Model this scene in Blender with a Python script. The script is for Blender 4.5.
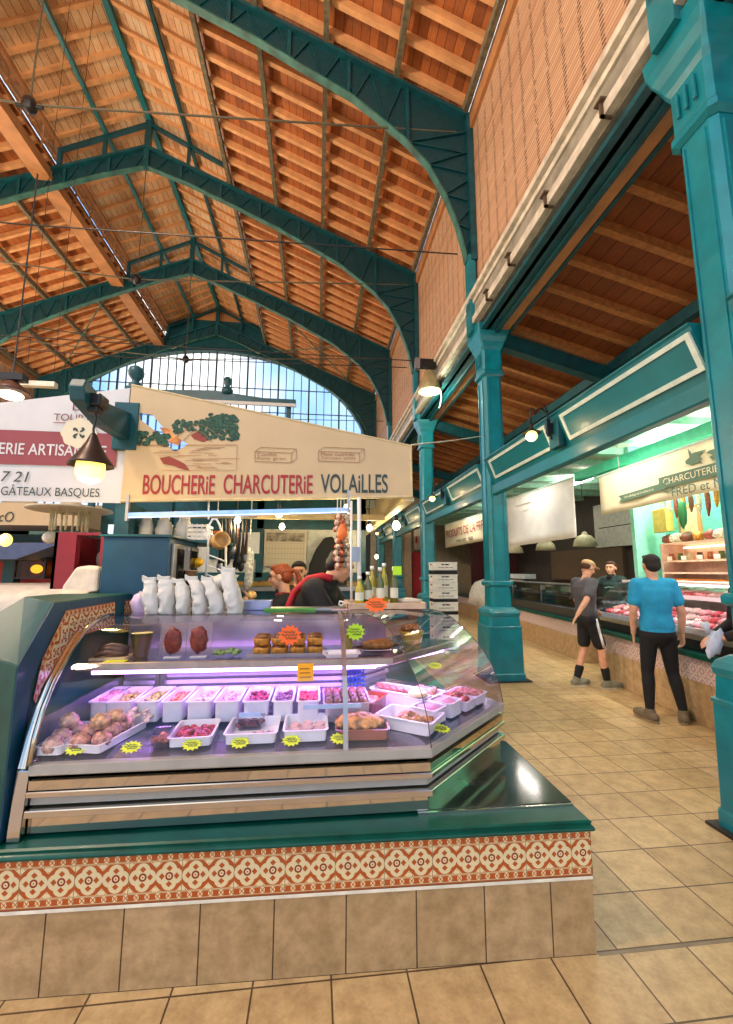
import bpy, bmesh, math, random
from mathutils import Vector, Matrix, noise
random.seed(7)
PI = math.pi
for o in list(bpy.data.objects):
    bpy.data.objects.remove(o)
S = bpy.context.scene
COL = S.collection

# ------------------------------------------------------------------ camera
cam_d = bpy.data.cameras.new('camera'); cam = bpy.data.objects.new('camera', cam_d); COL.objects.link(cam)
S.camera = cam
YAW, PITCH, ROLL, EYE, FPX = .115, .138, .002, 1.572, 430.0
cam_d.sensor_fit = 'VERTICAL'; cam_d.sensor_height = 36.0; cam_d.lens = 36.0*FPX/1024
cam_d.clip_start = .05; cam_d.clip_end = 300
_f = Vector((math.sin(YAW)*math.cos(PITCH), math.cos(YAW)*math.cos(PITCH), math.sin(PITCH)))
_r = Vector((math.cos(YAW), -math.sin(YAW), 0)); _u = _r.cross(_f)
_r2 = _r*math.cos(ROLL)+_u*math.sin(ROLL); _u2 = -_r*math.sin(ROLL)+_u*math.cos(ROLL)
cam.matrix_world = Matrix(((_r2.x,_u2.x,-_f.x,0),(_r2.y,_u2.y,-_f.y,0),(_r2.z,_u2.z,-_f.z,EYE),(0,0,0,1)))

# ------------------------------------------------------------------ exposure, world
S.view_settings.view_transform = 'Standard'; S.view_settings.look = 'None'
S.view_settings.gamma = 1.0; S.view_settings.use_curve_mapping = False
S.view_settings.exposure = 0.80
w = bpy.data.worlds.new('sky'); S.world = w; w.use_nodes = True
nt = w.node_tree; nt.nodes.clear()
wo = nt.nodes.new('ShaderNodeOutputWorld'); bg = nt.nodes.new('ShaderNodeBackground')
tc = nt.nodes.new('ShaderNodeTexCoord'); nz = nt.nodes.new('ShaderNodeTexNoise'); cr = nt.nodes.new('ShaderNodeValToRGB')
nz.inputs['Scale'].default_value = 2.2; nz.inputs['Detail'].default_value = 3
cr.color_ramp.elements[0].position = .46; cr.color_ramp.elements[0].color = (.20,.40,.72,1)
cr.color_ramp.elements[1].position = .64; cr.color_ramp.elements[1].color = (.95,.93,.88,1)
nt.links.new(tc.outputs['Generated'], nz.inputs['Vector']); nt.links.new(nz.outputs['Fac'], cr.inputs['Fac'])
nt.links.new(cr.outputs['Color'], bg.inputs['Color']); nt.links.new(bg.outputs['Background'], wo.inputs['Surface'])
bg.inputs['Strength'].default_value = 1.25
sx_ = nt.nodes.new('ShaderNodeSeparateXYZ'); nt.links.new(tc.outputs['Generated'], sx_.inputs[0])
hz = nt.nodes.new('ShaderNodeMapRange'); hz.inputs[1].default_value = .02; hz.inputs[2].default_value = .12; nt.links.new(sx_.outputs[2], hz.inputs[0])
mxw = nt.nodes.new('ShaderNodeMix'); mxw.data_type = 'RGBA'; mxw.inputs[6].default_value = (.70,.60,.50,1); nt.links.new(hz.outputs[0], mxw.inputs[0]); nt.links.new(cr.outputs['Color'], mxw.inputs[7]); nt.links.new(mxw.outputs[2], bg.inputs['Color'])
ADDED_GLOBES = [(-4.6,.6,8.6,900,'over the entrance'),(-11.0,3.0,7.0,300,'left of the entrance'),(-11.0,9.0,6.0,1000,'halfway along the left arcade'),(-11.2,13.8,6.0,500,'at the far end of the left arcade')]  # unseen lamps added to light the nave: position, power, place

# ------------------------------------------------------------------ materials
def lin(h):
    h = h.lstrip('#'); c = [int(h[i:i+2],16)/255 for i in (0,2,4)]
    return tuple((x/12.92 if x <= .04045 else ((x+.055)/1.055)**2.4) for x in c)+(1,)
class NT:
    def __init__(s, name):
        s.m = bpy.data.materials.new(name); s.m.use_nodes = True; s.t = s.m.node_tree
        s.p = s.t.nodes['Principled BSDF']; s.out = s.t.nodes['Material Output']
    def n(s, t, **k):
        x = s.t.nodes.new(t)
        for a, b in k.items(): setattr(x, a, b)
        return x
    def l(s, a, b): s.t.links.new(a, b)
    def val(s, sock, v):
        if hasattr(v, 'is_linked') or isinstance(v, bpy.types.NodeSocket): s.l(v, sock)
        else: sock.default_value = v
    def m2(s, op, a, b=0.0, c=None):
        x = s.n('ShaderNodeMath', operation=op); s.val(x.inputs[0], a); s.val(x.inputs[1], b)
        if c is not None: s.val(x.inputs[2], c)
        return x.outputs[0]
    def mix(s, f, a, b):
        x = s.n('ShaderNodeMix', data_type='RGBA'); s.val(x.inputs[0], f); s.val(x.inputs[6], a); s.val(x.inputs[7], b)
        return x.outputs[2]
    def ramp(s, f, stops):
        x = s.n('ShaderNodeValToRGB'); e = x.color_ramp.elements
        while len(e) < len(stops): e.new(.5)
        for i, (p, c) in enumerate(stops): e[i].position = p; e[i].color = c
        s.l(f, x.inputs[0]); return x.outputs[0]
    def noise(s, vec, scale, detail=3, rough=.55):
        x = s.n('ShaderNodeTexNoise'); x.inputs['Scale'].default_value = scale; x.inputs['Detail'].default_value = detail
        x.inputs['Roughness'].default_value = rough
        if vec is not None: s.l(vec, x.inputs['Vector'])
        return x.outputs['Fac']
    def obj(s): return s.n('ShaderNodeTexCoord').outputs['Object']
    def uv(s): return s.n('ShaderNodeTexCoord').outputs['UV']
    def map(s, vec, scale=(1,1,1), loc=(0,0,0), rot=(0,0,0)):
        x = s.n('ShaderNodeMapping'); x.inputs['Scale'].default_value = scale; x.inputs['Location'].default_value = loc
        x.inputs['Rotation'].default_value = rot; s.l(vec, x.inputs[0]); return x.outputs[0]
    def bump(s, h, strength=.3, dist=.01):
        x = s.n('ShaderNodeBump'); x.inputs['Strength'].default_value = strength; x.inputs['Distance'].default_value = dist
        s.l(h, x.inputs['Height']); s.l(x.outputs[0], s.p.inputs['Normal'])
MC = {}
ORD = 'first second third fourth fifth sixth seventh eighth ninth tenth eleventh twelfth thirteenth fourteenth fifteenth sixteenth seventeenth eighteenth nineteenth twentieth twenty-first twenty-second twenty-third twenty-fourth'.split()
def mat(name, hexc, rough=.5, metal=0.0, var=.08, scale=12, bump=0, coat=0, spec=.5, emit=None, es=0, sss=0):
    if name in MC: return MC[name]
    q = NT(name); c = lin(hexc)
    if var:
        f = q.noise(q.obj(), scale)
        a = tuple(max(0, x*(1-var*2)) for x in c[:3])+(1,); b = tuple(min(1, x*(1+var*2)) for x in c[:3])+(1,)
        q.l(q.ramp(f, [(.3, a), (.7, b)]), q.p.inputs['Base Color'])
        if bump: q.bump(f, bump)
    else: q.p.inputs['Base Color'].default_value = c
    q.p.inputs['Roughness'].default_value = rough; q.p.inputs['Metallic'].default_value = metal
    q.p.inputs['Specular IOR Level'].default_value = spec
    if coat: q.p.inputs['Coat Weight'].default_value = coat
    if emit: q.p.inputs['Emission Color'].default_value = lin(emit); q.p.inputs['Emission Strength'].default_value = es
    if sss: q.p.inputs['Subsurface Weight'].default_value = sss; q.p.inputs['Subsurface Scale'].default_value = .01
    MC[name] = q.m; return q.m
def glow(name, hexc, s):
    if name in MC: return MC[name]
    q = NT(name); q.p.inputs['Base Color'].default_value = (.8,.8,.8,1)
    q.p.inputs['Emission Color'].default_value = lin(hexc); q.p.inputs['Emission Strength'].default_value = s
    MC[name] = q.m; return q.m
def glassm(name, tint='#ffffff', refl=1.0, rough=.02, clear=1.0):
    if name in MC: return MC[name]
    q = NT(name); q.t.nodes.remove(q.p)
    tr = q.n('ShaderNodeBsdfTransparent'); tr.inputs[0].default_value = lin(tint)
    gl = q.n('ShaderNodeBsdfGlossy'); gl.inputs['Roughness'].default_value = rough
    fr = q.n('ShaderNodeLayerWeight'); fr.inputs[0].default_value = .5
    f5 = q.m2('ADD', q.m2('MULTIPLY', q.m2('POWER', fr.outputs['Facing'], 4.5), .8), .035)
    mx = q.n('ShaderNodeMixShader'); q.l(q.m2('MINIMUM', q.m2('MULTIPLY', f5, refl), 1.0), mx.inputs[0])
    q.l(tr.outputs[0], mx.inputs[1]); q.l(gl.outputs[0], mx.inputs[2]); q.l(mx.outputs[0], q.out.inputs[0])
    MC[name] = q.m; return q.m

TEAL = mat('teal_gloss_paint', '#027886', .32, var=.10, scale=5, coat=.3)
DTEAL = mat('dark_teal_truss_paint', '#054953', .45, var=.16, scale=6)
FTEAL = mat('fascia_teal_paint', '#046a74', .36, var=.06, scale=3, coat=.1)
GREEN = mat('dark_green_ledge_paint', '#014c3e', .36, var=.12, scale=9, coat=.1, spec=.35)
BLUET = mat('petrol_blue_panel_paint', '#00405c', .5, var=.08, scale=6, coat=.1)
PALE = mat('pale_frame_paint', '#c3d4cb', .5, var=.05)
GUTTER = mat('off_white_gutter_paint', '#c9c2b2', .6, var=.12, scale=7)
GUTG = mat('grey_gutter_metal', '#8f8a7c', .5, var=.15, scale=5)
STEEL = mat('brushed_stainless_steel', '#b9b6b0', .16, 1.0, var=.04, scale=30)
CHROME = mat('polished_chrome', '#c9c3ba', .14, 1.0, var=0)
SATIN = mat('satin_steel', '#a9a7a6', .38, .9, var=.05, scale=20)
RAILG = mat('grey_enamel_rail', '#a7a199', .35, var=.04)
WHITEP = mat('white_plastic', '#e6e4e2', .35, var=.03)
GREYW = mat('white_grey_board', '#c9cac6', .5, var=.05)
BLACK = mat('black_metal', '#111214', .4, var=.1)
DARK = mat('dark_interior', '#15171a', .7, var=.2)
GLASS = glassm('clear_curved_glass', '#fdfbff', 1.15)
PANE = glassm('window_glass', '#f4faff', .8)
LILAC = mat('satin_inner_panel', '#b8b0c4', .3, .75, var=.05)
BEAMW = mat('planed_softwood_beam', '#b57f50', .55, var=.10, scale=3)
RAFT = mat('rafter_softwood', '#d8a06c', .6, var=.08, scale=5)

def boards(name, ca, cb, cw, axis=0, width=.14, gap='#5a2a12', rough=.6, blotch=None):
    # planks running across `axis`, each with its own tone, dark joints
    q = NT(name); o = q.obj(); sep = q.n('ShaderNodeSeparateXYZ'); q.l(o, sep.inputs[0])
    u = q.m2('DIVIDE', sep.outputs[axis], width); fl = q.m2('FLOOR', u); fr = q.m2('FRACT', u)
    wn = q.n('ShaderNodeTexWhiteNoise', noise_dimensions='1D'); q.l(fl, wn.inputs['W'])
    tone = q.ramp(wn.outputs['Value'], [(0, lin(ca)), (.5, lin(cb)), (1, lin(cw))])
    sc = [9, 9, 9]; sc[axis] = 40
    g = q.noise(q.map(o, tuple(sc)), 1.0, 4, .6)
    dark = q.ramp(g, [(.25, (.72,.68,.64,1)), (.65, (1,1,1,1))])
    mm = q.n('ShaderNodeMix', data_type='RGBA', blend_type='MULTIPLY'); mm.inputs[0].default_value = 1
    q.l(tone, mm.inputs[6]); q.l(dark, mm.inputs[7]); c = mm.outputs[2]
    if blotch:
        b = q.noise(o, 1.3, 4, .7); c = q.mix(q.ramp(b, [(.5, (0,0,0,1)), (.68, (1,1,1,1))]), c, lin(blotch))
    edge = q.m2('LESS_THAN', fr, .07); c = q.mix(edge, c, lin(gap))
    q.l(c, q.p.inputs['Base Color']); q.p.inputs['Roughness'].default_value = rough
    return q.m
ROOFW = boards('orange_roof_boards', '#a35c2d', '#b96e38', '#8a4d27', 0, .15)
LANTW = boards('pale_lantern_boards', '#dda878', '#ecc79a', '#b9804e', 0, .15, blotch='#ddc8a8')
AISLEW = boards('aisle_roof_boards', '#8f4a22', '#a05829', '#7c401e', 0, .2)
LANTW_R = LANTW

def wall_wood():
    # narrow clerestory boards with rows of dark nail and knot marks on the battens
    q = NT('clerestory_boards_with_nail_rows'); o = q.obj(); sep = q.n('ShaderNodeSeparateXYZ'); q.l(o, sep.inputs[0])
    u = q.m2('DIVIDE', sep.outputs[2], .055); fr = q.m2('FRACT', u); fl = q.m2('FLOOR', u)
    wn = q.n('ShaderNodeTexWhiteNoise', noise_dimensions='1D'); q.l(fl, wn.inputs['W'])
    tone = q.ramp(wn.outputs['Value'], [(0, lin('#bb9374')), (.5, lin('#cbaa8a')), (1, lin('#a98264'))])
    c = q.mix(q.m2('LESS_THAN', fr, .2), tone, lin('#8d5a3a'))
    ph = q.m2('FRACT', q.m2('DIVIDE', sep.outputs[1], .30)); wob = q.m2('MULTIPLY', q.noise(q.map(o, (1,3,14)), 1.0, 2), .25)
    row = q.m2('LESS_THAN', q.m2('ABSOLUTE', q.m2('SUBTRACT', q.m2('ADD', ph, wob), .62)), .10)
    nzv = q.noise(q.map(o, (6,9,10)), 1.0, 3)
    mark = q.m2('MULTIPLY', q.m2('MULTIPLY', row, q.m2('LESS_THAN', fr, .55)), q.m2('GREATER_THAN', nzv, .42))
    c = q.mix(q.m2('MULTIPLY', mark, .85), c, lin('#3f281c'))
    st = q.noise(q.map(o, (2,1.2,16)), 1.0, 4, .7); c = q.mix(q.ramp(st, [(.55,(0,0,0,1)),(.75,(.5,.5,.5,1))]), c, lin('#7d5238'))
    q.l(c, q.p.inputs['Base Color']); q.p.inputs['Roughness'].default_value = .7
    return q.m
WALLW = wall_wood()

def floor_mat():
    q = NT('beige_floor_tiles'); o = q.obj()
    br = q.n('ShaderNodeTexBrick'); br.offset = 0; br.squash = 1
    br.inputs['Scale'].default_value = 1; br.inputs['Brick Width'].default_value = .3; br.inputs['Row Height'].default_value = .3
    br.inputs['Mortar Size'].default_value = .0042; br.inputs['Mortar Smooth'].default_value = .2; br.inputs['Bias'].default_value = 0
    br.inputs['Color1'].default_value = lin('#cbb184'); br.inputs['Color2'].default_value = lin('#bfa377'); br.inputs['Mortar'].default_value = lin('#5c4630')
    q.l(q.map(o, loc=(.214, .191, 0)), br.inputs['Vector'])
    f = q.noise(o, 9, 5, .65); f2 = q.noise(o, 60, 3, .6)
    k = q.ramp(f, [(.36, (.80,.75,.68,1)), (.62, (1.10,1.08,1.02,1))])
    mm = q.n('ShaderNodeMix', data_type='RGBA', blend_type='MULTIPLY'); mm.inputs[0].default_value = 1
    q.l(br.outputs['Color'], mm.inputs[6]); q.l(k, mm.inputs[7])
    k2 = q.ramp(f2, [(.3, (.88,.86,.82,1)), (.6, (1,1,1,1))])
    m3 = q.n('ShaderNodeMix', data_type='RGBA', blend_type='MULTIPLY'); m3.inputs[0].default_value = 1
    q.l(mm.outputs[2], m3.inputs[6]); q.l(k2, m3.inputs[7])
    q.l(m3.outputs[2], q.p.inputs['Base Color'])
    q.p.inputs['Roughness'].default_value = .38
    h = q.m2('SUBTRACT', q.m2('MULTIPLY', f2, .25), br.outputs['Fac']); q.bump(h, .35, .004)
    return q.m
FLOORM = floor_mat()
def beige_tile(name, w_, h_, u0, base='#b99a72'):
    q = NT(name); o = q.uv()
    br = q.n('ShaderNodeTexBrick'); br.offset = 0
    br.inputs['Scale'].default_value = 1; br.inputs['Brick Width'].default_value = w_; br.inputs['Row Height'].default_value = h_
    br.inputs['Mortar Size'].default_value = .003; br.inputs['Mortar Smooth'].default_value = .2; br.inputs['Bias'].default_value = 0
    br.inputs['Color1'].default_value = lin(base); br.inputs['Color2'].default_value = lin('#b39369'); br.inputs['Mortar'].default_value = lin('#4a3524')
    q.l(q.map(o, loc=(u0, 0, 0)), br.inputs['Vector'])
    f = q.noise(o, 11, 6, .7)
    k = q.ramp(f, [(.36, (.74,.69,.62,1)), (.64, (1.14,1.12,1.08,1))])
    mm = q.n('ShaderNodeMix', data_type='RGBA', blend_type='MULTIPLY'); mm.inputs[0].default_value = 1
    q.l(br.outputs['Color'], mm.inputs[6]); q.l(k, mm.inputs[7]); q.l(mm.outputs[2], q.p.inputs['Base Color'])
    q.p.inputs['Roughness'].default_value = .35
    return q.m
PLTILE = beige_tile('beige_plinth_tiles', .2855, .6, .2395, '#bb9b72')
def deco_mat(name, cream, red, ring, w_=.1, border=True):
    # a frieze of quatrefoils between chequered borders; UV in metres, v = 0..0.18
    q = NT(name); sep = q.n('ShaderNodeSeparateXYZ'); q.l(q.uv(), sep.inputs[0]); u, v = sep.outputs[0], sep.outputs[1]
    M = q.m2
    x = M('SUBTRACT', M('FRACT', M('DIVIDE', u, w_)), .5)
    y = M('DIVIDE', M('SUBTRACT', v, .09), w_)
    if not border: y = M('SUBTRACT', M('FRACT', M('DIVIDE', v, w_)), .5)
    ax, ay = M('ABSOLUTE', x), M('ABSOLUTE', y)
    def dist(a, b, cx, cy):
        p = M('SUBTRACT', a, cx); r_ = M('SUBTRACT', b, cy)
        return M('SQRT', M('ADD', M('MULTIPLY', p, p), M('MULTIPLY', r_, r_)))
    d4 = M('MINIMUM', dist(ax, ay, .22, 0), dist(ax, ay, 0, .22))
    quat = M('LESS_THAN', d4, .285)
    pet = M('LESS_THAN', M('MINIMUM', M('ADD', M('MULTIPLY', M('ABSOLUTE', M('SUBTRACT', ax, .28)), 1.0), M('MULTIPLY', ay, .9)), M('ADD', M('MULTIPLY', M('ABSOLUTE', M('SUBTRACT', ay, .28)), 1.0), M('MULTIPLY', ax, .9))), .11)
    r0 = dist(ax, ay, 0, 0); rg = M('MULTIPLY', M('LESS_THAN', r0, .15), M('GREATER_THAN', r0, .085))
    dot = M('LESS_THAN', dist(ax, ay, .5, .5), .13); dot2 = M('LESS_THAN', M('ABSOLUTE', M('SUBTRACT', M('ADD', ax, ay), .82)), .02)
    base = q.mix(quat, lin(red), lin(cream))
    base = q.mix(M('MAXIMUM', dot, dot2), base, lin(cream))
    base = q.mix(M('MAXIMUM', pet, M('LESS_THAN', r0, .03)), base, lin(red)); base = q.mix(rg, base, lin(ring))
    if border:
        z = M('ABSOLUTE', M('SUBTRACT', v, .09))
        inb = M('GREATER_THAN', z, .052); base = q.mix(inb, base, lin('#caa679'))
        ub = M('FRACT', M('DIVIDE', u, .04)); blk = M('MULTIPLY', M('LESS_THAN', ub, .55), 1.0)
        a1 = M('ABSOLUTE', M('SUBTRACT', ub, .775)); vb = M('ABSOLUTE', M('SUBTRACT', z, .069))
        xs = M('LESS_THAN', M('ABSOLUTE', M('SUBTRACT', a1, M('MULTIPLY', vb, 22))), .05)
        bc = q.mix(blk, lin(cream), lin(red)); bc = q.mix(xs, bc, lin(red))
        band = M('LESS_THAN', M('ABSOLUTE', M('SUBTRACT', z, .069)), .0105); base = q.mix(band, base, bc)
        base = q.mix(M('GREATER_THAN', z, .083), base, lin('#a2532a'))
        base = q.mix(M('LESS_THAN', M('FRACT', M('DIVIDE', M('ADD', u, .003), .2)), .012), base, lin('#8d7453'))
    q.l(base, q.p.inputs['Base Color']); q.p.inputs['Roughness'].default_value = .25
    return q.m
DECO = deco_mat('terracotta_quatrefoil_frieze', '#e6cf9f', '#b5531f', '#8e2f1c')
DECOP = deco_mat('pale_pink_diamond_frieze', '#dccbc4', '#c09a98', '#b58684', .12, False)
def marble():
    q = NT('dark_green_marble'); o = q.obj(); f = q.noise(o, 7, 8, .7); f2 = q.noise(q.map(o, (3,9,1)), 3, 6, .7)
    c = q.ramp(f, [(.3, lin('#0f1512')), (.55, lin('#27332b')), (.72, lin('#55584a'))])
    c = q.mix(q.ramp(f2, [(.55, (0,0,0,1)), (.75, (1,1,1,1))]), c, lin('#3f4038'))
    q.l(c, q.p.inputs['Base Color']); q.p.inputs['Roughness'].default_value = .12; q.p.inputs['Coat Weight'].default_value = .05
    return q.m
MARBLE = marble()

# ------------------------------------------------------------------ mesh builder
def wmat(o):
    M = Matrix.Translation(o.location) @ o.rotation_euler.to_matrix().to_4x4()
    return wmat(o.parent) @ M if o.parent else M
class MB:
    def __init__(s): s.v = []; s.f = []; s.uv = {}
    def add(s, vs, fs, uvs=None):
        o = len(s.v); s.v += [tuple(x) for x in vs]
        for i, f in enumerate(fs):
            if uvs: s.uv[len(s.f)] = uvs[i]
            s.f.append(tuple(o+k for k in f))
        return s
    def box(s, x0, x1, y0, y1, z0, z1):
        v = [(x0,y0,z0),(x1,y0,z0),(x1,y1,z0),(x0,y1,z0),(x0,y0,z1),(x1,y0,z1),(x1,y1,z1),(x0,y1,z1)]
        return s.add(v, [(0,3,2,1),(4,5,6,7),(0,1,5,4),(1,2,6,5),(2,3,7,6),(3,0,4,7)])
    def obox(s, c, size, M=None):
        a, b, d = [x/2 for x in size]
        v = [Vector(p) for p in [(-a,-b,-d),(a,-b,-d),(a,b,-d),(-a,b,-d),(-a,-b,d),(a,-b,d),(a,b,d),(-a,b,d)]]
        if M: v = [M @ p for p in v]
        v = [p+Vector(c) for p in v]
        return s.add(v, [(0,3,2,1),(4,5,6,7),(0,1,5,4),(1,2,6,5),(2,3,7,6),(3,0,4,7)])
    def beam(s, p0, p1, w_, h_, up=(0,0,1)):
        p0, p1 = Vector(p0), Vector(p1); d = (p1-p0); L = d.length; d.normalize()
        sd = d.cross(Vector(up)).normalized(); u = sd.cross(d)
        M = Matrix((sd, d, u)).transposed()
        return s.obox((p0+p1)/2, (w_, L, h_), M)
    def cone(s, p0, p1, r0, r1, n=14, cap=True):
        p0, p1 = Vector(p0), Vector(p1); d = (p1-p0).normalized()
        a = d.orthogonal().normalized(); b = d.cross(a)
        v = []
        for p, r in ((p0,r0),(p1,r1)):
            for i in range(n):
                t = 2*PI*i/n; v.append(p+(a*math.cos(t)+b*math.sin(t))*r)
        f = [(i,(i+1)%n,n+(i+1)%n,n+i) for i in range(n)]
        if cap: f += [tuple(range(n-1,-1,-1)), tuple(range(n,2*n))]
        return s.add(v, f)
    def tube(s, pts, r, n=8):
        pts = [Vector(p) for p in pts]; rings = []; v = []; f = []
        a = None
        for i, p in enumerate(pts):
            d = (pts[min(i+1,len(pts)-1)]-pts[max(i-1,0)]).normalized()
            a = (a - d*a.dot(d)).normalized() if a is not None and (a - d*a.dot(d)).length > 1e-4 else d.orthogonal().normalized()
            b = d.cross(a); rr = r[i] if isinstance(r, (list, tuple)) else r
            for k in range(n):
                t = 2*PI*k/n; v.append(p+(a*math.cos(t)+b*math.sin(t))*rr)
        m = len(pts)
        for i in range(m-1):
            for k in range(n): f.append((i*n+k, i*n+(k+1)%n, (i+1)*n+(k+1)%n, (i+1)*n+k))
        f += [tuple(range(n-1,-1,-1)), tuple(range((m-1)*n, m*n))]
        return s.add(v, f)
    def lathe(s, prof, c=(0,0,0), n=24, cap=True, sx=1, sy=1):
        v = []; f = []; m = len(prof)
        for r, z in prof:
            for k in range(n):
                t = 2*PI*k/n; v.append((c[0]+r*math.cos(t)*sx, c[1]+r*math.sin(t)*sy, c[2]+z))
        for i in range(m-1):
            for k in range(n): f.append((i*n+k, i*n+(k+1)%n, (i+1)*n+(k+1)%n, (i+1)*n+k))
        if cap:
            if prof[0][0] > 1e-5: f.append(tuple(range(n-1,-1,-1)))
            if prof[-1][0] > 1e-5: f.append(tuple(range((m-1)*n, m*n)))
        return s.add(v, f)
    def ell(s, c, r, M=None, n=14, m=9, nz_=0, nf=3, seed=0):
        v = []; f = []
        for i in range(m+1):
            ph = PI*i/m
            for k in range(n):
                t = 2*PI*k/n; p = Vector((math.sin(ph)*math.cos(t), math.sin(ph)*math.sin(t), math.cos(ph)))
                if nz_: p = p*(1+nz_*noise.noise(p*nf+Vector((seed*3.1,seed*1.7,seed))))
                p = Vector((p.x*r[0], p.y*r[1], p.z*r[2]))
                if M: p = M @ p
                v.append(p+Vector(c))
        for i in range(m):
            for k in range(n): f.append((i*n+k, (i+1)*n+k, (i+1)*n+(k+1)%n, i*n+(k+1)%n))
        return s.add(v, f)
    def prism(s, poly, o, a, b, d):
        # closed polygon in plane (o; a,b) extruded by vector d
        o, a, b, d = map(Vector, (o, a, b, d)); n = len(poly)
        v = [o+a*x+b*y for x, y in poly]; v += [p+d for p in v]
        return s.add(v, [tuple(range(n)), tuple(range(2*n-1, n-1, -1))]+[(i, n+i, n+(i+1)%n, (i+1)%n) for i in range(n)])
    def quad(s, a, b, c, d, uv=None):
        return s.add([a,b,c,d], [(0,1,2,3)], [uv] if uv else None)
    def strip(s, rows, closed=False):
        # rows: list of equal length point lists
        n = len(rows[0]); v = [p for r in rows for p in r]; f = []
        for i in range(len(rows)-1):
            for k in range(n-1 if not closed else n):
                f.append((i*n+k, i*n+(k+1)%n, (i+1)*n+(k+1)%n, (i+1)*n+k))
        return s.add(v, f)
    def tf(s, M): s.v = [tuple(M @ Vector(p)) for p in s.v]; return s
    def mesh(s, name, m, smooth=False, fix=True):
        me = bpy.data.meshes.new(name); me.from_pydata(s.v, [], s.f)
        if m: me.materials.append(m)
        if s.uv:
            ul = me.uv_layers.new(name='UVMap')
            for pi, uvs in s.uv.items():
                p = me.polygons[pi]
                for k, li in enumerate(p.loop_indices): ul.data[li].uv = uvs[k]
        if fix:
            bm = bmesh.new(); bm.from_mesh(me); bmesh.ops.recalc_face_normals(bm, faces=bm.faces); bm.to_mesh(me); bm.free()
        if smooth:
            me.polygons.foreach_set('use_smooth', [True]*len(me.polygons))
        me.update(); return me
    def build(s, name, m, parent=None, smooth=False, world=False, bevel=0, auto=False, solid=0, loc=None, fix=True):
        if parent is not None and world:
            s.tf(wmat(parent).inverted())
        if loc is not None: s.tf(Matrix.Translation(-Vector(loc)))
        me = s.mesh(name, m, smooth, fix); o = bpy.data.objects.new(name, me); COL.objects.link(o)
        if auto:
            me.polygons.foreach_set('use_smooth', [True]*len(me.polygons))
            try: me.set_sharp_from_angle(angle=math.radians(38))
            except Exception: pass
        if parent is not None: o.parent = parent
        if loc is not None: o.location = loc
        if bevel:
            b = o.modifiers.new('bevel', 'BEVEL'); b.width = bevel; b.segments = 2; b.limit_method = 'ANGLE'
        if solid:
            b = o.modifiers.new('solid', 'SOLIDIFY'); b.thickness = solid; b.offset = 0
        return o
def tag(o, label, cat, group=None, kind=None):
    o['label'] = label; o['category'] = cat
    if group: o['group'] = group
    if kind: o['kind'] = kind
    return o
def thing(name, label, cat, loc=(0,0,0), rz=0, group=None):
    o = bpy.data.objects.new(name, None); COL.objects.link(o); o.empty_display_size = .1
    o.location = loc; o.rotation_euler = (0,0,rz); return tag(o, label, cat, group)
def struct(o, label=None):
    o['kind'] = 'structure'
    if label: o['label'] = label
    return o
KIDS = {}
def copy_tree(o, loc=None, rz=None, label=None, group=None, parent=None, scale=None):
    c = o.copy(); COL.objects.link(c)
    if parent is not None: c.parent = parent
    for ch in list(o.children): copy_tree(ch, parent=c)
    if loc is not None: c.location = loc
    if rz is not None: c.rotation_euler = (0,0,rz)
    if label: c['label'] = label
    if group: c['group'] = group
    if scale: c.scale = scale
    return c
def plight(name, loc, power, color, r=.05, parent=None):
    d = bpy.data.lights.new(name, 'POINT'); d.energy = power; d.color = lin(color)[:3]; d.shadow_soft_size = r
    o = bpy.data.objects.new(name, d); COL.objects.link(o); o.location = loc
    if parent is not None: o.parent = parent
    return o

def text_mesh(body, width=None, height=None, depth=.002, squash=None, shear=0, bold=0):
    cu = bpy.data.curves.new('lettering', 'FONT'); cu.body = body; cu.size = 1; cu.extrude = 0; cu.shear = shear; cu.offset = bold
    o = bpy.data.objects.new('lettering', cu); COL.objects.link(o)
    bpy.context.view_layer.update(); dg = bpy.context.evaluated_depsgraph_get()
    me = bpy.data.meshes.new_from_object(o.evaluated_get(dg))
    bpy.data.objects.remove(o)
    xs = [v.co.x for v in me.vertices]; ys = [v.co.y for v in me.vertices]
    x0, x1, y0, y1 = min(xs), max(xs), min(ys), max(ys)
    sy = height/(y1-y0) if height else 1; sx = width/(x1-x0) if width else sy
    for v in me.vertices: v.co = ((v.co.x-x0)*sx, (v.co.y-y0)*sy, 0)
    return me
def lettering(body, m, parent, o, a, b, width, height, name='lettering', shear=0, bold=0, world=True):
    # o = lower left corner, a = reading direction, b = up direction (unit vectors)
    me = text_mesh(body, width, height, shear=shear, bold=bold); me.name = name
    o, a, b = Vector(o), Vector(a).normalized(), Vector(b).normalized()
    for v in me.vertices: v.co = o+a*v.co.x+b*v.co.y
    if parent is not None and world:
        me.transform(wmat(parent).inverted())
    me.materials.clear(); me.materials.append(m)
    ob = bpy.data.objects.new(name, me); COL.objects.link(ob)
    if parent is not None: ob.parent = parent
    return ob

# ================================================================== SETTING
RX, RIDGE = -4.65, 12.72            # ridge line of the nave
HW = 7.19                           # half width of the nave
TY = [6.45, 10.6, 14.75, 18.9]      # truss bays
Y0R, Y1R = -3.0, 19.2
b = MB(); b.quad((-16,-4,0),(9.5,-4,0),(9.5,26,0),(-16,26,0))
struct(b.build('floor', FLOORM))
b = MB(); b.box(1.19, 6.0, 1.888, 1.903, -.01, .0015)
struct(b.build('trim_1', mat('grey_floor_joint', '#8a7c64', .6)))

def slope(x): return RIDGE-.43*abs(x-RX)     # top chord line
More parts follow.
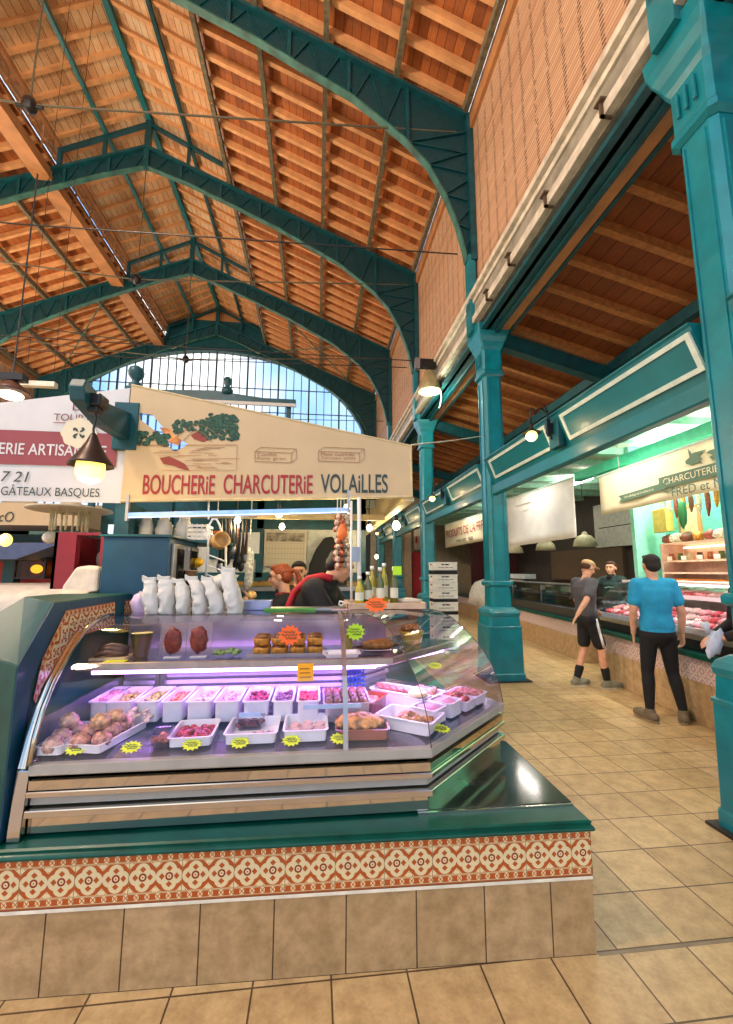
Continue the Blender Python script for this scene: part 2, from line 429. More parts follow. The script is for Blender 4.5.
# --- roof slopes: boards with rafters as parts
def roof_slope(name, xa, xb, zfun, m, rm, yn, y0=Y0R, y1=Y1R, th=.03, rh=.15, rw=.085):
    n = 1; b = MB()
    za, zb = zfun(xa), zfun(xb)
    b.add([(xa,y0,za+rh),(xb,y0,zb+rh),(xb,y1,zb+rh),(xa,y1,za+rh),(xa,y0,za+rh+th),(xb,y0,zb+rh+th),(xb,y1,zb+rh+th),(xa,y1,za+rh+th)],
          [(0,3,2,1),(4,5,6,7),(0,1,5,4),(1,2,6,5),(2,3,7,6),(3,0,4,7)])
    o = struct(b.build(name, m))
    r = MB(); r.beam((xa,0,za+rh/2),(xb,0,zb+rh/2), rw, rh, (0,0,1)); me = r.mesh('rafter', rm)
    for i in range(yn):
        q = bpy.data.objects.new('rafter', me); COL.objects.link(q); q.parent = o; q.location = (0, y0+.25+(y1-y0-.4)*i/(yn-1), 0)
    return o
PO = .16                             # purlin depth above the chord
LH = 2.12                            # lantern half width
LZ = 12.42; LR = 13.5                # lantern eaves, ridge
roof_slope('ceiling_1', RX+LH+.1, RX+HW+.05, lambda x: slope(x)+PO, ROOFW, RAFT, 49)
roof_slope('ceiling_2', RX-HW-.3, RX-LH-.16, lambda x: slope(x)+PO, ROOFW, RAFT, 49)
lz = lambda x: LR-(LR-LZ)/LH*abs(x-RX)
roof_slope('ceiling_3', RX, RX+LH+.12, lambda x: lz(x)+.12, LANTW, RAFT, 49, rh=.08)
roof_slope('ceiling_4', RX-LH-.35, RX, lambda x: lz(x)+.12, LANTW, RAFT, 49, rh=.08)
# aisle roof on the right, falling away from the nave
az = lambda x: 5.66-.28*(x-3.0)
roof_slope('ceiling_5', 2.86, 8.3, lambda x: az(x), AISLEW, mat('aisle_rafter_wood', '#ad6f3c', .6, var=.16), 38, -1.5, 19.2, rh=.12, rw=.09)

# --- purlins
def purlin(x, z, w_, h_, m, label, grp, y0=Y0R, y1=Y1R, name='purlin'):
    b = MB(); b.box(x-w_/2, x+w_/2, y0, y1, z, z+h_); o = b.build(name, m, loc=(x, y0, z)); return tag(o, label, name.replace('_',' '), grp)
GWOOD = mat('weathered_grey_green_purlin', '#6f6a55', .6, var=.2)
ords = ['uppermost', 'second from the top', 'third from the top', 'fourth from the top', 'lowest']
for i in range(5):
    x = RX+LH+.05+(HW-LH-.1)*i/4
    purlin(x, slope(x), .09, PO, GWOOD, 'grey-green purlin of the right nave roof slope, '+ords[i]+' of its slope', 'purlins of the right nave slope')
    x = RX-LH-.05-(HW-LH-.1)*i/4
    if i == 0:
        purlin(x-.27, slope(x-.27)-.22, .40, .26, BEAMW, 'wide bare timber beam under the left side of the roof lantern', 'purlins of the left nave slope', name='lantern_beam')
    purlin(x-(.52 if i==0 else 0), slope(x-(.52 if i==0 else 0)), .09, PO, GWOOD, 'grey-green purlin of the left nave roof slope, '+ords[i]+' of its slope', 'purlins of the left nave slope')
purlin(RX, LR, .13, .13, FTEAL, 'bright teal ridge purlin along the top of the roof lantern', 'lantern purlins', name='ridge_purlin')
for s_, nm in ((1,'right'),(-1,'left')):
    purlin(RX+s_*LH*.5, lz(RX+s_*LH*.5)-.0, .08, .12, DTEAL if s_ > 0 else FTEAL, 'dark teal purlin halfway up the %s side of the roof lantern' % nm if s_ > 0 else 'teal purlin halfway up the left side of the roof lantern', 'lantern purlins')
    purlin(RX+s_*(LH+.02), LZ+.0, .08, .12, BEAMW, 'timber eaves plate along the %s side of the roof lantern' % nm, 'lantern purlins', name='eaves_plate')
    # glazed side of the lantern
    b = MB(); x = RX+s_*(LH+.06)
    b.quad((x,Y0R,slope(x)+.02),(x,Y1R,slope(x)+.02),(x,Y1R,LZ),(x,Y0R,LZ))
    wd = struct(b.build('window_%d' % (2 if s_ > 0 else 3), PANE))
    g = MB()
    n = 30
    for i in range(n):
        y = Y0R+.1+(Y1R-Y0R-.2)*i/(n-1); g.box(x-.02,x+.02,y-.012,y+.012,slope(x)+.0,LZ)
    for zz in (slope(x)+.02, slope(x)+.22, slope(x)+.42): g.box(x-.015,x+.015,Y0R,Y1R,zz-.01,zz+.01)
    g.build('window_frame', BEAMW, wd)

# --- trusses
ARC = [(2.45,-5.92+RIDGE),(2.42,7.0),(2.3,7.5),(2.1,8.05),(1.8,8.6),(1.45,9.0),(.97,9.4),(.48,9.78),(-.2,10.15),(-1.13,10.66),(-2.3,11.2),(-3.6,11.77),(RX,12.14)]
UP = [(2.56,6.8),(2.56,9.65),(-3.54,12.24),(RX,RIDGE)]
mir = lambda P: [(2*RX-x, z) for x, z in P]
def interp(P, x):
    P = sorted(P)
    for (x0,z0),(x1,z1) in zip(P, P[1:]):
        if x0 <= x <= x1: return z0+(z1-z0)*(x-x0)/max(1e-6, x1-x0)
    return P[0][1] if x < P[0][0] else P[-1][1]
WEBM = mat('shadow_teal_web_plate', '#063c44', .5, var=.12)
RIMM = mat('pale_worn_flange_edge', '#35685f', .5, var=.25, scale=4)
def make_truss():
    t = thing('arched_truss', '', 'roof truss', (0, 0, 0), 0, 'arched iron trusses across the nave')
    for s_, P, U in ((1, ARC, UP), (-1, mir(ARC), mir(UP))):
        wb = MB()
        up = [(p[0], p[1]) for p in U]
        poly = [up[0]]+up[1:]+P[::-1]
        # web as quads between lower and upper line
        xs = [p[0] for p in P]
        lowp = P; n = len(P); tops = []
        for x, z in P:
            xx = x
            tops.append((xx, slope(xx)-.0) if abs(x-RX) < HW-.25 else (U[0][0], max(z+.02, 0) if z < 8.2 else z+.45))
        tops[0] = U[0]; tops[1] = (U[0][0], 7.3); tops[2] = (U[0][0], 8.2); tops[3] = (U[0][0], 9.1); tops[4] = U[1]
        rows = [[(a[0], .008*k, a[1]), (c[0], .008*k, c[1])] for k in (-1,) for a, c in zip(P, tops)]
        rows2 = [[(a[0], .008, a[1]), (c[0], .008, c[1])] for a, c in zip(P, tops)]
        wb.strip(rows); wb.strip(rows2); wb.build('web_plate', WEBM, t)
        fl = MB(); fl2 = MB()
        for a, c in zip(P, P[1:]): fl.beam((a[0],0,a[1]), (c[0],0,c[1]), .13, .03)
        fl.build('arched_flange', RIMM, t)
        for a, c in zip(U, U[1:]):
            if abs(a[0]-c[0]) < .01: fl2.box(a[0]-.05, a[0]+.05, -.11, .11, a[1], c[1])
            else: fl2.beam((a[0],0,a[1]-.03), (c[0],0,c[1]-.03), .22, .07)
        fl2.build('top_chord', DTEAL, t)
        # lattice diagonals on both faces
        lt = MB(); m_ = 22
        for i in range(m_):
            x0 = RX+s_*(HW-1.2)*(i/m_); x1 = RX+s_*(HW-1.2)*((i+1)/m_)
            z0l, z0u = interp(P, x0)+.03, slope(x0)-.05; z1l, z1u = interp(P, x1)+.03, slope(x1)-.05
            for y in (-.025, .025):
                if i % 2: lt.beam((x0,y,z0l),(x1,y,z1u), .015, .035, (0,1,0))
                else: lt.beam((x0,y,z0u),(x1,y,z1l), .015, .035, (0,1,0))
        for k in range(5):
            x0, z0 = P[1+k]; lt.beam((x0,-.03,z0),(U[0][0],-.03,z0+.35), .015, .035, (0,1,0)); lt.beam((x0,-.03,z0),(U[0][0],-.03,z0-.1), .015, .035, (0,1,0))
        lt.build('lattice', DTEAL, t)
        for k in range(6):
            x = RX+s_*(.9+k*1.04)
            g = MB(); g.box(x-.03,x+.03,-.06,.06,interp(P,x)+.01,slope(x)-.02); g.build('stiffener', DTEAL, t)
        # lantern frame on top
        ln = MB()
        ln.beam((RX+s_*LH,0,LZ-.05),(RX,0,LR-.05), .09, .09); ln.box(RX+s_*LH-.045, RX+s_*LH+.045, -.045, .045, slope(RX+LH)-.02, LZ)
        ln.box(RX+s_*LH*.5-.04, RX+s_*LH*.5+.04, -.04, .04, slope(RX+LH*.5)-.05, lz(RX+LH*.5))
        ln.build('lantern_frame', DTEAL, t)
    k = MB(); k.box(RX-.07,RX+.07,-.07,.07,12.1,LR); k.build('king_post', DTEAL, t)
    k = MB(); k.tube([(2*RX-2.35,0,9.35),(RX,0,8.9),(2.35,0,9.35)], .018, 6); k.tube([(RX,0,8.9),(RX,0,12.15)], .014, 6); k.build('tie_rod', mat('rusty_tie_rod','#54503f',.6), t)
    k = MB(); k.ell((RX,0,8.9),(.11,.11,.14)); k.cone((RX-.2,0,8.87),(RX+.2,0,8.87),.03,.03); k.build('rod_coupling', BLACK, t)
    k = MB(); k.tube([(2*RX-2.3,.0,6.95),(RX,0,6.8),(2.3,.0,6.95)], .012, 6); k.build('lower_tie_cable', BLACK, t)
    return t
tr = make_truss(); tr.location.y = TY[0]; tr['label'] = 'arched teal iron truss nearest the camera, crossing the top edge of the view'
for y, lb in ((TY[1],'arched teal iron truss second from the camera, its peak at upper left'),(TY[2],'arched teal iron truss third from the camera, behind the second')):
    copy_tree(tr, loc=(0,y,0), label=lb)
# end truss carries the glazed arch
tend = copy_tree(tr, loc=(0,TY[3]-.1,0), label='arched teal iron truss farthest away, framing the glazed end arch')
for c in list(tend.children):
    if c.name.startswith(('tie_rod','rod_coup','lower_tie')): bpy.data.objects.remove(c)

# bracing rods between the far trusses
for k, (x0, x1) in enumerate(((RX-6.4, RX-2.6), (RX+2.6, RX+6.4))):
    b = MB(); ya, yb = TY[2], TY[3]-.15
    b.tube([(x0,ya,slope(x0)-.1),(x1,yb,slope(x1)-.1)], .02, 6); b.tube([(x1,ya,slope(x1)-.1),(x0,yb,slope(x0)-.1)], .02, 6)
    tag(b.build('cross_bracing', RIMM), 'thin crossed bracing rods under the %s roof slope beside the end arch' % ('left','right')[k], 'bracing')

# --- end wall with the glazed arch
def archz(x):   # elliptical arch springing at 6.8
    t = min(1, abs(x-RX)/6.95); return 6.6+4.85*math.sqrt(max(0, 1-t*t))
EY = TY[3]+.05; b = MB(); N = 60
rows = []
for i in range(N+1):
    x = RX-6.95+13.9*i/N; rows.append([(x, EY, archz(x)), (x, EY, slope(x)+.1 if abs(x-RX) > LH else LZ+.5)])
b.strip(rows)
rows = [[(x_, EY+.2, z_) for (x_, _, z_) in r] for r in rows]; b.strip(rows)
struct(b.build('wall_end', DTEAL, fix=False))
b = MB(); b.prism([(RX-LH-.3,LZ-.1),(RX+LH+.3,LZ-.1),(RX+LH+.3,LZ+.12),(RX,LR+.15),(RX-LH-.3,LZ+.12)], (0,EY+.02,0), (1,0,0), (0,0,1), (0,.1,0)); struct(b.build('wall_gable', BEAMW))
b = MB(); b.box(RX-HW-1, RX-6.95, EY, EY+.25, 0, 9.6); b.box(RX+6.95, RX+HW+.4, EY, EY+.25, 6.0, 9.6); b.box(RX-8.2, 9.5, EY, EY+.25, 0, 4.3)
b.box(2.6, 9.5, EY, EY+.25, 4.2, 5.8)
struct(b.build('wall_back', mat('cream_back_wall', '#a39a80', .8)))
b = MB(); rows = []
for i in range(N+1):
    x = RX-6.9+13.8*i/N; rows.append([(x, EY+.1, 4.3), (x, EY+.1, archz(x))])
b.strip(rows); wi = struct(b.build('window_1', PANE, fix=False))
g = MB()
for i in range(1, 40):
    x = RX-6.95+13.9*i/40; t = .035 if i % 4 == 0 else .016; g.box(x-t,x+t,EY+.06,EY+.14,4.3,archz(x))
for z in (5.4,6.5,7.6,8.7,9.8):
    hw = 6.95*math.sqrt(max(0,1-((z-6.6)/4.85)**2)) if z > 6.6 else 6.95
    g.box(RX-hw,RX+hw,EY+.07,EY+.13,z-.014,z+.014)
g.build('glazing_bars', mat('dark_glazing_bars','#25353c',.5), wi)
b = MB()
for i in range(N):
    xa, xb = RX-6.95+13.9*i/N, RX-6.95+13.9*(i+1)/N; b.beam((xa,EY,archz(xa)),(xb,EY,archz(xb)), .3, .09)
struct(b.build('trim_2', DTEAL))
# slanted light slots in the spandrels
for s_, nm in ((1,'right'),(-1,'left')):
    b = MB(); x0 = RX+s_*.75; x1 = RX+s_*1.95
    b.beam((x0,EY-.13,12.02),(x1,EY-.13,11.45), .02, .2, (0,0,1)); o = b.build('spandrel_panel', mat('pale_slotted_panel','#cfcab8',.5))
    g = MB(); g.beam((x0+s_*.1,EY-.15,11.97),(x1-s_*.1,EY-.15,11.5), .02, .035, (0,0,1)); g.build('slot', DARK, o)
    tag(o, 'pale slotted panel above the glazed end arch, %s of its centre' % nm, 'panel', 'slotted panels above the end arch')

# --- clerestory walls, gutters, cornice beams
def side_walls(s_):
    nm = 'right' if s_ > 0 else 'left'; X = lambda x: x if s_ > 0 else 2*RX-x
    def bx(b, x0, x1, y0, y1, z0, z1): a, c = sorted((X(x0), X(x1))); return b.box(a, c, y0, y1, z0, z1)
    b = MB(); bx(b, 2.62, 2.7, -1.5, EY, 5.7, 9.9); struct(b.build('wall_'+nm, WALLW))
    b = MB(); bx(b, 2.56, 2.62, 1, EY, 9.35, 9.62); bx(b, 2.58, 2.62, 1, EY, 6.15, 6.3)
    struct(b.build('trim_%d' % (3 if s_ > 0 else 4), BEAMW))
    b = MB()
    bx(b, 2.44, 2.62, -1.5, EY, 6.06, 6.14); bx(b, 2.5, 2.64, -1.5, EY, 5.98, 6.06); bx(b, 2.48, 2.56, -1.5, EY, 5.62, 5.74)
    struct(b.build('trim_%d' % (5 if s_ > 0 else 6), GUTTER, bevel=.006))
    b = MB(); bx(b, 2.53, 2.66, -1.5, EY, 5.72, 5.99); bx(b, 2.56, 2.7, -1.5, EY, 5.6, 5.7)
    struct(b.build('trim_%d' % (7 if s_ > 0 else 8), GUTG))
    b = MB(); bx(b, 2.56, 2.8, -1.5, EY, 5.44, 5.5); bx(b, 2.64, 2.7, -1.5, EY, 5.44, 5.72); bx(b, 2.8, 2.86, -1.5, EY, 5.40, 5.66)
    struct(b.build('trim_%d' % (9 if s_ > 0 else 10), DTEAL))
side_walls(1); side_walls(-1)
b = MB(); b.box(2.88,3.04,-1.5,EY,5.46,5.66); tag(b.build('wall_plate', BEAMW, loc=(2.9,-1.5,5.5)), 'planed timber wall plate carrying the right aisle rafters', 'beam')
b = MB(); b.box(3.04,3.09,-1.5,EY,5.44,5.58); tag(b.build('edge_angle', DTEAL, loc=(3.04,-1.5,5.5)), 'dark teal iron edge along the timber wall plate', 'beam')
for y, w1 in ((3.06,'nearest the camera, level with the top of the near column'),(4.02,'second from the camera'),(4.95,'third from the camera'),(5.7,'beside the second column head')):
    b = MB(); b.box(2.45,2.49,y-.012,y+.012,5.60,5.76); b.box(2.43,2.56,y-.05,y+.05,5.74,5.76); b.box(2.45,2.56,y-.012,y+.012,5.60,5.62)
    tag(b.build('gutter_bracket', mat('rusty_bracket','#5a4632',.7), loc=(2.45,y,5.6)), 'rusty gutter bracket, '+w1, 'bracket', 'gutter brackets')

# --- columns
def make_column(beam=True):
    t = thing('iron_column', '', 'column', (2.78,0,0), 0, 'square iron columns along the right aisle')
    C8 = lambda r, c: [(r,-r+c),(r,r-c),(r-c,r),(-r+c,r),(-r,r-c),(-r,-r+c),(-r+c,-r),(r-c,-r)]
    def sec(b, prof):
        rows = [[(x, y, z) for x, y in C8(r, r*c)] for r, c, z in prof]; b.strip(rows, True)
        n = len(b.v); b.f.append(tuple(range(7,-1,-1))); b.f.append(tuple(range(n-8,n)))
        return b
    b = MB(); sec(b, [(.275,.10,0),(.275,.10,.10),(.262,.10,.12),(.252,.10,.75),(.259,.10,.755),(.259,.10,.775),(.242,.12,.78),(.232,.12,.92),(.242,.12,.93),(.25,.12,.97),(.23,.14,1.01),(.18,.2,1.05)]); b.build('pedestal', TEAL, t, bevel=.004)
    b = MB(); sec(b, [(.165,.28,1.04),(.158,.28,1.38),(.15,.28,4.75)]); b.build('shaft', TEAL, t)
    b = MB()
    for sx, sy in ((-1,0),(0,-1)):
        if sx: b.box(-.166,-.15,-.09,-.078,1.45,4.65); b.box(-.166,-.15,.078,.09,1.45,4.65)
        else: b.box(-.09,-.078,-.166,-.15,1.45,4.65); b.box(.078,.09,-.166,-.15,1.45,4.65)
    b.build('shaft_beading', TEAL, t)
    b = MB(); sec(b, [(.18,.28,1.36),(.2,.28,1.38),(.2,.28,1.42),(.18,.28,1.44)]); sec(b, [(.155,.28,4.70),(.19,.2,4.73),(.19,.2,4.78),(.165,.2,4.82)]); b.build('collar', TEAL, t)
    b = MB(); sec(b, [(.17,.2,4.8),(.17,.2,5.15),(.19,.15,5.2),(.21,.1,5.28),(.24,.08,5.36),(.26,.05,5.44),(.27,.05,5.56)])
    for y in (-.07,.0,.07): b.box(-.2,-.18,y-.012,y+.012,4.9,5.1)
    b.build('capital', TEAL, t, bevel=.003)
    b = MB(); b.box(-.32,-.05,-.11,.11,5.5,6.02); b.box(-.32,-.2,-.09,.09,5.9,6.9); b.build('upper_post', TEAL, t)
    if beam:
        b = MB(); b.beam((.15,0,5.42),(5.4,0,4.0), .16, .26); b.build('aisle_tie_beam', DTEAL, t)
    b = MB(); b.box(-.32,.34,-.31,.30,0,.018); b.build('foot_plate', mat('dark_base_plate','#2c2a28',.6), t)
    return t
c0 = make_column(); c0.location = (2.795,2.40,0); c0['label'] = 'thick teal iron column at the right edge, nearest the camera'
labs = ['teal iron column standing free between the glass case and the people','teal iron column with the stack of white crates at its foot','teal iron column behind the oil bottles, fourth from the camera','farthest teal iron column seen at the back of the aisle']
for y, lb in zip((6.45,10.6,14.75,18.6), labs): copy_tree(c0, loc=(2.78,y,0), label=lb)
lc = copy_tree(c0, loc=(2*RX-2.78,10.6,0), label='teal iron column of the left arcade, hidden behind the left kiosk', group='left arcade columns')
for y, lb in ((6.45,'teal iron column of the left arcade, nearer the camera'),(14.75,'teal iron column of the left arcade, farther back')):
    copy_tree(lc, loc=(2*RX-2.78,y,0), label=lb, group='left arcade columns')
# long purlin below the aisle rafters
b = MB(); b.box(4.86,4.98,-1.5,EY,4.93,5.10); tag(b.build('purlin', DTEAL, loc=(4.9,-1.5,5)), 'dark teal purlin running along under the aisle roof above the shop fascia', 'purlin')

# globe lamps added out of view to brighten the roof and floor
WARMG = glow('added_globe_glow', '#ffdcae', 6)
def added_globe(loc, label, pw):
    t = thing('added_globe_lamp', label, 'lamp', loc, 0, 'added globe lamps of the hall')
    b = MB(); b.ell((0,0,0),(.22,.22,.22),n=24,m=14); b.build('globe', WARMG, t, smooth=True); b = MB(); b.cone((0,0,.2),(0,0,.34),.09,.05); b.tube([(0,0,.3),(0,0,2.6)], .012, 6); b.build('stem', BLACK, t)
    o = plight('lamp_light', (0,0,-.4), pw, '#ffe2c4', .3, t); return t
for (x, y, z, pw, lb) in ADDED_GLOBES: added_globe((x,y,z), 'added unseen globe lamp high in the hall, '+lb, pw)

# ================================================================== RIGHT SHOPS
# fascia panels hung between the columns, leaning faces with pale frames
BAYS = [-1.69, 2.40, 6.45, 10.6, 14.75, 18.6]
flab = [('out past the near column, nearer the viewer','out past the near column'),('long and nearest, beside the column at the right edge','right of the free standing column, left of the nearest lantern'),('first one beyond the free standing column','second one beyond the free standing column'),('first one beyond the column with the crates','second one beyond the column with the crates'),('next to last one in the distance','last one in the distance')]
pn = Vector((.17,0,-.44)).normalized()
prof = [(2.567,3.318),(2.567,3.305),(2.587,3.29),(2.727,2.911),(2.68,2.898),(2.68,2.771),(2.694,2.758),(2.78,2.758),(2.78,3.318)]
for k in range(5):
    y0, y1 = BAYS[k]+.14, BAYS[k+1]-.14
    t = thing('shop_fascia', 'teal shop fascia with two pale frames, '+('out past the near column','between the near and the free standing column','between the free standing column and the crates','beyond the column with the crates','farthest along the aisle')[k], 'fascia', (2.6,(y0+y1)/2,2.758), 0, 'fascia lengths between the aisle columns')
    b = MB(); b.prism(prof, (0,y0,0), (1,0,0), (0,0,1), (0,y1-y0,0)); b.build('board', FTEAL, t, world=True)
    o = Vector((2.589,0,3.258)); nrm = Vector((pn.z,0,-pn.x)).normalized(); H_ = .295
    P = lambda y, h, d: tuple(Vector((o.x,y,o.z))+pn*h+nrm*d)
    def slab(b, y0, y1, h0, h1, d0, d1):
        vs = [P(y0,h0,d0),P(y1,h0,d0),P(y1,h1,d0),P(y0,h1,d0),P(y0,h0,d1),P(y1,h0,d1),P(y1,h1,d1),P(y0,h1,d1)]
        b.add(vs, [(0,3,2,1),(4,5,6,7),(0,1,5,4),(1,2,6,5),(2,3,7,6),(3,0,4,7)])
    for ya, yb in ((y0+.01,y0+1.65),(y1-1.80,y1-.17)):
        b = MB(); slab(b, ya+.03, yb-.03, .03, H_-.03, .0, .008); pq = b.build('panel', FTEAL, t, world=True)
        b = MB(); slab(b, ya, yb, 0, .038, 0, .02); slab(b, ya, yb, H_-.038, H_, 0, .02); slab(b, ya, ya+.042, .038, H_-.038, 0, .02); slab(b, yb-.042, yb, .038, H_-.038, 0, .02)
        b.build('frame', PALE, pq, world=True)
BULBG = glow('warm_globe_glow', '#ffdc78', 1.6)
def fascia_lamp():
    t = thing('wall_lantern', '', 'wall lamp', (2.60,4.36,3.157), 0, 'swan neck lanterns on the fascia')
    k = .667; sc = lambda P: [tuple(c*k for c in p) for p in P]
    b = MB(); b.box(0,.067,-.093,.093,-.22,.16); b.build('back_plate', DTEAL, t, bevel=.006)
    b = MB(); b.box(-.067,0,.0,.04,-.053,.067); b.box(-.08,-.04,-.02,.0,-.093,.107); b.build('gear_box', BLACK, t)
    b = MB(); b.tube(sc([(-.02,.03,-.18),(-.05,.03,.1),(-.08,.03,.28),(-.16,.03,.36),(-.24,.03,.34),(-.29,.03,.25),(-.31,.03,.33),(-.35,.03,.36),(-.37,.03,.3),(-.37,.03,.06)]), .0095, 8); b.tube(sc([(-.06,.03,.3),(-.12,.03,.44),(-.17,.03,.4)]), .007, 6); b.build('swan_neck', BLACK, t, smooth=True)
    b = MB(); b.lathe([(r*k,z*k) for r, z in [(.015,.08),(.03,.06),(.035,.0),(.06,-.03),(.15,-.07),(.155,-.085),(.14,-.08),(.05,-.04)]], (-.247,.02,0), 20); sh_ = b.build('shade', mat('bronze_lamp_shade','#3d3a30',.5,.6), t, smooth=True)
    b = MB(); b.ell((-.247,.02,-.087),(.064,.064,.06)); b.build('globe', BULBG, sh_, smooth=True)
    plight('lamp_light', (-.30,.02,-.22), 2.5, '#ffd9a0', .05, t)
    return t
fl = fascia_lamp(); fl['label'] = 'lit globe lantern on the fascia just right of the free standing column'
for y_, lb in ((8.52,'lit globe lantern on the fascia beside the column behind the crates'),(12.67,'small lit globe lantern far along the fascia'),(16.7,'tiny lit globe lantern at the far end of the fascia')):
    copy_tree(fl, loc=(2.60,y_,3.157), label=lb)

# stall ceiling with pale joists, mint edge beam
MINT = mat('mint_green_paint', '#3fbf97', .5, var=.06); PMINT = mat('pale_mint_wall', '#86cdb4', .6, var=.05)
b = MB(); b.box(3.65,8.3,-1.5,EY,3.68,3.74); ce = struct(b.build('ceiling_6', mat('cream_ceiling_boards','#cfd6c0',.6)))
for i in range(26):
    y = -.9+i*.75; b = MB(); b.box(3.67,8.2,y,y+.16,3.57,3.68); b.build('joist', mat('pale_green_joist','#9fd6bd',.5), ce)
b = MB(); b.box(4.84,4.96,-1.0,7.5,3.27,3.44); tag(b.build('edge_beam', MINT, loc=(4.9,0,3.4)), 'bright mint green beam above the cream charcuterie banner', 'beam')
for i, (x, y, m_) in enumerate(((5.1,3.6,'near the column at the right edge'),(5.3,5.6,'near the mint partition'),(5.6,8.6,'in the dark shop'),(5.6,12.0,'farther back'),(4.1,3.4,'before the cream banner, nearer the column'),(4.1,5.8,'before the far end of the cream banner'),(4.1,8.6,'before the grey-white blind'),(4.1,12.6,'before the farm produce banner'))):  # tubes added out of sight to brighten the banners, counters and ceiling
    t = thing('added_ceiling_tube', 'added tube light under the shop ceiling, '+m_, 'light', (x,y,3.5), 0, 'added tube lights under the shop ceiling'); b = MB(); b.box(-.04,.04,-.55,.55,.0,.07); b.build('housing', WHITEP, t); b = MB(); b.cone((0,-.55,-.02),(0,.55,-.02),.018,.018,10); b.build('tube', glow('added_tube_glow','#fff0e2',4), t)
    d = bpy.data.lights.new('tube_light','AREA'); d.shape = 'RECTANGLE'; d.size = .06; d.size_y = 1.1; d.energy = (34,34,9,9,13,13,10,13)[i]; d.color = (1,.9,.82); o = bpy.data.objects.new('tube_light', d); COL.objects.link(o); o.parent = t; o.location = (0,0,-.05)
    d = bpy.data.lights.new('tube_light','AREA'); d.shape = 'RECTANGLE'; d.size = .5; d.size_y = 1.1; d.energy = (22,22,12,12,3,3,3,3)[i]; d.color = (1,.93,.86); o = bpy.data.objects.new('tube_light', d); COL.objects.link(o); o.parent = t; o.location = (0,0,-.06); o.rotation_euler = (PI,0,0)  # added upward light that brightens the joists
# walls behind the stalls
b = MB(); b.box(5.75,5.85,-1.5,6.5,0,3.68); struct(b.build('wall_mint', mat('mint_back_wall','#5fbfa8',.5)))
b = MB(); b.box(5.2,5.85,6.5,6.58,0,3.68); struct(b.build('wall_partition', PMINT))
b = MB(); b.box(8.2,8.3,-1.5,EY,0,5.5); b.box(7.4,7.5,6.58,EY,0,3.68); struct(b.build('wall_right', mat('dark_brown_shop_wall','#3a332c',.8)))
b = MB(); b.box(7.25,7.4,8.0,10.5,2.2,3.3); cab = tag(b.build('wall_cabinet', mat('grey_white_cabinet','#b9b8ac',.5), loc=(7.3,9,2.2)), 'grey-white wall cabinet high on the back wall of the dark shop', 'cabinet')
g = MB(); g.box(7.235,7.25,8.2,10.3,2.68,2.70); g.box(7.235,7.25,9.1,9.14,2.5,2.7); g.build('handle_rail', DARK, cab, world=True)
b = MB(); b.box(7.36,7.4,7.0,8.3,1.3,2.1); tag(b.build('menu_board', mat('green_menu_board','#12694f',.5), loc=(7.2,7,1.3)), 'plain dark green board on the back wall behind the woman in the apron', 'board')
b = MB(); b.box(7.3,7.39,9.6,12.8,1.35,2.2); tag(b.build('wall_shelf', mat('brown_wall_shelf','#5b4632',.7), loc=(7.3,9.6,1.35)), 'brown shelf unit on the back wall of the dark shop', 'shelf')
# columns of shop fronts far away: door
b = MB(); b.box(4.22,4.8,18.84,18.92,0,2.45); struct(b.build('door_1', mat('deep_red_door','#b3141c',.5)))
b = MB(); b.box(3.86,4.16,18.7,18.92,0,3.4); struct(b.build('wall_pillar', mat('cream_pillar','#b9a68a',.7)))
b = MB(); b.box(5.6,7.4,15.2,15.28,0,3.68); struct(b.build('wall_divider', mat('dark_red_divider','#4a1418',.7)))

# banners
CREAM = mat('cream_banner_cloth', '#f0e8c2', .75, var=.03, scale=4); GREYB = mat('grey_white_blind', '#e6e7e2', .7, var=.03, scale=4)
SAGE = mat('sage_green_print', '#5e7b63', .7, var=0); RED = mat('red_print', '#a8232a', .7, var=0); INK = mat('dark_green_black_print', '#273430', .7, var=0)
def ybanner(name, y0, y1, z0a, z0b, z1a, z1b, X, m, label, cat='banner', ret=True):
    # y0 far end, y1 near end (reading direction runs towards the camera)
    t = thing(name, label, cat, (X,(y0+y1)/2,(z0a+z1a)/2)); b = MB(); N = 24; rows = []
    for i in range(N+1):
        f = i/N; y = y0+(y1-y0)*f; dx = .012*math.sin(i*1.3); za, zb = z0a+(z0b-z0a)*f, z1a+(z1b-z1a)*f
        rows.append([(X+dx*(1-j/6), y, za+(zb-za)*j/6) for j in range(7)])
    b.strip(rows); b.build('cloth', m, t, world=True, smooth=True, solid=.006)
    b = MB(); b.cone((X,y0,z1a+.0),(X,y1,z1b+.0),.02,.02,8); b.build('rail', PALE, t, world=True)
    for f in (.15,.85):
        y = y0+(y1-y0)*f; b = MB(); b.cone((X,y,z1a+(z1b-z1a)*f),(X,y,3.60),.006,.006,6); b.build('hanger', SATIN, t, world=True)
    return [c for c in t.children if c.name.startswith('cloth')][0] if ret else t
t = ybanner('charcuterie_banner', 6.6, 3.3, 2.51, 2.55, 3.16, 3.19, 4.7, CREAM, 'cream banner with green animal heads and CHARCUTERIE lettering over the meat counter')
X = 4.67; A = (0,-1,0); U_ = (0,0,1)
b = MB(); b.box(X,X+.004,3.4,5.315,2.705,2.86); b.build('green_band', SAGE, t, world=True)
lettering('CHARCUTERIE', CREAM, t, (X-.004,5.235,2.745), A, U_, .82, .085)
lettering('FRED et M', SAGE, t, (X-.004,5.11,2.565), A, U_, .72, .11)
b = MB(); b.prism([(6.13,2.75),(5.2,2.78),(5.2,2.69),(6.13,2.64),(6.05,2.70)], (X-.004,0,0), (0,1,0), (0,0,1), (.006,0,0)); b.build('ribbon', SAGE, t, world=True)
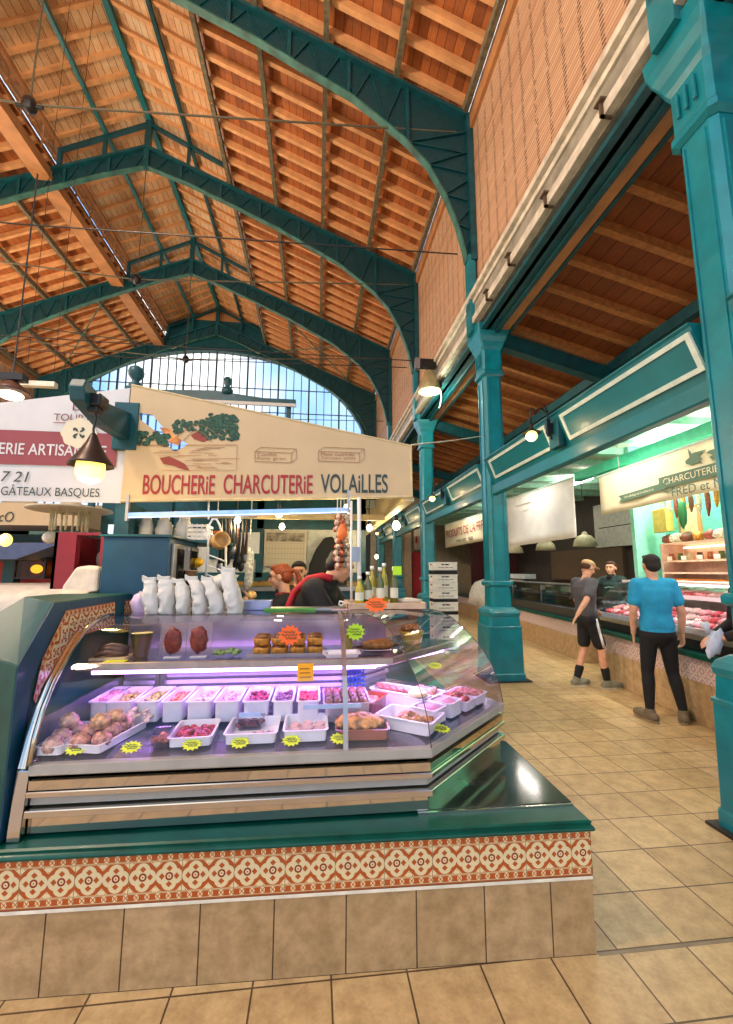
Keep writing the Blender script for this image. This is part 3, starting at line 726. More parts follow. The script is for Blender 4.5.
lettering('Indépendant', CREAM, t, (X-.009,5.98,2.68), (0,-1,.03), U_, .58, .045)
b = MB()
for i in range(6): b.beam((X-.004,5.28-.035*i,2.69),(X-.004,5.16-.035*i,2.61),.004,.008,(1,0,0))
b.build('stripes', SAGE, t, world=True)
donkey = [(-0.0503, 0.191), (-0.1007, 0.1119), (-0.1258, 0.1216), (-0.302, 0.1138), (-0.1888, 0.0724), (-0.2341, 0.0176), (-0.1963, 0.0089), (-0.2391, -0.0511), (-0.1762, -0.0058), (-0.0755, -0.027), (0.0, 0.0096), (0.0025, 0.0488), (-0.0629, 0.0781)]
b = MB(); b.prism(donkey, (X-.004,4.853,2.935), (0,1,0), (0,0,1), (.006,0,0)); b.build('donkey_head_emblem', SAGE, t, world=True)
duck = [(0.0, 0.0772), (-0.0503, 0.1003), (-0.1057, 0.0992), (-0.146, 0.0475), (-0.2013, 0.0598), (-0.2164, -0.0151), (-0.1762, -0.0502), (-0.0805, -0.0301), (-0.0352, 0.0189), (-0.0805, 0.0355), (-0.0453, 0.059)]
b = MB(); b.prism(duck, (X-.004,4.555,2.925), (0,1,0), (0,0,1), (.006,0,0)); b.build('duck_head_emblem', SAGE, t, world=True)
t = ybanner('grey_blind', 10.18, 7.32, 2.18, 2.20, 3.36, 3.31, 4.7, GREYB, 'plain grey-white cloth blind hanging over the dark shop front', 'blind')
b = MB(); b.box(4.665,4.675,8.9,9.6,3.10,3.115); b.box(4.665,4.675,9.0,9.25,2.95,2.962); b.build('faint_print', mat('faint_grey_print','#a9a9a0',.7,var=0), t, world=True)
t = ybanner('farm_produce_banner', 15.4, 11.4, 2.44, 2.45, 3.29, 3.23, 4.7, CREAM, 'yellowish banner with red PRODUITS DE LA FERME lettering farther along the aisle')
lettering('PRODUITS DE LA FERME', RED, t, (X-.004,15.2,2.78), A, U_, 4.1, .26)
b = MB()
for y_ in (14.0,13.5,12.9): b.box(X-.004,X+.002,y_-.4,y_,2.58,2.64)
b.build('faint_small_print', mat('faint_olive_print','#a9a184',.7,var=0), t, world=True)
t = ybanner('small_far_banner', 18.8, 17.2, 2.50, 2.50, 3.45, 3.40, 4.3, mat('cream_white_banner','#e0d6c2',.7), 'small cream banner with a red mark above the far red door')
b = MB(); b.box(4.28,4.29,18.1,18.4,2.8,3.1); b.build('red_mark', RED, t, world=True)

# near meat counter, skewed a little to the aisle: local y runs away from the camera, x into the stall
RZ = -.13; ORG = Vector((4.28,6.26,0))
RM = Matrix.Translation(ORG) @ Matrix.Rotation(RZ, 4, 'Z')
def W(x, y, z=0): return tuple(RM @ Vector((x,y,z)))
CT = thing('meat_counter', 'tiled meat counter with glazed display at the right, behind the man in the blue T-shirt', 'counter', tuple(ORG), RZ)
b = MB(); L_ = -5.6
b.quad((0,0,0),(0,L_,0),(0,L_,.43),(0,0,.43),[(0,0),(-L_,0),(-L_,.43),(0,.43)]); b.quad((.9,.0,0),(0,0,0),(0,0,.43),(.9,0,.43),[(0,0),(.9,0),(.9,.43),(0,.43)])
b.build('tiled_base', beige_tile('counter_base_tiles',.45,.6,.1,'#c4aa84'), CT)
b = MB(); b.quad((-.004,0,.43),(-.004,L_,.43),(-.004,L_,.68),(-.004,0,.68),[(0,0),(-L_,0),(-L_,.25),(0,.25)]); b.quad((.9,.004,.43),(0,.004,.43),(0,.004,.68),(.9,.004,.68),[(0,0),(.9,0),(.9,.25),(0,.25)])
b.build('tile_frieze', DECOP, CT)
b = MB(); b.box(-.08,1.1,L_,.05,.68,.74); b.build('ledge', GREEN, CT, bevel=.01)
b = MB(); b.box(.02,1.05,L_,0,.74,.86); b.build('black_plinth', BLACK, CT, bevel=.01)
b = MB(); b.prism([(.0,.86),(-.03,.92),(0,.98),(.05,.98),(.05,.86)], (0,L_,0), (1,0,0), (0,0,1), (0,-L_,0)); b.build('bumper_rail', SATIN, CT)
b = MB(); b.prism([(.05,.95),(.62,1.12),(.62,1.08),(.05,.9)], (0,L_+.02,0), (1,0,0), (0,0,1), (0,-L_-.04,0)); b.build('display_deck', WHITEP, CT)
b = MB(); b.prism([(.60,1.26),(.95,1.26),(.95,1.23),(.60,1.23)], (0,L_+.02,0), (1,0,0), (0,0,1), (0,-L_-.04,0)); b.prism([(.57,1.23),(.6,1.23),(.6,1.28),(.57,1.28)], (0,L_,0), (1,0,0), (0,0,1), (0,-L_,0)); b.build('display_shelf', WHITEP, CT)
b = MB(); b.box(.95,1.0,L_,0,.86,1.30); b.build('back_panel', mat('steel_back_panel','#c9b6b4',.3,.3), CT)
b = MB(); b.box(.4,1.0,L_,0,1.43,1.455); b.build('canopy', mat('white_canopy','#e8d8cf',.4), CT)
b = MB(); b.box(.46,.52,L_+.1,-.1,1.405,1.43); b.build('light_tube', glow('pink_white_tube','#ffd0d8',5), CT)
b = MB(); pts = [(.0,.98),(.05,1.12),(.13,1.25),(.25,1.36),(.40,1.43)]
b.strip([[(x,L_,z),(x,-.02,z)] for x,z in pts]); b.build('front_glass', GLASS, CT, smooth=True, fix=False)
b = MB(); b.add([(.0,-.01,.98),(.05,-.01,1.12),(.13,-.01,1.25),(.25,-.01,1.36),(.40,-.01,1.43),(.95,-.01,1.43),(.95,-.01,.98)], [tuple(range(7))]); b.build('end_glass', GLASS, CT)
# meat on the deck and the shelf
MEATR = mat('red_meat', '#b3343a', .35, var=.35, scale=40, spec=.6); MEATP = mat('pink_meat', '#dd8f92', .4, var=.25, scale=45); FATW = mat('pale_fat', '#e8cdbf', .4, var=.2, scale=30)
random.seed(11)
meatlab = 'slab of %s meat lying on the deck of the right hand meat counter'
protos = []
for k, (m, nm) in enumerate(((MEATR,'red'),(MEATP,'pink'),(FATW,'pale'),(MEATP,'rosy'))):
    b = MB(); b.ell((0,0,.02),(.07,.055,.028),n=12,m=8,nz_=.5,nf=2.2,seed=k); protos.append((b.mesh('meat_cut', m, True), nm))
cnt = 0
for r_ in range(3):
    for i in range(24):
        me, nm = protos[(i*7+r_*3) % 4 if random.random() < .6 else (i//3) % 4]
        x = .13+.17*r_; y = -.12-i*.16+random.uniform(-.02,.02)
        o = bpy.data.objects.new('meat_cut', me); COL.objects.link(o); o.location = W(x, y, .955+(x-.05)*.298); o.rotation_euler = (0,-.28,random.uniform(-.6,.6)); o.scale = (1,1.1,1+random.random()*.4)
        tag(o, 'meat cut on the right hand counter, %s row, %s from the far end' % (('front','middle','rear')[r_], ORD[i]), 'meat', 'meat cuts on the deck of the right hand counter')
for i in range(16):
    me, nm = protos[(i*5) % 4]
    o = bpy.data.objects.new('meat_cut', me); COL.objects.link(o); o.location = W(.72,-.2-i*.2,1.27); o.rotation_euler = (0,0,i); o.scale = (1.2,1.1,1)
    tag(o, 'meat cut on the right hand counter shelf, %s from the far end' % ORD[i], 'meat', 'meat cuts on the shelf of the right hand counter')
# tall cabinet and dry shelves behind
t = thing('shelf_cabinet', 'lit glass fronted shelf cabinet behind the right hand meat counter', 'cabinet', W(1.0,-1.25), RZ)
b = MB()
for z in (.86,1.30,1.55,1.72,1.98): b.box(0,.34,-1.9,1.2,z,z+.025)
b.box(0,.02,-1.9,-1.88,.86,2.0); b.box(0,.34,1.18,1.2,.86,2.0); b.box(0,.02,1.17,1.2,.86,2.0); b.box(.34,.36,-1.9,1.2,0,2.0)
b.build('frame', mat('pinkish_white_frame','#ddb9a2',.4), t)
b = MB(); b.box(.02,.3,-1.85,1.1,1.42,1.48); b.build('orange_shelf_front', mat('orange_shelf_liner','#d9853a',.5), t)
b = MB(); b.box(.28,.32,-1.85,1.1,1.93,1.95); b.build('light_strip', glow('warm_strip','#ffe8c0',2.5), t)
random.seed(5)
JARS = [mat('jar_amber','#a85c1c',.2,coat=.5), mat('jar_dark','#5a2418',.2,coat=.5), mat('jar_cream','#d9cfa0',.3), mat('jar_green','#4f6b2a',.3)]
jp = []
for m in JARS:
    b = MB(); b.lathe([(.0,0),(.035,0),(.038,.02),(.038,.075),(.03,.085),(.033,.09),(.033,.105),(0,.105)],n=14); jp.append(b.mesh('jar', m, True))
for i in range(13):
    o = bpy.data.objects.new('preserve_jar', jp[(i*3)%4]); COL.objects.link(o); o.location = W(1.13,-.1-i*.19,1.747)
    tag(o, ('amber','cream','dark','green')[0] and '%s jar in the lit shelf cabinet, %s from the left' % (('amber','green','cream','dark red')[i%4], ORD[i]), 'jar', 'jars in the lit shelf cabinet')
for i in range(7):
    b = MB(); b.box(0,.008,-.05,.05,0,.06); o = b.build('price_card', mat('white_card','#f2efe2',.6,var=0)); o.location = W(1.02,-.2-i*.3,1.748); o.rotation_euler = (0,0,RZ)
    tag(o, 'white price card along the lit shelf cabinet, %s from the left' % ORD[i], 'price card', 'price cards on the lit shelf cabinet')
# sausages in a tilted bin row on top, hanging goods above
SAUS = [mat('dry_sausage_red','#8a4438',.5,var=.4,scale=60), mat('dry_sausage_pale','#d8c2ae',.6,var=.4,scale=50), mat('dry_sausage_brown','#6b3b26',.5,var=.3,scale=50), mat('dry_sausage_ochre','#b9822c',.5,var=.3,scale=50)]
for i in range(12):
    b = MB(); b.ell((0,0,0),(.07,.11,.075),n=12,m=8,nz_=.35,nf=2,seed=i); m = SAUS[(i*5)%4]
    o = b.build('cured_ham_piece', m, smooth=True); o.location = W(1.17,.0-i*.21,2.08); o.rotation_euler = (0,0,i*.7)
    tag(o, 'cured ham piece on top of the lit shelf cabinet, %s from the left' % ORD[i], 'cured meat', 'cured meats on top of the shelf cabinet')
for i in range(15):
    n = 3; y = -.15-i*.155; m = SAUS[(i*3+1)%4]; t = thing('hanging_sausage', 'dry sausage on the rail over the right hand counter, %s from the left' % ORD[i], 'sausage', W(1.16,y+.05,2.42), 0, 'dry sausages hanging above the right hand counter')
    b = MB(); Lg = .26+.1*((i*7)%3)/2
    b.tube([(0,0,.3-Lg*0),(0,.004,.27),(.01,.01,.2),(.0,.0,.27-Lg*.6),(.0,.01,.27-Lg)], [.004,.028,.036,.034,.01], 10); b.build('casing', m, t, smooth=True)
    b = MB(); b.tube([(0,0,.3),(0,0,.42)], .003, 5); b.build('string', mat('string','#d9cfb8',.8), t)
b = MB(); b.cone(W(1.16,.1,2.84),W(1.16,-3.2,2.84),.012,.012,8); b.cone(W(1.16,.0,2.84),W(1.16,.0,3.6),.006,.006,6); b.cone(W(1.16,-3.,2.84),W(1.16,-3.,3.6),.006,.006,6); tag(b.build('hanging_rail', SATIN), 'steel rail with dry sausages hanging from it', 'rail')
t = thing('hanging_bag', 'yellow paper shopping bag with handles hanging by the mint wall', 'bag', W(1.14,.08,2.2), RZ)
b = MB(); b.box(-.06,.06,-.2,.12,0,.36); b.build('bag_body', mat('yellow_kraft_paper','#d8b85e',.7), t, bevel=.01)
b = MB(); b.tube([(0,-.1,.36),(0,-.08,.46),(0,.0,.46),(0,.02,.36)], .008, 6); b.build('handle', mat('yellow_kraft_paper','#d8b85e',.7), t)
b = MB(); b.ell((0,0,0),(.05,.06,.2),n=12,m=9,nz_=.3,seed=3); o = b.build('green_bottle_bundle', mat('dark_green_foil','#1f6b3a',.3), smooth=True); o.location = W(1.14,-.40,2.42)
tag(o, 'dark green bundle hanging between the yellow bag and the sausages', 'bundle')
t = thing('picture_frame', 'small framed picture on the mint wall beside the yellow bag', 'picture', (5.72,6.0,2.35))
b = MB(); b.box(-.0,.03,-.2,.2,-.25,.25); b.build('frame', BEAMW, t); b = MB(); b.box(-.005,0,-.15,.15,-.2,.2); b.build('print', mat('beige_print','#cdbb90',.6), t)
t = thing('price_notice', 'white notice with a red heading beside the column at the right edge', 'notice', (4.15,3.7,1.9))
b = MB(); b.box(0,.01,-.14,.14,-.15,.2); b.build('sheet', mat('white_card','#f2efe2',.6,var=0), t); b = MB(); b.box(-.004,0,-.14,.14,.12,.2); b.build('heading', RED, t); 
b = MB(); b.box(-.004,0,-.1,.08,.0,.02); b.box(-.004,0,-.1,.05,-.04,-.02); b.build('print_lines', mat('faint_grey_print','#a9a9a0',.7,var=0), t)
b = MB(); b.tube([(.005,0,-.15),(.005,0,-.95)], .008, 6); b.build('stand', BLACK, t)

# far shop: tiled base, glass counter, sheet covered counter
RZ2 = -.09; O2 = Vector((4.68,7.3,0)); 
t = thing('dark_shop_counter', 'long dark counter with glass cases behind the free standing column', 'counter', tuple(O2), RZ2)
b = MB(); b.quad((0,9.6,0),(0,0,0),(0,0,.42),(0,9.6,.42),[(0,0),(9.6,0),(9.6,.42),(0,.42)]); b.quad((0,0,0),(.8,0,0),(.8,0,.42),(0,0,.42),[(0,0),(.8,0),(.8,.42),(0,.42)]); b.build('tiled_base', beige_tile('far_base_tiles',.45,.6,.1,'#c0a47e'), t)
b = MB(); b.quad((-.004,9.6,.42),(-.004,0,.42),(-.004,0,.66),(-.004,9.6,.66),[(0,0),(9.6,0),(9.6,.24),(0,.24)]); b.quad((0,-.004,.42),(.8,-.004,.42),(.8,-.004,.66),(0,-.004,.66),[(0,0),(.8,0),(.8,.24),(0,.24)]); b.build('tile_frieze', DECOP, t)
b = MB(); b.box(-.06,.9,-.05,9.6,.66,.72); b.build('ledge', GREEN, t, bevel=.01)
b = MB(); b.prism([(0,.72),(-.04,.9),(.03,.92),(.8,.92),(.8,.72)], (0,0,0), (1,0,0), (0,0,1), (0,5.2,0)); b.build('front_panel', mat('dark_grey_panel','#3c4248',.3,.5), t)
b = MB(); b.strip([[(x,.05,z),(x,5.1,z)] for x,z in ((.02,.92),(.03,1.2),(.12,1.32),(.7,1.34))]); b.build('front_glass', glassm('smoky_glass','#cfd8d8',1.6), t, fix=False)
b = MB()
for y in (.05,1.7,3.4,5.1): b.box(.02,.045,y-.015,y+.015,.92,1.3)
b.box(.1,.7,.05,5.1,1.1,1.115); b.box(.1,.7,.05,5.1,1.32,1.335); b.build('steel_frame', SATIN, t)
b = MB(); b.box(.3,.6,3.3,4.3,1.40,1.52); b.build('lit_sign', mat('white_header','#cfd6d8',.4), t)
random.seed(9)
for i in range(12):
    b = MB(); b.box(-.1,.1,-.12,.12,0,.04); o = b.build('food_tray', [WHITEP, mat('brown_food','#7a4a2a',.5), SATIN, mat('green_food','#5c7a3a',.5)][i%4], bevel=.01); P = Matrix.Translation(O2) @ Matrix.Rotation(RZ2,4,'Z'); o.location = P @ Vector((.4,.5+i*.36,.925 if i%2 else 1.12))
    tag(o, 'small food tray in the dark shop glass case, %s from its near end' % ORD[i], 'tray', 'food trays in the dark shop case')
t = thing('covered_counter', 'counter draped with a ribbed off-white sheet, left of the free standing column', 'covered counter', (5.0,12.6,.72), RZ2)
b = MB(); rows = []
for i in range(52):
    y = -.9+i*.05; a = .012*math.sin(i*1.7)
    rows.append([(-.06+a,y,-.18),(.0+a,y,.1),(.08+a,y,.35),(.2+a,y,.52+a),(.45,y,.60+a),(.9,y,.62)])
b.strip(rows); b.build('sheet', mat('offwhite_sheet','#c9c5b6',.8), t, smooth=True, solid=.01)
# pendant lamps in the shop
def pendant():
    t = thing('pendant_lamp', '', 'pendant lamp', (5.5,8.3,2.1), 0, 'cream dome pendants in the dark shop')
    b = MB(); b.lathe([(.03,.3),(.05,.28),(.06,.24),(.13,.21),(.2,.13),(.235,.0),(.225,.0),(.19,.12),(.1,.2)], n=24, cap=False); b.build('shade', mat('cream_enamel','#bdb693',.4), t, smooth=True)
    b = MB(); b.tube([(0,0,.3),(0,0,1.56)], .006, 6); b.build('cord', BLACK, t); b = MB(); b.ell((0,0,.06),(.04,.04,.05)); b.build('bulb', glow('dim_bulb','#ffe6b0',1.0), t)
    return t
pl = pendant(); pl['label'] = 'cream dome pendant lamp above the man in the cap, the nearest and largest'
copy_tree(pl, loc=(5.5,9.85,2.1), label='cream dome pendant lamp in the middle of the dark shop')
copy_tree(pl, loc=(5.5,11.5,2.1), label='cream dome pendant lamp nearest the free standing column')
# stock crates
CR = mat('white_crate_plastic','#d9dad4',.5,var=.04)
def crate():
    t = thing('folding_crate', '', 'crate', (0,0,0), 0, 'stacked white crates by the column')
    b = MB(); hx, hy, h = .235, .18, .16
    b.box(-hx,hx,-hy,hy,0,.012)
    for s_ in (-1,1):
        b.box(-hx,hx,s_*hy-.008,s_*hy+.008,.012,h); b.box(s_*hx-.008,s_*hx+.008,-hy,hy,.012,h)
        b.box(-hx-.012,hx+.012,s_*hy-.014,s_*hy+.014,h-.02,h); b.box(s_*hx-.014,s_*hx+.014,-hy,hy,h-.02,h)
        for k in range(5): b.box(-hx+.03+.09*k,-hx+.04+.09*k,s_*hy-.014,s_*hy+.014,.01,h-.02)
    sh_ = b.build('shell', CR, t)
    b = MB(); b.box(-.08,.08,-hy-.0095,-hy-.0085,.1,.125); b.build('hand_slot', DARK, sh_)
    b = MB(); b.box(-hx-.0095,-hx-.0085,-.06,.06,.1,.125); b.build('hand_slot', DARK, sh_)
    b = MB(); b.box(-.15,.15,-hy-.0095,-hy-.0085,.05,.06); b.build('vent_slot', DARK, sh_)
    return t
k0 = crate(); 
CZ = [(0,1.12),(.185,1.12),(.37,1.12),(.555,1.12),(.805,1.1),(1.045,.97),(1.205,.97),(1.365,.97),(1.605,1.0)]
cl = ['lowest of its stack','second from the bottom','third from the bottom','fourth from the bottom','between the two lower black bands','just above the middle black band','middle of the upper white group','right under the uppermost black band','topmost of the stack']
for i, (z, sc) in enumerate(CZ):
    lab = 'white crate of the stack behind the glass case, '+cl[i]
    if i == 0: k0.location = (2.56,8.6,z); k0.scale = (1,1,sc); k0['label'] = lab
    else: copy_tree(k0, loc=(2.56,8.6,z), label=lab, scale=(1,1,sc))
for z, h, lb in ((.738,.063,'lowest'),(.985,.056,'middle'),(1.525,.076,'uppermost')):
    b = MB(); b.box(-.24,.24,-.185,.185,0,h); b.box(-.225,.225,-.17,.17,h-.01,h+.0); o = b.build('black_crate', BLACK, bevel=.006); o.location = (2.56,8.6,z); tag(o, 'flat black crate between the white ones, %s of the three' % lb, 'crate', 'flat black crates in the stack')

# ================================================================== BUTCHER STALL
# plinth
FP = [(-1.9,1.984),(1.185,1.897),(1.185,5.4),(-1.9,5.4)]
pl_ = thing('stall_plinth', 'tiled plinth with terracotta frieze and dark green ledge carrying the big glass case', 'plinth', (-.3,3.0,0))
def wallstrip(b, P, z0, z1, off=0.0):
    u = 0
    for i in range(len(P)-1):
        (x0,y0),(x1,y1) = P[i], P[i+1]; L = math.hypot(x1-x0,y1-y0); nx, ny = (y1-y0)/L*off, -(x1-x0)/L*off
        b.quad((x0+nx,y0+ny,z0),(x1+nx,y1+ny,z0),(x1+nx,y1+ny,z1),(x0+nx,y0+ny,z1),[(u,0),(u+L,0),(u+L,z1-z0),(u,z1-z0)]); u += L
WP = [(-1.9,1.984),(1.185,1.897),(1.185,5.4)]
b = MB(); wallstrip(b, WP, 0, .295); b.build('beige_base_tiles', PLTILE, pl_, world=True)
b = MB(); b.box(-1.9,1.0,2.2,5.4,0,.02); b.build('core', DARK, pl_, world=True)
b = MB(); wallstrip(b, WP, .30, .48, .006); b.build('tile_frieze', DECO, pl_, world=True)
b = MB(); wallstrip(b, WP, .288, .301, .009); b.build('white_grout_line', mat('white_trim','#ece2cc',.4), pl_, world=True)
b = MB()
lp = [(-1.95,1.962),(1.19,1.878),(1.206,5.42),(-1.95,5.42)]
inn = [(-1.95,2.4),(.45,2.4),(.45,5.42),(-1.95,5.42)]
prof = [(.030,.478),(.0,.478),(-.006,.482),(-.008,.490),(-.004,.498),(.004,.502),(.004,.508),(.0,.514),(.008,.52)]
rows = []
for d, z in prof: rows.append([(-1.95,1.962+d,z),(1.19-d,1.878+d,z),(1.206-d,5.42,z)])
b.strip(rows)
b.add([(-1.95,1.97,.52),(1.182,1.886,.52),(1.198,5.42,.52),(-1.95,5.42,.52),(-1.95,1.97,.50),(1.182,1.886,.50),(1.198,5.42,.50),(-1.95,5.42,.50)], [(0,1,2,3),(7,6,5,4),(0,4,5,1),(1,5,6,2),(2,6,7,3),(3,7,4,0)])
b.build('ledge', GREEN, pl_, world=True, auto=True, fix=False)
b = MB(); b.prism([(.46,2.013),(1.178,2.008),(1.188,2.72),(1.16,2.74)], (0,0,.521), (1,0,0), (0,1,0), (0,0,.012)); b.build('marble_inset', MARBLE, pl_, world=True, bevel=.002)
b = MB(); b.beam((.46,2.005,.523),(1.178,2.0,.523),.012,.014); b.build('steel_edge', CHROME, pl_, world=True)

# display case: profile swept along the front and the angled corner
P1, P2, P3 = Vector((-1.13,1.992)), Vector((.52,1.982)), Vector((1.12,2.582))
D1, D2, D3 = Vector((0,1)), Vector((-.414,1.0)), Vector((-.7071,.7071))
def st(d, z, k):
    p = (P1+D1*d, P2+D2*d, P3+D3*d)[k]; return (p.x, p.y, z)
def sweep(b, prof, ks=(0,1,2), cap=True):
    rows = [[st(d,z,k) for d,z in prof] for k in ks]; b.strip(rows)
    n = len(prof)
    if cap: b.add([st(d,z,ks[0]) for d,z in prof], [tuple(range(n))]); b.add([st(d,z,ks[-1]) for d,z in prof], [tuple(range(n))])
    return b
CS = thing('display_case', 'long curved glass refrigerated meat display case lit in violet', 'display case', (0,2.6,.52))
def cp(name, prof, m, smooth=False, closed=True, **k):
    b = MB(); pr = prof+[prof[0]] if closed else prof
    rows = [[st(d,z,kk) for d,z in pr] for kk in k.get('ks',(0,1,2))]; b.strip(rows)
    if closed:
        for kk in (k.get('ks',(0,1,2))[0], k.get('ks',(0,1,2))[-1]): b.add([st(d,z,kk) for d,z in prof], [tuple(range(len(prof)))])
    return b.build(name, m, k.get('parent', CS), world=True, smooth=smooth, fix=closed)
MIRR = mat('mirror_stainless_kick', '#c9bfae', .05, 1.0, var=0)
cp('kick_panel', [(.03,.532),(.03,.602),(.3,.602),(.3,.532)], MIRR)
cp('feet_rail', [(.1,.521),(.1,.533),(.7,.533),(.7,.521)], DARK)
cp('lower_bumper', [(.0,.602),(-.003,.604),(-.003,.626),(.0,.629),(.2,.633),(.2,.602)], CHROME)
cp('grey_band', [(.03,.637),(.035,.676),(.2,.676),(.2,.637)], RAILG)
cp('middle_bumper', [(.0,.677),(-.003,.679),(-.003,.695),(.0,.698),(.2,.70),(.2,.677)], CHROME)
cp('upper_steel_panel', [(.008,.701),(.008,.735),(-.004,.742),(.02,.745),(.2,.745),(.2,.701)], MIRR)
cp('shadow_gap', [(.08,.746),(.08,.757),(.2,.757),(.2,.746)], DARK)
cp('glass_rail', [(.0,.758),(-.004,.764),(-.002,.797),(.006,.80),(.03,.80),(.03,.758)], RAILG)
cp('deck', [(.03,.79),(.03,.80),(.10,.815),(.12,.82),(.86,.82),(.86,.79)], mat('stainless_display_deck','#8f889e',.22,.8))
cp('tank', [(.12,.757),(.12,.789),(.9,.789),(.9,.60),(.25,.60),(.25,.757)], DARK)
cp('back_panel', [(.86,.80),(.86,1.30),(.90,1.30),(.90,.80)], LILAC)
for i, z in enumerate((.86,.90,.94,.98,1.02,1.06)):
    cp('louvre', [(.835,z),(.842,z+.022),(.86,z+.026),(.86,z)], LILAC)
b = MB()
for x in (-.93,-.90,.28,): b.box(x-.012,x+.012,2.80,2.85,.82,1.14)
b.build('louvre_post', SATIN, CS, world=True)
GP = [(.0,.80),(.018,.90),(.038,.955),(.058,1.005),(.11,1.085),(.17,1.15),(.24,1.215),(.33,1.278),(.38,1.298),(.43,1.313),(.54,1.328),(.62,1.33)]
g1 = cp('front_glass', GP, GLASS, True, False, ks=(0,1)); g2 = cp('corner_glass', GP, glassm('haze_tinted_corner_glass','#f8f2fc',2.0), True, False, ks=(1,2))  # corner glass tinted and made more reflective for the violet haze
b = MB(); b.add([st(d,z,2) for d,z in GP]+[st(.86,1.33,2), st(.86,.80,2)], [tuple(range(len(GP)+2))]); b.build('end_glass', glassm('haze_tinted_end_glass','#f1e8fa',2.6), CS, world=True)  # lilac tint painted in for the violet reflections on the end glass
# edges of the glass
def edge(k, r_, name, m, extra=0, pts=GP):
    b = MB(); b.tube([st(d,z,k) for d,z in pts], r_, 8); return b.build(name, m, CS, world=True, smooth=True)
edge(0, .011, 'chrome_edge', CHROME); edge(1, .0022, 'glass_joint', mat('dark_silicone','#3a3640',.4)); edge(2, .0025, 'glass_edge', mat('dark_silicone','#3a3640',.4))
b = MB()
for f in (.71,):
    for (d0,z0),(d1,z1) in zip(GP, GP[1:]):
        x = P1.x+(P2.x-P1.x)*f; b.beam((x+.10-.0,P1.y+d0+.006,z0),(x+.10,P1.y+d1+.006,z1),.022,.006,(0,0,1))
b.build('centre_glass_clamp', SATIN, CS, world=True)
cp('top_glass', [(.60,1.322),(.60,1.331),(.90,1.331),(.90,1.322)], glassm('top_glass','#e6e8ea',1.3))
cp('top_rail', [(.885,1.30),(.885,1.34),(1.0,1.34),(1.0,1.30)], SATIN)
cp('rear_worktop', [(1.0,1.26),(1.0,1.30),(1.10,1.30),(1.10,1.26)], SATIN)
cp('rear_wall', [(.92,.54),(.92,1.30),(.96,1.30),(.96,.54)], GREYW)
sh = cp('glass_shelf', [(.30,1.118),(.30,1.128),(.74,1.128),(.74,1.118)], glassm('shelf_glass','#dfe8e6',1.2))
cp('shelf_rail', [(.292,1.098),(.288,1.102),(.288,1.13),(.296,1.135),(.31,1.12),(.31,1.098)], SATIN)
TUBE = glow('violet_white_tube', '#dca8ff', 4.5)
for nm, a, c in (('light_tube', st(.45,1.06,0), st(.45,1.06,1)), ('light_tube', st(.47,1.06,1), st(.40,1.06,2))):
    b = MB(); b.cone(a, c, .013, .013, 10); b.build(nm, TUBE, CS, world=True, smooth=True)
cp('lamp_housing', [(.42,1.078),(.42,1.095),(.52,1.095),(.52,1.078)], SATIN)
# left end: chrome upright, leg
b = MB(); b.prism([(1.985,.56),(2.005,.775),(2.03,.80),(2.06,.80),(2.07,.521),(1.985,.521)], (-1.185,0,0), (0,1,0), (0,0,1), (.05,0,0)); b.build('chrome_leg', CHROME, CS, world=True, bevel=.004)
b = MB(); rows = []
for d, z in [(-.01,.79)]+GP[1:8]: rows.append([(-1.172,P1.y+d+.008,z),(-1.14,P1.y+d,z),(-1.14,P1.y+d+.025,z-.01)])
b.strip(rows); b.build('chrome_end_trim', CHROME, CS, world=True, smooth=True)
b = MB(); b.box(-1.155,-1.145,2.03,2.85,.80,.95); b.build('end_plate', mat('dull_steel_end','#8d8794',.35,.7), CS, world=True)
# area light of the tubes
for nm, x0, x1, y, rz in (('tube_light',-1.05,.33,2.44,0),):
    d = bpy.data.lights.new(nm, 'AREA'); d.shape = 'RECTANGLE'; d.size = 1.4; d.size_y = .05; d.energy = 3.8; d.color = (.50,.20,1.0)
    o = bpy.data.objects.new(nm, d); COL.objects.link(o); o.parent = CS; o.location = Vector((-.36,2.43,1.045))-CS.location
d = bpy.data.lights.new('tube_light', 'AREA'); d.shape = 'RECTANGLE'; d.size = .7; d.size_y = .05; d.energy = 3; d.color = (.70,.42,1.0)
o = bpy.data.objects.new('tube_light', d); COL.objects.link(o); o.parent = CS; o.location = Vector((.56,2.58,1.045))-CS.location; o.rotation_euler = (0,0,PI/4)
b = MB(); b.box(-.5,-.1,1.983,1.985,.61,.625); 
# left end panel of the stall, bevelled and tiled
EPX = -1.2
t = thing('kiosk_end_partition', 'dark teal stepped end panel with a strip of terracotta tiles, left of the glass case', 'panel', (-1.5,2.5,.52))
lo = [(EPX,1.965),(EPX-.75,2.66),(EPX-.75,3.6),(EPX,3.6)]
z1, z2 = 1.19, 1.43
A_ = [(EPX,1.965,.521),(EPX-.75,2.66,.521),(EPX-.75,3.6,.521),(EPX,3.6,.521)]
B_ = [(EPX,1.965,z1),(EPX-.75,2.60,z1),(EPX-.75,3.6,z1),(EPX,3.6,z1)]
C_ = [(EPX,2.17,z2),(EPX-.42,2.66,z2),(EPX-.42,3.6,z2),(EPX,3.6,z2)]
b = MB(); v = A_+B_+C_
b.add(v, [(0,1,2,3),(0,4,5,1),(1,5,6,2),(2,6,7,3),(3,7,4,0),(4,8,9,5),(5,9,10,6),(6,10,11,7),(7,11,8,4),(8,11,10,9)])
b.build('body', mat('dark_green_matt_board','#01423a',.55,var=.1,spec=.3), t, world=True, bevel=.006)
b = MB(); b.prism([(1.967,.53),(1.967,1.19),(2.17,1.425),(3.5,1.425),(3.5,1.33),(2.22,1.33),(2.06,1.10),(2.03,.53)], (EPX,0,0), (0,1,0), (0,0,1), (.004,0,0)); b.build('inner_face', BLUET, t, world=True)
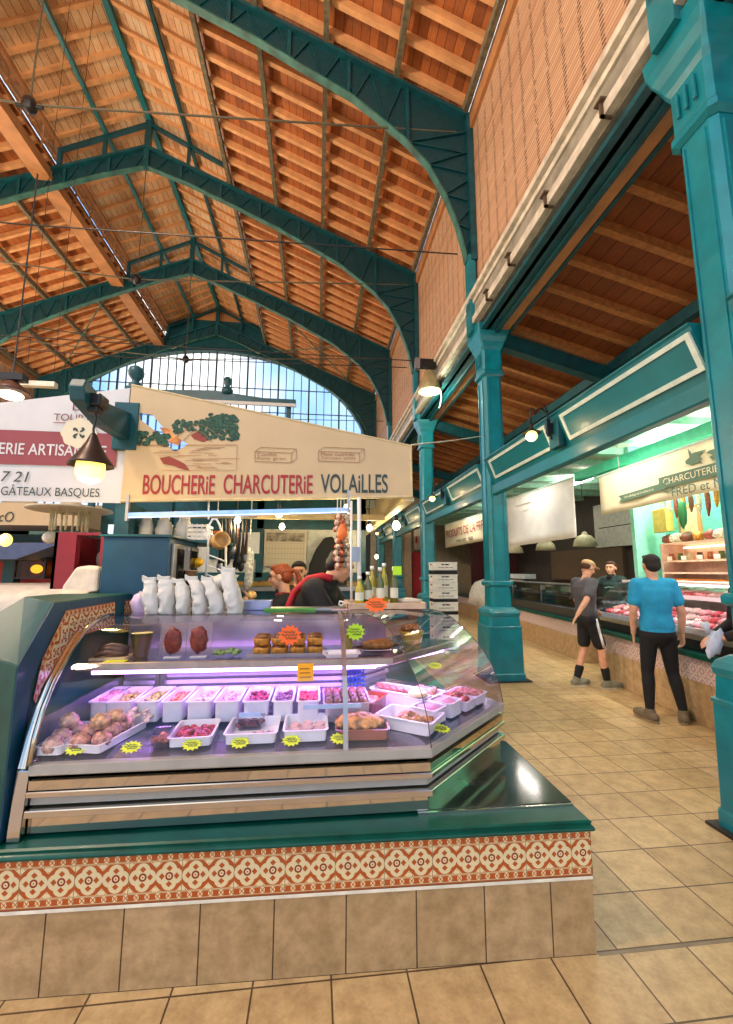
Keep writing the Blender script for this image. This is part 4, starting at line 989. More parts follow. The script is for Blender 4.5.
# tile strip following the slope on the inner face
b = MB(); x = EPX+.006
path = [(2.085,1.03),(2.12,1.19),(2.27,1.385),(2.78,1.392)]; path2 = [(2.17,.93),(2.24,1.12),(2.36,1.24),(2.80,1.25)]
u = 0
for i in range(3):
    L = math.dist(path[i], path[i+1]); b.quad((x,path[i][0],path[i][1]),(x,path[i+1][0],path[i+1][1]),(x,path2[i+1][0],path2[i+1][1]),(x,path2[i][0],path2[i][1]),[(u,.18),(u+L,.18),(u+L,.0),(u,.0)]); u += L
b.build('tile_strip', DECO, t, world=True)
b = MB(); b.quad((x,2.92,1.392),(x,3.2,1.392),(x,3.2,1.2),(x,2.92,1.2),[(0,.18),(.28,.18),(.28,0),(0,0)]); b.build('tile_strip', DECO, t, world=True)
b = MB(); b.quad((EPX+.005,2.78,1.2),(EPX+.005,2.92,1.2),(EPX+.005,2.92,1.42),(EPX+.005,2.78,1.42)); b.build('petrol_blue_stile', BLUET, t, world=True)

# ---------------- food in the case
def dish(name, w_, d_, h_, m, label, cat, loc, rz=0, taper=.82, th=.006, lipw=.008, group=None, corner=.02):
    # open tray with sloping walls; w_, d_ rim size
    def rr(w2, d2, c, z, n=3):
        P = []
        for cx, cy, a0 in ((w2-c,-d2+c,-90),(w2-c,d2-c,0),(-w2+c,d2-c,90),(-w2+c,-d2+c,180)):
            for k in range(n+1):
                a = math.radians(a0+90*k/n); P.append((cx+c*math.cos(a), cy+c*math.sin(a), z))
        return P
    b = MB(); W2, D2_ = w_/2, d_/2
    rows = [rr(W2*taper, D2_*taper, corner*.8, 0), rr(W2-lipw, D2_-lipw, corner, h_*.93), rr(W2, D2_, corner, h_*.95), rr(W2, D2_, corner, h_), rr(W2-lipw-.002, D2_-lipw-.002, corner, h_), rr(W2*taper-th, D2_*taper-th, corner*.7, th)]
    b.strip(rows, True); n = len(rows[0]); b.f.append(tuple(range(n-1,-1,-1))); b.f.append(tuple(range(len(b.v)-n, len(b.v))))
    o = b.build(name, m, auto=True); o.location = loc; o.rotation_euler = (0,0,rz); tag(o, label, cat, group); return o
def heap(name, w_, d_, h_, n, r, ms, label, cat, loc, rz=0, seed=1, flat=.6, base=.0, nz_=.35, lng=1.0):
    random.seed(seed); b = MB()
    for i in range(n):
        x, y = random.uniform(-w_/2,w_/2), random.uniform(-d_/2,d_/2); k = 1-(2*x/w_)**2*.5-(2*y/d_)**2*.5
        z = base+random.random()*h_*k; s_ = r*random.uniform(.75,1.25)
        M = Matrix.Rotation(random.uniform(0,PI),3,'Z') @ Matrix.Rotation(random.uniform(-.5,.5),3,'X')
        b.ell((x,y,z+s_*.3),(s_*lng,s_,s_*flat),M,n=8,m=6,nz_=nz_,seed=i)
    o = b.build(name, ms, smooth=True); o.location = loc; o.rotation_euler = (0,0,rz); tag(o, label, cat, kind='stuff'); return o
WP_ = mat('white_food_dish', '#ece8ee', .3, var=.02)
binlab = ['holding pale sausage meat, farthest left','of yellow green salad, second from the left','of gherkin salad, third from the left','of orange grated salad, fourth from the left','of beige pasta salad, fifth from the left','of pale pink salad, sixth from the left','of dark red cherries','of dark mixed olives','of bright red peppers beside the browned rolls']
binx = [(-1.10,-1.0),(-1.02,-.88),(-.875,-.755),(-.75,-.635),(-.63,-.50),(-.495,-.36),(-.355,-.215),(-.21,-.095),(-.09,.035)]
food = [('sausage_meat','#d98a86',.02),('yellow_green_salad','#a8a040',.013),('gherkin_salad','#9aa03a',.013),('carrot_salad','#d9743c',.012),('pasta_salad','#d9b394',.013),('pink_salad','#d9b0b6',.012),('red_cherries','#8f1d3a',.013),('dark_olives','#6a4450',.013),('red_peppers','#c81e3c',.014)]
for i, ((xa,xb),(nm,hx,rr_)) in enumerate(zip(binx, food)):
    x = (xa+xb)/2; y = 2.49-.012*i
    dish('salad_bin', xb-xa-.006, .30, .10, WP_, 'white bin '+binlab[i]+', back row', 'bin', (x,y,.84), 0, .86, group='white salad bins in the back row')
    heap(nm, (xb-xa)*.66, .22, .012, 42, rr_, mat(nm, hx, .35, var=.35, scale=50), nm.replace('_',' ')+' filling its white bin in the back row of the case', 'food', (x,y,.908), 0, seed=i+3)
    b = MB(); b.box(x-(xb-xa)*.38,x+(xb-xa)*.38,y-.115,y+.115,.86,.905); b.tf(Matrix.Translation((0,0,0)))
    fb = b.build('salad_filling', mat(nm, hx), loc=(x,y,.86)); tag(fb, 'deep filling of '+nm.replace('_',' ')+' under the heap in its white bin', 'food', kind='stuff')
# skewer dish, wide
dish('meat_skewer_dish', .24, .30, .09, mat('clear_grey_dish','#b9a9b4',.2), 'wide dish of browned meat rolls at the right end of the back row', 'dish', (.165,2.37,.84), .0, .88)
MBR = mat('browned_meat_roll', '#7a4434', .4, var=.35, scale=40)
for r_ in range(3):
    for c_ in range(5):
        b = MB(); b.ell((0,0,0),(.022,.045,.024),n=10,m=7,nz_=.2,seed=r_*5+c_); o = b.build('meat_roll', MBR, smooth=True); o.location = (.075+.043*c_,2.27+.09*r_,.925); tag(o, 'browned meat roll in the wide dish, %s row, %s from the left' % (('front','middle','back')[r_], ORD[c_]), 'meat roll', 'browned rolls in the wide dish')
# front row
def tray_slab(*a, **k): return dish(*a, **k)
dish('rolled_roast_tray', .20, .34, .035, WP_, 'white tray of small rolled roasts at the left end, second from the end', 'tray', (-.93,2.19,.823), -.25, .93)
ROAST = mat('netted_pork_roast', '#cf8f78', .45, var=.35, scale=45, bump=.4)
rr_ = [(-.985,2.07),(-.90,2.075),(-.975,2.145),(-.895,2.15),(-.955,2.22),(-.88,2.23)]
for i, (x, y) in enumerate(rr_):
    b = MB(); b.ell((0,0,0),(.040,.041,.034),n=18,m=12,nz_=.22,nf=4,seed=i)
    o = b.build('rolled_roast', ROAST, smooth=True); o.location = (x,y,.858+(.012 if i > 1 else 0)); o.rotation_euler = (0,0,i); tag(o, 'small tied roast on the left white tray, %s row from the front, %s one' % (ORD[i//2], ('left','right')[i%2]), 'roast', 'rolled roasts on the white tray')
for i, (x, y) in enumerate(((-.935,2.13),(-.90,2.19))):
    b = MB(); b.ell((0,0,0),(.040,.040,.034),n=18,m=12,nz_=.22,nf=4,seed=i+9); o = b.build('rolled_roast', mat('yellow_netted_roast','#cf9a6a',.45,var=.35,scale=45,bump=.4), smooth=True); o.location = (x,y,.915); tag(o, 'yellowish tied roast on top of the left white tray, the %s one' % ('front','back')[i], 'roast', 'upper roasts on the white tray')
heap('shredded_meat', .12,.12,.05,60,.014, mat('pale_pink_meat','#e8c4c0',.4,var=.2,scale=40), 'heap of pale pink meat at the back of the left white tray', 'meat', (-.85,2.33,.86), seed=8)
dish('end_tray', .11, .32, .035, WP_, 'white tray of pale poultry at the very left end of the case', 'tray', (-1.075,2.17,.823), -.05, .93)
for i, (x, y, z) in enumerate(((-1.08,2.05,.855),(-1.09,2.13,.86),(-1.07,2.21,.86),(-1.085,2.17,.91))):
    b = MB(); b.ell((0,0,0),(.038,.045,.034),n=16,m=10,nz_=.25,seed=i+20); o = b.build('poultry_piece', mat('pale_poultry','#dba891',.45,var=.3,scale=40), smooth=True); o.location = (x,y,z); tag(o, 'pale poultry piece on the end tray, '+('frontmost','second from the front','at the back','on top')[i], 'poultry', 'poultry on the end tray')
t = dish('small_clear_tub', .09,.12,.055, glassm('clear_plastic','#e8e4ee',1.5,.1), 'small clear tub of orange food between the roasts and the red meat', 'tub', (-.66,2.10,.823), .1)
heap('orange_food', .06,.08,.01,20,.014, mat('orange_food','#c87350',.4,var=.3,scale=40), 'orange food inside the small clear tub', 'food', (-.66,2.10,.84), .1, seed=4)
t = dish('small_dark_tub', .13,.10,.05, glassm('clear_plastic','#e8e4ee',1.5,.1), 'clear tub of dark red sauce standing in front of the cherry bin', 'tub', (-.30,2.24,.83), 0)
heap('dark_red_sauce', .10,.07,.008,26,.014, mat('dark_red_sauce','#7a2a34',.3,var=.2), 'dark red sauce inside the clear tub in front of the cherries', 'food', (-.30,2.24,.845), 0, seed=5)
dish('red_meat_dish', .19,.24,.04, WP_, 'white dish of bright red diced meat in the front row', 'dish', (-.535,2.16,.823), .04, .9)
heap('red_diced_meat', .14,.17,.014,60,.016, mat('bright_red_meat','#b3202c',.3,var=.35,scale=50,spec=.7), 'bright red diced meat in the front row', 'meat', (-.535,2.15,.835), .04, seed=6)
dish('pale_mince_dish', .235,.24,.045, WP_, 'white dish with a little pale mince, left of the sausage dish', 'dish', (-.275,2.16,.823), 0, .9)
heap('pale_mince', .13,.07,.006,40,.011, mat('pale_mince','#d9a3a8',.4,var=.3,scale=60), 'little heap of pale mince in the front row', 'meat', (-.25,2.11,.833), 0, seed=7)
dish('white_sausage_dish', .205,.24,.05, WP_, 'white dish of pale pink sausages beside the glass clamp', 'dish', (-.035,2.16,.823), 0, .9)
PS = mat('pale_pink_sausage','#e0b6b8',.35,var=.15,scale=40)
for r_ in range(4):
    for c_ in range(3):
        b = MB(); b.ell((0,0,0),(.026,.013,.013),n=10,m=8); o = b.build('small_sausage', PS, smooth=True); o.location = (-.09+.055*c_+.01*(r_%2),2.09+.035*r_,.85+.004*(c_%2)); o.rotation_euler = (0,0,.2*(c_-r_)); tag(o, 'small pale pink sausage, %s row from the front, %s from the left' % (ORD[r_], ORD[c_]), 'sausage', 'pale sausages in the white dish')
# terracotta dish with pie, red terrine
TERR = mat('brown_terracotta_dish', '#9c5340', .3, var=.08, coat=.4)
dish('terracotta_dish', .25,.20,.045, TERR, 'shallow terracotta dish carrying a pastry topped pie', 'dish', (.225,2.13,.823), -.05, .9)
b = MB(); b.ell((0,0,0),(.105,.07,.035),n=26,m=12,nz_=.18,nf=5,seed=2)
for i in range(14): a = i*2*PI/14; b.ell((.1*math.cos(a),.068*math.sin(a),-.005),(.018,.018,.014),n=8,m=6)
o = b.build('pastry_pie', mat('golden_pastry','#cf9455',.5,var=.3,scale=30,bump=.3), smooth=True); o.location = (.215,2.135,.875); tag(o, 'golden pastry topped pie in the shallow terracotta dish', 'pie')
dish('red_terrine_dish', .15,.24,.085, mat('dark_red_earthenware','#8f2f22',.25,coat=.5), 'deep dark red terrine dish behind the pie', 'terrine', (.285,2.40,.823), -.55, .88)
b = MB(); b.ell((0,0,0),(.058,.095,.022),n=16,m=8,nz_=.3,nf=4,seed=5); o = b.build('pate_block', mat('rosy_pate','#a4604e',.4,var=.3,scale=35), smooth=True); o.location = (.285,2.40,.885); o.rotation_euler = (0,0,-.55); tag(o, 'rosy pate filling the dark red terrine dish', 'pate')
dish('stew_dish', .20,.30,.06, WP_, 'white oblong dish of golden meat chunks at the glass corner', 'dish', (.47,2.19,.823), .95, .85)
heap('golden_meat_chunks', .12,.15,.02,34,.02, mat('golden_stew_meat','#b9804a',.4,var=.35,scale=40), 'golden meat chunks in the white oblong dish', 'meat', (.485,2.19,.85), .95, seed=12)
dish('sliced_meat_dish', .17,.28,.085, WP_, 'deep white dish of sliced cooked meat behind the terrine dish', 'dish', (.47,2.56,.823), .9, .88)
for i in range(5):
    b = MB(); b.ell((0,0,0),(.05,.042,.014),n=14,m=8,nz_=.2,seed=i); o = b.build('meat_slice', mat('cooked_meat_slice','#b3625a',.4,var=.3,scale=40), smooth=True); d_ = (i-2)*.045; o.location = (.47-d_*.78,2.56+d_*.6,.905); o.rotation_euler = (.35,.2,.9); tag(o, 'slice of cooked meat in the deep white dish, %s from the back' % ORD[4-i], 'meat slice', 'cooked slices in the deep white dish')
for i, (x, y, lb) in enumerate(((.585,2.27,'nearer the glass corner'),(.70,2.37,'farther from the glass corner'))):
    dish('square_tub', .14,.15,.07, WP_, 'square white tub of pink salad, the one '+lb, 'tub', (x,y,.823), .785, .92)
    b = MB(); b.ell((0,0,0),(.06,.06,.008),n=16,m=6,nz_=.2,seed=i); o = b.build('pink_spread', mat('pink_spread','#d98fae',.4,var=.1), smooth=True); o.location = (x,y,.885); tag(o, 'pink spread filling the square white tub '+lb, 'food')
for i, (x, y, lb, m) in enumerate(((.80,2.48,'next to the square tubs','#b3534e'),(.66,2.62,'in the back corner','#c9756c'),(.90,2.58,'by the end glass','#c98a80'))):
    dish('corner_dish', .15,.2,.05, WP_, 'white dish of cut meat %s in the angled corner' % lb, 'dish', (x,y,.823), .785, .9)
    heap('cut_meat', .1,.14,.03,24,.022, mat('cut_meat_%d' % i,m,.4,var=.35,scale=40), 'cut meat heaped in its dish %s in the angled corner' % lb, 'meat', (x,y,.85), .785, seed=30+i)
b = MB(); b.cone((0,0,0),(0,0,.02),.05,.052,24); o = b.build('camembert', mat('pale_yellow_cheese','#e6c98a',.5), smooth=False, bevel=.004); o.location = (.565,2.43,.90); tag(o, 'round yellow pate cake on the white dish behind the square tubs', 'cake')
b = MB(); b.box(-.05,.05,-.04,.04,0,.0)
dish('cheese_stand', .12,.12,.075, WP_, 'white tub under the round yellow cake', 'tub', (.565,2.43,.823), .785, .92)
# blue crate stack behind corner
for i in range(4):
    b = MB(); b.box(-.055,.055,-.05,.05,0,.004)
    for k in range(5): b.box(-.055+.024*k,-.05+.024*k,-.05,-.045,0,.03); b.box(-.055+.024*k,-.05+.024*k,.045,.05,0,.03)
    b.box(-.058,.058,-.052,-.046,.028,.034); b.box(-.058,.058,.046,.052,.028,.034); o = b.build('blue_basket', mat('blue_plastic_basket','#2c49b8',.4)); o.location = (.24,2.72,.825+.045*i); o.rotation_euler = (0,0,.3)
    tag(o, ['lowest','second','third','topmost'][i]+' of the small blue plastic baskets stacked at the back of the case', 'basket', 'small blue baskets at the back of the case')
# price tags, star shaped
YG = mat('acid_yellow_card', '#e3f02a', .6, var=0, emit=None); OR = mat('fluorescent_orange_card', '#ff6a18', .6, var=0); LG = mat('lime_green_card','#b6e81e',.6,var=0)
def burst(loc, r, m, label, up=(0,-.5,.86), n=12, sx=1.4, scr=True, rz=0):
    P = []
    for i in range(n*2):
        a = PI*i/n; q = r*(1 if i % 2 else .72); P.append((q*math.cos(a)*sx, q*math.sin(a)))
    U2 = Vector((0,.35,.94)).normalized() if up is None else Vector(up)
    t = thing('price_star', label, 'price tag', loc, rz)
    ax = Vector((1,0,0)); b = MB(); b.prism(P, (0,0,0), ax, U2, tuple(ax.cross(U2)*.003)); cd = b.build('card', m, t)
    b = MB(); o_ = -ax.cross(U2)*-.004
    for j, (x0, x1, y) in enumerate(((-.55,.4,.28),(-.65,.6,0),(-.3,.55,-.28))):
        p = []
        for k in range(9): f = k/8; p.append(tuple(ax*(r*sx*(x0+(x1-x0)*f))+U2*(r*(y+.11*math.sin(k*2.4+j)))+ax.cross(U2)*.0042))
        b.tube(p, r*.05, 4)
    b.build('handwriting', mat('pen_ink','#3c4a2a',.6,var=0), cd); return t
tl = Vector((0,.85,.52)).normalized()
for x, y, lb in ((-.98,2.035,'in front of the rolled roasts'),(-.76,2.03,'in front of the empty deck beside the roasts'),(-.515,2.03,'in front of the red diced meat'),(-.315,2.03,'in front of the pale mince'),(-.095,2.03,'in front of the pale sausages'),(.115,2.03,'in front of the pastry pie')):
    burst((x,y,.838), .031, YG, 'acid yellow star price tag '+lb, up=tuple(tl))
burst((.60,2.10,.838), .031, YG, 'acid yellow star price tag in the angled corner by the golden chunks', up=tuple(Vector((-.5,.7,.52)).normalized()), rz=.2)
burst((-.13,2.33,1.245), .055, OR, 'orange star price tag above the little quiches', up=(0,.2,.98), sx=1.15)
burst((.22,2.42,1.245), .05, LG, 'lime green star price tag on the metal platter', up=(0,.2,.98), sx=1.1)
burst((.345,2.50,1.385), .048, OR, 'orange star price tag in front of the oil bottles', up=(0,.2,.98), sx=1.5, n=10)
burst((.66,2.40,1.06), .02, YG, 'small yellow price tag hanging in the corner glass', up=(0,.6,.8), sx=2)
t = thing('yellow_price_card', 'square orange-yellow price card hanging from the glass shelf', 'price tag', (-.045,2.265,1.07))
b = MB(); b.box(-.04,.04,-.002,.002,-.04,.045); b.build('card', mat('orange_yellow_card','#ffb71a',.6,var=0), t)
b = MB()
for k in range(3): b.box(-.028,.02+.004*k,-.0035,-.002,.018-.02*k,.022-.02*k)
b.build('handwriting', mat('brown_ink','#8a4a10',.6,var=0), t)
for x, w_ in ((-.30,.10),(.09,.28)):
    t = b = MB(); b.box(-w_/2,w_/2,-.002,.002,-.010,.010); o = b.build('shelf_label', mat('pale_blue_label','#a9c4e0',.4), loc=None); o.location = (x,2.20,.925 if w_ > .2 else .90); tag(o, 'pale blue label strip in front of the %s' % ('browned meat rolls' if w_ > .2 else 'tub of dark red sauce'), 'label')
# upper shelf z = 1.128
SZ = 1.129
t = thing('blood_sausage_board', 'dark coiled sausages on a board at the left end of the glass shelf', 'sausage', (-1.03,2.42,SZ))
b = MB(); b.box(-.085,.085,-.06,.06,0,.012); b.build('board', mat('pale_board','#cbb490',.6), t)
b = MB()
for k in range(3): b.tube([(-.07+.01*k,-.04+.02*k,.025+.014*k),(-.02,-.03+.025*k,.035+.014*k),(.04,-.025+.02*k,.03+.013*k),(.075,.01*k,.026+.01*k)], .013, 8)
b.build('coils', mat('dark_sausage_skin','#4b3630',.3,var=.3), t, smooth=True)
b = MB(); b.box(-.05,.05,-.03,.03,0,.002); o = b.build('yellow_card', YG); o.location = (-.98,2.34,SZ+.001); tag(o, 'flat yellow card on the shelf below the dark coiled sausages', 'price tag')
t = thing('olive_bowl', 'tapering dark olive bowl with a pale yellow surface on the glass shelf', 'bowl', (-.90,2.44,SZ))
b = MB(); b.lathe([(.03,0),(.035,.004),(.055,.12),(.062,.125),(.056,.125),(.05,.11)], n=24); b.build('bowl', mat('olive_glaze','#4d4a22',.25,coat=.5), t, smooth=True)
b = MB(); b.cone((0,0,.118),(0,0,.122),.054,.054,24); b.build('cream_surface', mat('pale_yellow_cream','#efe9a0',.5), t)
for x, lb in ((-.735,'left'),(-.605,'right')):
    t = thing('vacuum_pack', 'upright pack of dark red dried beef on the glass shelf, %s of the two' % lb, 'meat pack', (x,2.42,SZ), .0)
    b = MB(); b.box(-.065,.065,-.006,.006,0,.175); wr = b.build('wrapper', glassm('pack_film','#f4eef4',2.5,.15), t)
    b = MB(); b.ell((0,-.008,.085),(.045,.014,.068),n=16,m=10,nz_=.25,seed=int(-x*10)); b.build('dried_beef', mat('dark_dried_beef','#6e2218',.4,var=.4,scale=45), t, smooth=True)
    b = MB(); b.box(-.04,.04,-.02,.02,0,.004); b.build('foot', WHITEP, t)
heap('leafy_garnish', .12,.05,.02,26,.014, mat('leafy_green','#6f8f5a',.5,var=.4,scale=40), 'little leafy garnish on the glass shelf beside the packs of beef', 'garnish', (-.46,2.42,SZ+.012), seed=21)
t = thing('quiche_tray', 'long steel tray carrying small browned quiches on the glass shelf', 'tray', (-.13,2.48,SZ)); b = MB(); b.box(-.225,.2,-.11,.12,0,.006); b.box(-.225,.2,-.115,-.11,0,.018); b.build('plate', SATIN, t)
QB = mat('browned_quiche_top','#6b3f14',.4,var=.4,scale=50); QP = mat('golden_quiche_side','#c38a35',.5,var=.3,scale=40)
q0 = thing('small_quiche', 'small round browned quiche on the long steel tray', 'quiche', (0,0,0), 0, 'small quiches on the steel tray')
b = MB(); b.lathe([(.0,0),(.038,0),(.044,.03),(.044,.034),(.03,.036),(0,.036)], n=18); b.build('crust', QP, q0, smooth=True); b = MB(); b.lathe([(.04,.034),(.036,.042),(.02,.046),(0,.047)], n=18, cap=False); b.build('top', QB, q0, smooth=True)
first = True
for l_ in range(2):
    for c_ in range(4):
        for r_ in range(2):
            p = (-.13-.155+.095*c_+.0, 2.43+.10*r_, SZ+.007+.048*l_)
            lb = 'small browned quiche, %s layer, %s row, %s from the left' % (('lower','upper')[l_], ('front','back')[r_], ORD[c_])
            if first: q0.location = p; q0['label'] = lb; first = False
            else: copy_tree(q0, loc=p, label=lb)
b = MB(); b.ell((0,0,.05),(.032,.032,.05),n=16,m=12,nz_=.15,seed=3); o = b.build('glazed_pear', mat('green_brown_glaze','#7b7432',.3,var=.3), smooth=True); o.location = (.175,2.46,SZ); tag(o, 'round green-brown jar standing right of the glass clamp', 'jar')
t = thing('metal_platter', 'oval steel platter with a brown terrine on the angled glass shelf', 'platter', (.36,2.50,SZ), .3)
b = MB(); b.lathe([(.09,0),(.1,.006),(.16,.016),(.165,.022),(.155,.02),(.095,.01),(0,.008)], n=32, sx=1.0, sy=.6); b.build('platter', STEEL, t, smooth=True)
b = MB(); b.ell((0,0,.035),(.10,.05,.03),n=24,m=10,nz_=.2,nf=5,seed=4); b.build('terrine_loaf', mat('brown_terrine','#8a5a2a',.45,var=.3,scale=40), t, smooth=True)
t = thing('glass_bowl', 'round bowl of yellow preserved food at the right end of the glass shelf', 'bowl', (.60,2.72,SZ))
b = MB(); b.lathe([(.045,0),(.06,.01),(.075,.07),(.078,.08),(.07,.07),(.05,.012),(0,.01)], n=24); b.build('bowl', mat('yellow_glazed_bowl','#b99a3a',.25,var=.2,coat=.5), t, smooth=True)
random.seed(3); b = MB()
for i in range(16): b.ell((random.uniform(-.05,.05),random.uniform(-.05,.05),.075+random.random()*.03),(.022,.018,.014),n=8,m=6,nz_=.3,seed=i)
b.build('preserves', mat('mixed_preserves','#b07a48',.4,var=.5,scale=30), t, smooth=True)
dish('shelf_plate', .2,.14,.02, WP_, 'flat white box lid under the angled shelf light', 'lid', (.14,2.36,1.131), 0)

# ================================================================== BUTCHER STALL SUPERSTRUCTURE
TZ = 1.332
PAPER = mat('white_paper_bag', '#cfcdc8', .6, var=.04, bump=.15)
def paper_bag(i, x, y, lean, h, w_, lab):
    t = thing('paper_bag', 'white paper bag on the case, '+lab, 'bag', (x,y,TZ), 0, 'white bags on the glass case')
    b = MB(); rows = []; n = 30
    for j in range(25):
        f = j/24; z = h*f; ww = w_*(.92+.12*math.sin(PI*f)-.16*max(0,f-.55)/.45); dd = .056*(math.sin(PI*min(1,f*.90+.14))**.6)*(1.1-.55*f)+.006
        row = []
        for k in range(n):
            a = 2*PI*k/n; ca, sa = math.cos(a), math.sin(a)
            px = ww/2*math.copysign(abs(ca)**.6, ca); py = dd*math.copysign(abs(sa)**.8, sa)
            q = noise.noise(Vector((px*20+i*5,py*20,z*16)))*.010+(.5-abs(noise.noise(Vector((px*38+i*9,py*38+3,z*26)))))*.014-.005
            row.append((px+q+lean*f*f-.01*math.sin(f*3+i), py+q, z+q*.5*(f > .9)))
        rows.append(row)
    b.strip(rows, True); nn = len(b.v); b.f.append(tuple(range(n-1,-1,-1))); b.f.append(tuple(range(nn-n,nn))); bb = b.build('bag_body', PAPER, t, auto=True)
    b = MB(); b.prism([(-w_*.43,-.02),(w_*.43,-.02),(w_*.46,.012),(-.01,.004),(-w_*.44,.014)], (lean,-.012,h), (1,0,-.12), (.0,0,1), (0,.022,0)); b.build('folded_top', PAPER, bb, bevel=.003)
BG = [(-.955,.20,.085,-.04,'leftmost of the row'),(-.87,.205,.078,-.045,'second from the left'),(-.785,.19,.072,-.05,'third from the left'),(-.70,.205,.078,-.06,'fourth from the left'),(-.61,.20,.072,-.06,'fifth from the left, just left of the tallest bag'),(-.51,.255,.088,-.04,'the tallest, at the right end of the row')]
for i, (x, h, w_, ln, lb) in enumerate(BG): paper_bag(i, x+.03, 2.66, ln, h, w_, lb)
t = thing('paper_bag', 'crumpled white paper bag lying across the tops of the standing bags', 'bag', (-.60,2.74,TZ+.17))
b = MB(); b.ell((0,0,0),(.13,.06,.045),Matrix.Rotation(-.35,3,'Y'),n=18,m=10,nz_=.4,nf=3,seed=4); b.build('bag_body', PAPER, t, smooth=True)
b = MB(); b.beam((-.02,.0,-.17),(-.02,0,0),.05,.05); b.build('lower_fold', PAPER, t, bevel=.01)

# post with ball finial, upper frame
t = thing('kiosk_post', 'dark teal post with a ball finial between the two big banners', 'post', (-1.49,3.52,0))
b = MB(); b.box(-.055,.055,-.055,.055,0,3.05); b.build('shaft', DTEAL, t, bevel=.01)
b = MB(); b.lathe([(.05,3.05),(.05,3.08),(.025,3.10),(.03,3.115),(.058,3.15),(.062,3.18),(.05,3.215),(.02,3.235),(0,3.238)], n=20); b.build('ball_finial', DTEAL, t, smooth=True)
# big banners, cloth on a tube frame
TAN = mat('tan_banner_vinyl', '#c6ae86', .4, var=.03, scale=3); WHB = mat('white_banner_vinyl', '#cdced2', .4, var=.03, scale=3)
BROWN = mat('faded_brown_print', '#9a6b50', .6, var=0); DRED = mat('wine_red_print', '#9c1f24', .5, var=0); DINK = mat('slate_green_print', '#2c3f3e', .5, var=0); MAR = mat('maroon_band_print', '#8c4046', .5, var=.03); TGREEN = mat('tree_green_print', '#1e4a38', .6, var=.5, scale=60)
BT = thing('butcher_banner', 'large tan banner with BOUCHERIE CHARCUTERIE VOLAiLLES lettering and a bridge scene', 'banner', (-.4,3.4,2.1))
by = lambda x: 3.42-.02*(x+1.5)
outer = [(-1.485,2.10),(.76,2.175),(.755,2.60),(-1.475,3.03)]
hole = [(-1.396,2.803),(-1.30,2.79),(-1.225,2.70),(-1.02,2.56),(-1.10,2.50),(-1.13,2.505),(-1.27,2.66),(-1.39,2.75)]
def holed(name, outer, hole, yoff, m, parent):
    bm = bmesh.new(); E = []
    for L in (outer, hole):
        vs = [bm.verts.new((x,by(x)+yoff,z)) for x, z in L]
        E += [bm.edges.new((vs[i],vs[(i+1)%len(vs)])) for i in range(len(vs))]
    bmesh.ops.triangle_fill(bm, use_beauty=True, use_dissolve=False, edges=E)
    me = bpy.data.meshes.new(name); bm.to_mesh(me); bm.free(); me.transform(wmat(parent).inverted()); me.materials.append(m)
    o = bpy.data.objects.new(name, me); COL.objects.link(o); o.parent = parent; s_ = o.modifiers.new('s','SOLIDIFY'); s_.thickness = .008; s_.offset = 0; return o
BTc = holed('cloth', outer, hole, 0, TAN, BT)
b = MB(); b.prism(hole, (0,3.415,0), (1,0,0), (0,0,1), (0,.004,0)); b.build('clear_window', glassm('clear_vinyl','#dcebff',1.2), BT, world=True)
b = MB(); b.prism([(-1.24,2.69),(-1.15,2.68),(-1.06,2.60),(-1.09,2.55),(-1.16,2.57)], (0,3.409,0), (1,0,0), (0,0,1), (0,.003,0)); b.build('painted_lamp_glow', mat('painted_orange_glow','#f0904a',.2,var=.3,scale=14), BT, world=True)  # orange patch painted for a lamp's glow showing in the hole
b = MB(); b.cone((-1.485,3.42,2.10),(.76,3.375,2.175),.012,.012,8); b.cone((-1.475,3.42,3.03),(.755,3.375,2.60),.01,.01,8); b.cone((.76,3.375,2.175),(.755,3.375,2.60),.01,.01,8); b.build('tube_frame', mat('cream_tube','#c9b68a',.5), BT, world=True)
a_ = Vector((1,-.02,.02)); U_ = (0,0,1); yf = lambda x: by(x)-.009
lettering('BOUCHERiE', DRED, BTc, (-1.33,yf(-1.33),2.152), a_, U_, .535, .155, bold=.012)
lettering('CHARCUTERiE', DRED, BTc, (-.73,yf(-.73),2.168), a_, U_, .69, .155, bold=.012)
lettering('VOLAiLLES', DINK, BTc, (.022,yf(0),2.19), a_, U_, .54, .155, bold=.012)
def bxyz(x, z, d=.009): return (x, by(x)-d, z)
b = MB()
for (x0,x1,z0) in ((-.50,-.215,2.435),(.0,.33,2.452)):
    P = [(x0,z0),(x1,z0-.005),(x1,z0+.075),(x0,z0+.08)]
    for i in range(4): b.tube([bxyz(*P[i]),bxyz(*P[(i+1)%4])], .0022, 4)
    b.tube([bxyz(P[3][0],P[3][1]),bxyz(P[3][0]+.04,P[3][1]+.035),bxyz(P[2][0]+.04,P[2][1]+.035),bxyz(P[2][0],P[2][1])], .002, 4); b.tube([bxyz(P[1][0],P[1][1]),bxyz(P[1][0]+.04,P[1][1]+.035),bxyz(P[2][0]+.04,P[2][1]+.035)], .002, 4)
b.build('outlined_boxes', BROWN, BTc, world=True)
lettering('Confits', BROWN, BTc, bxyz(-.48,2.478), a_, U_, .15, .028); lettering('Foie gras', BROWN, BTc, bxyz(-.48,2.443), a_, U_, .22, .028)
lettering('Plats cuisinés', BROWN, BTc, bxyz(.02,2.494), a_, U_, .27, .028); lettering('Terrines, pâtés', BROWN, BTc, bxyz(.02,2.46), a_, U_, .28, .028)
random.seed(4); b = MB()
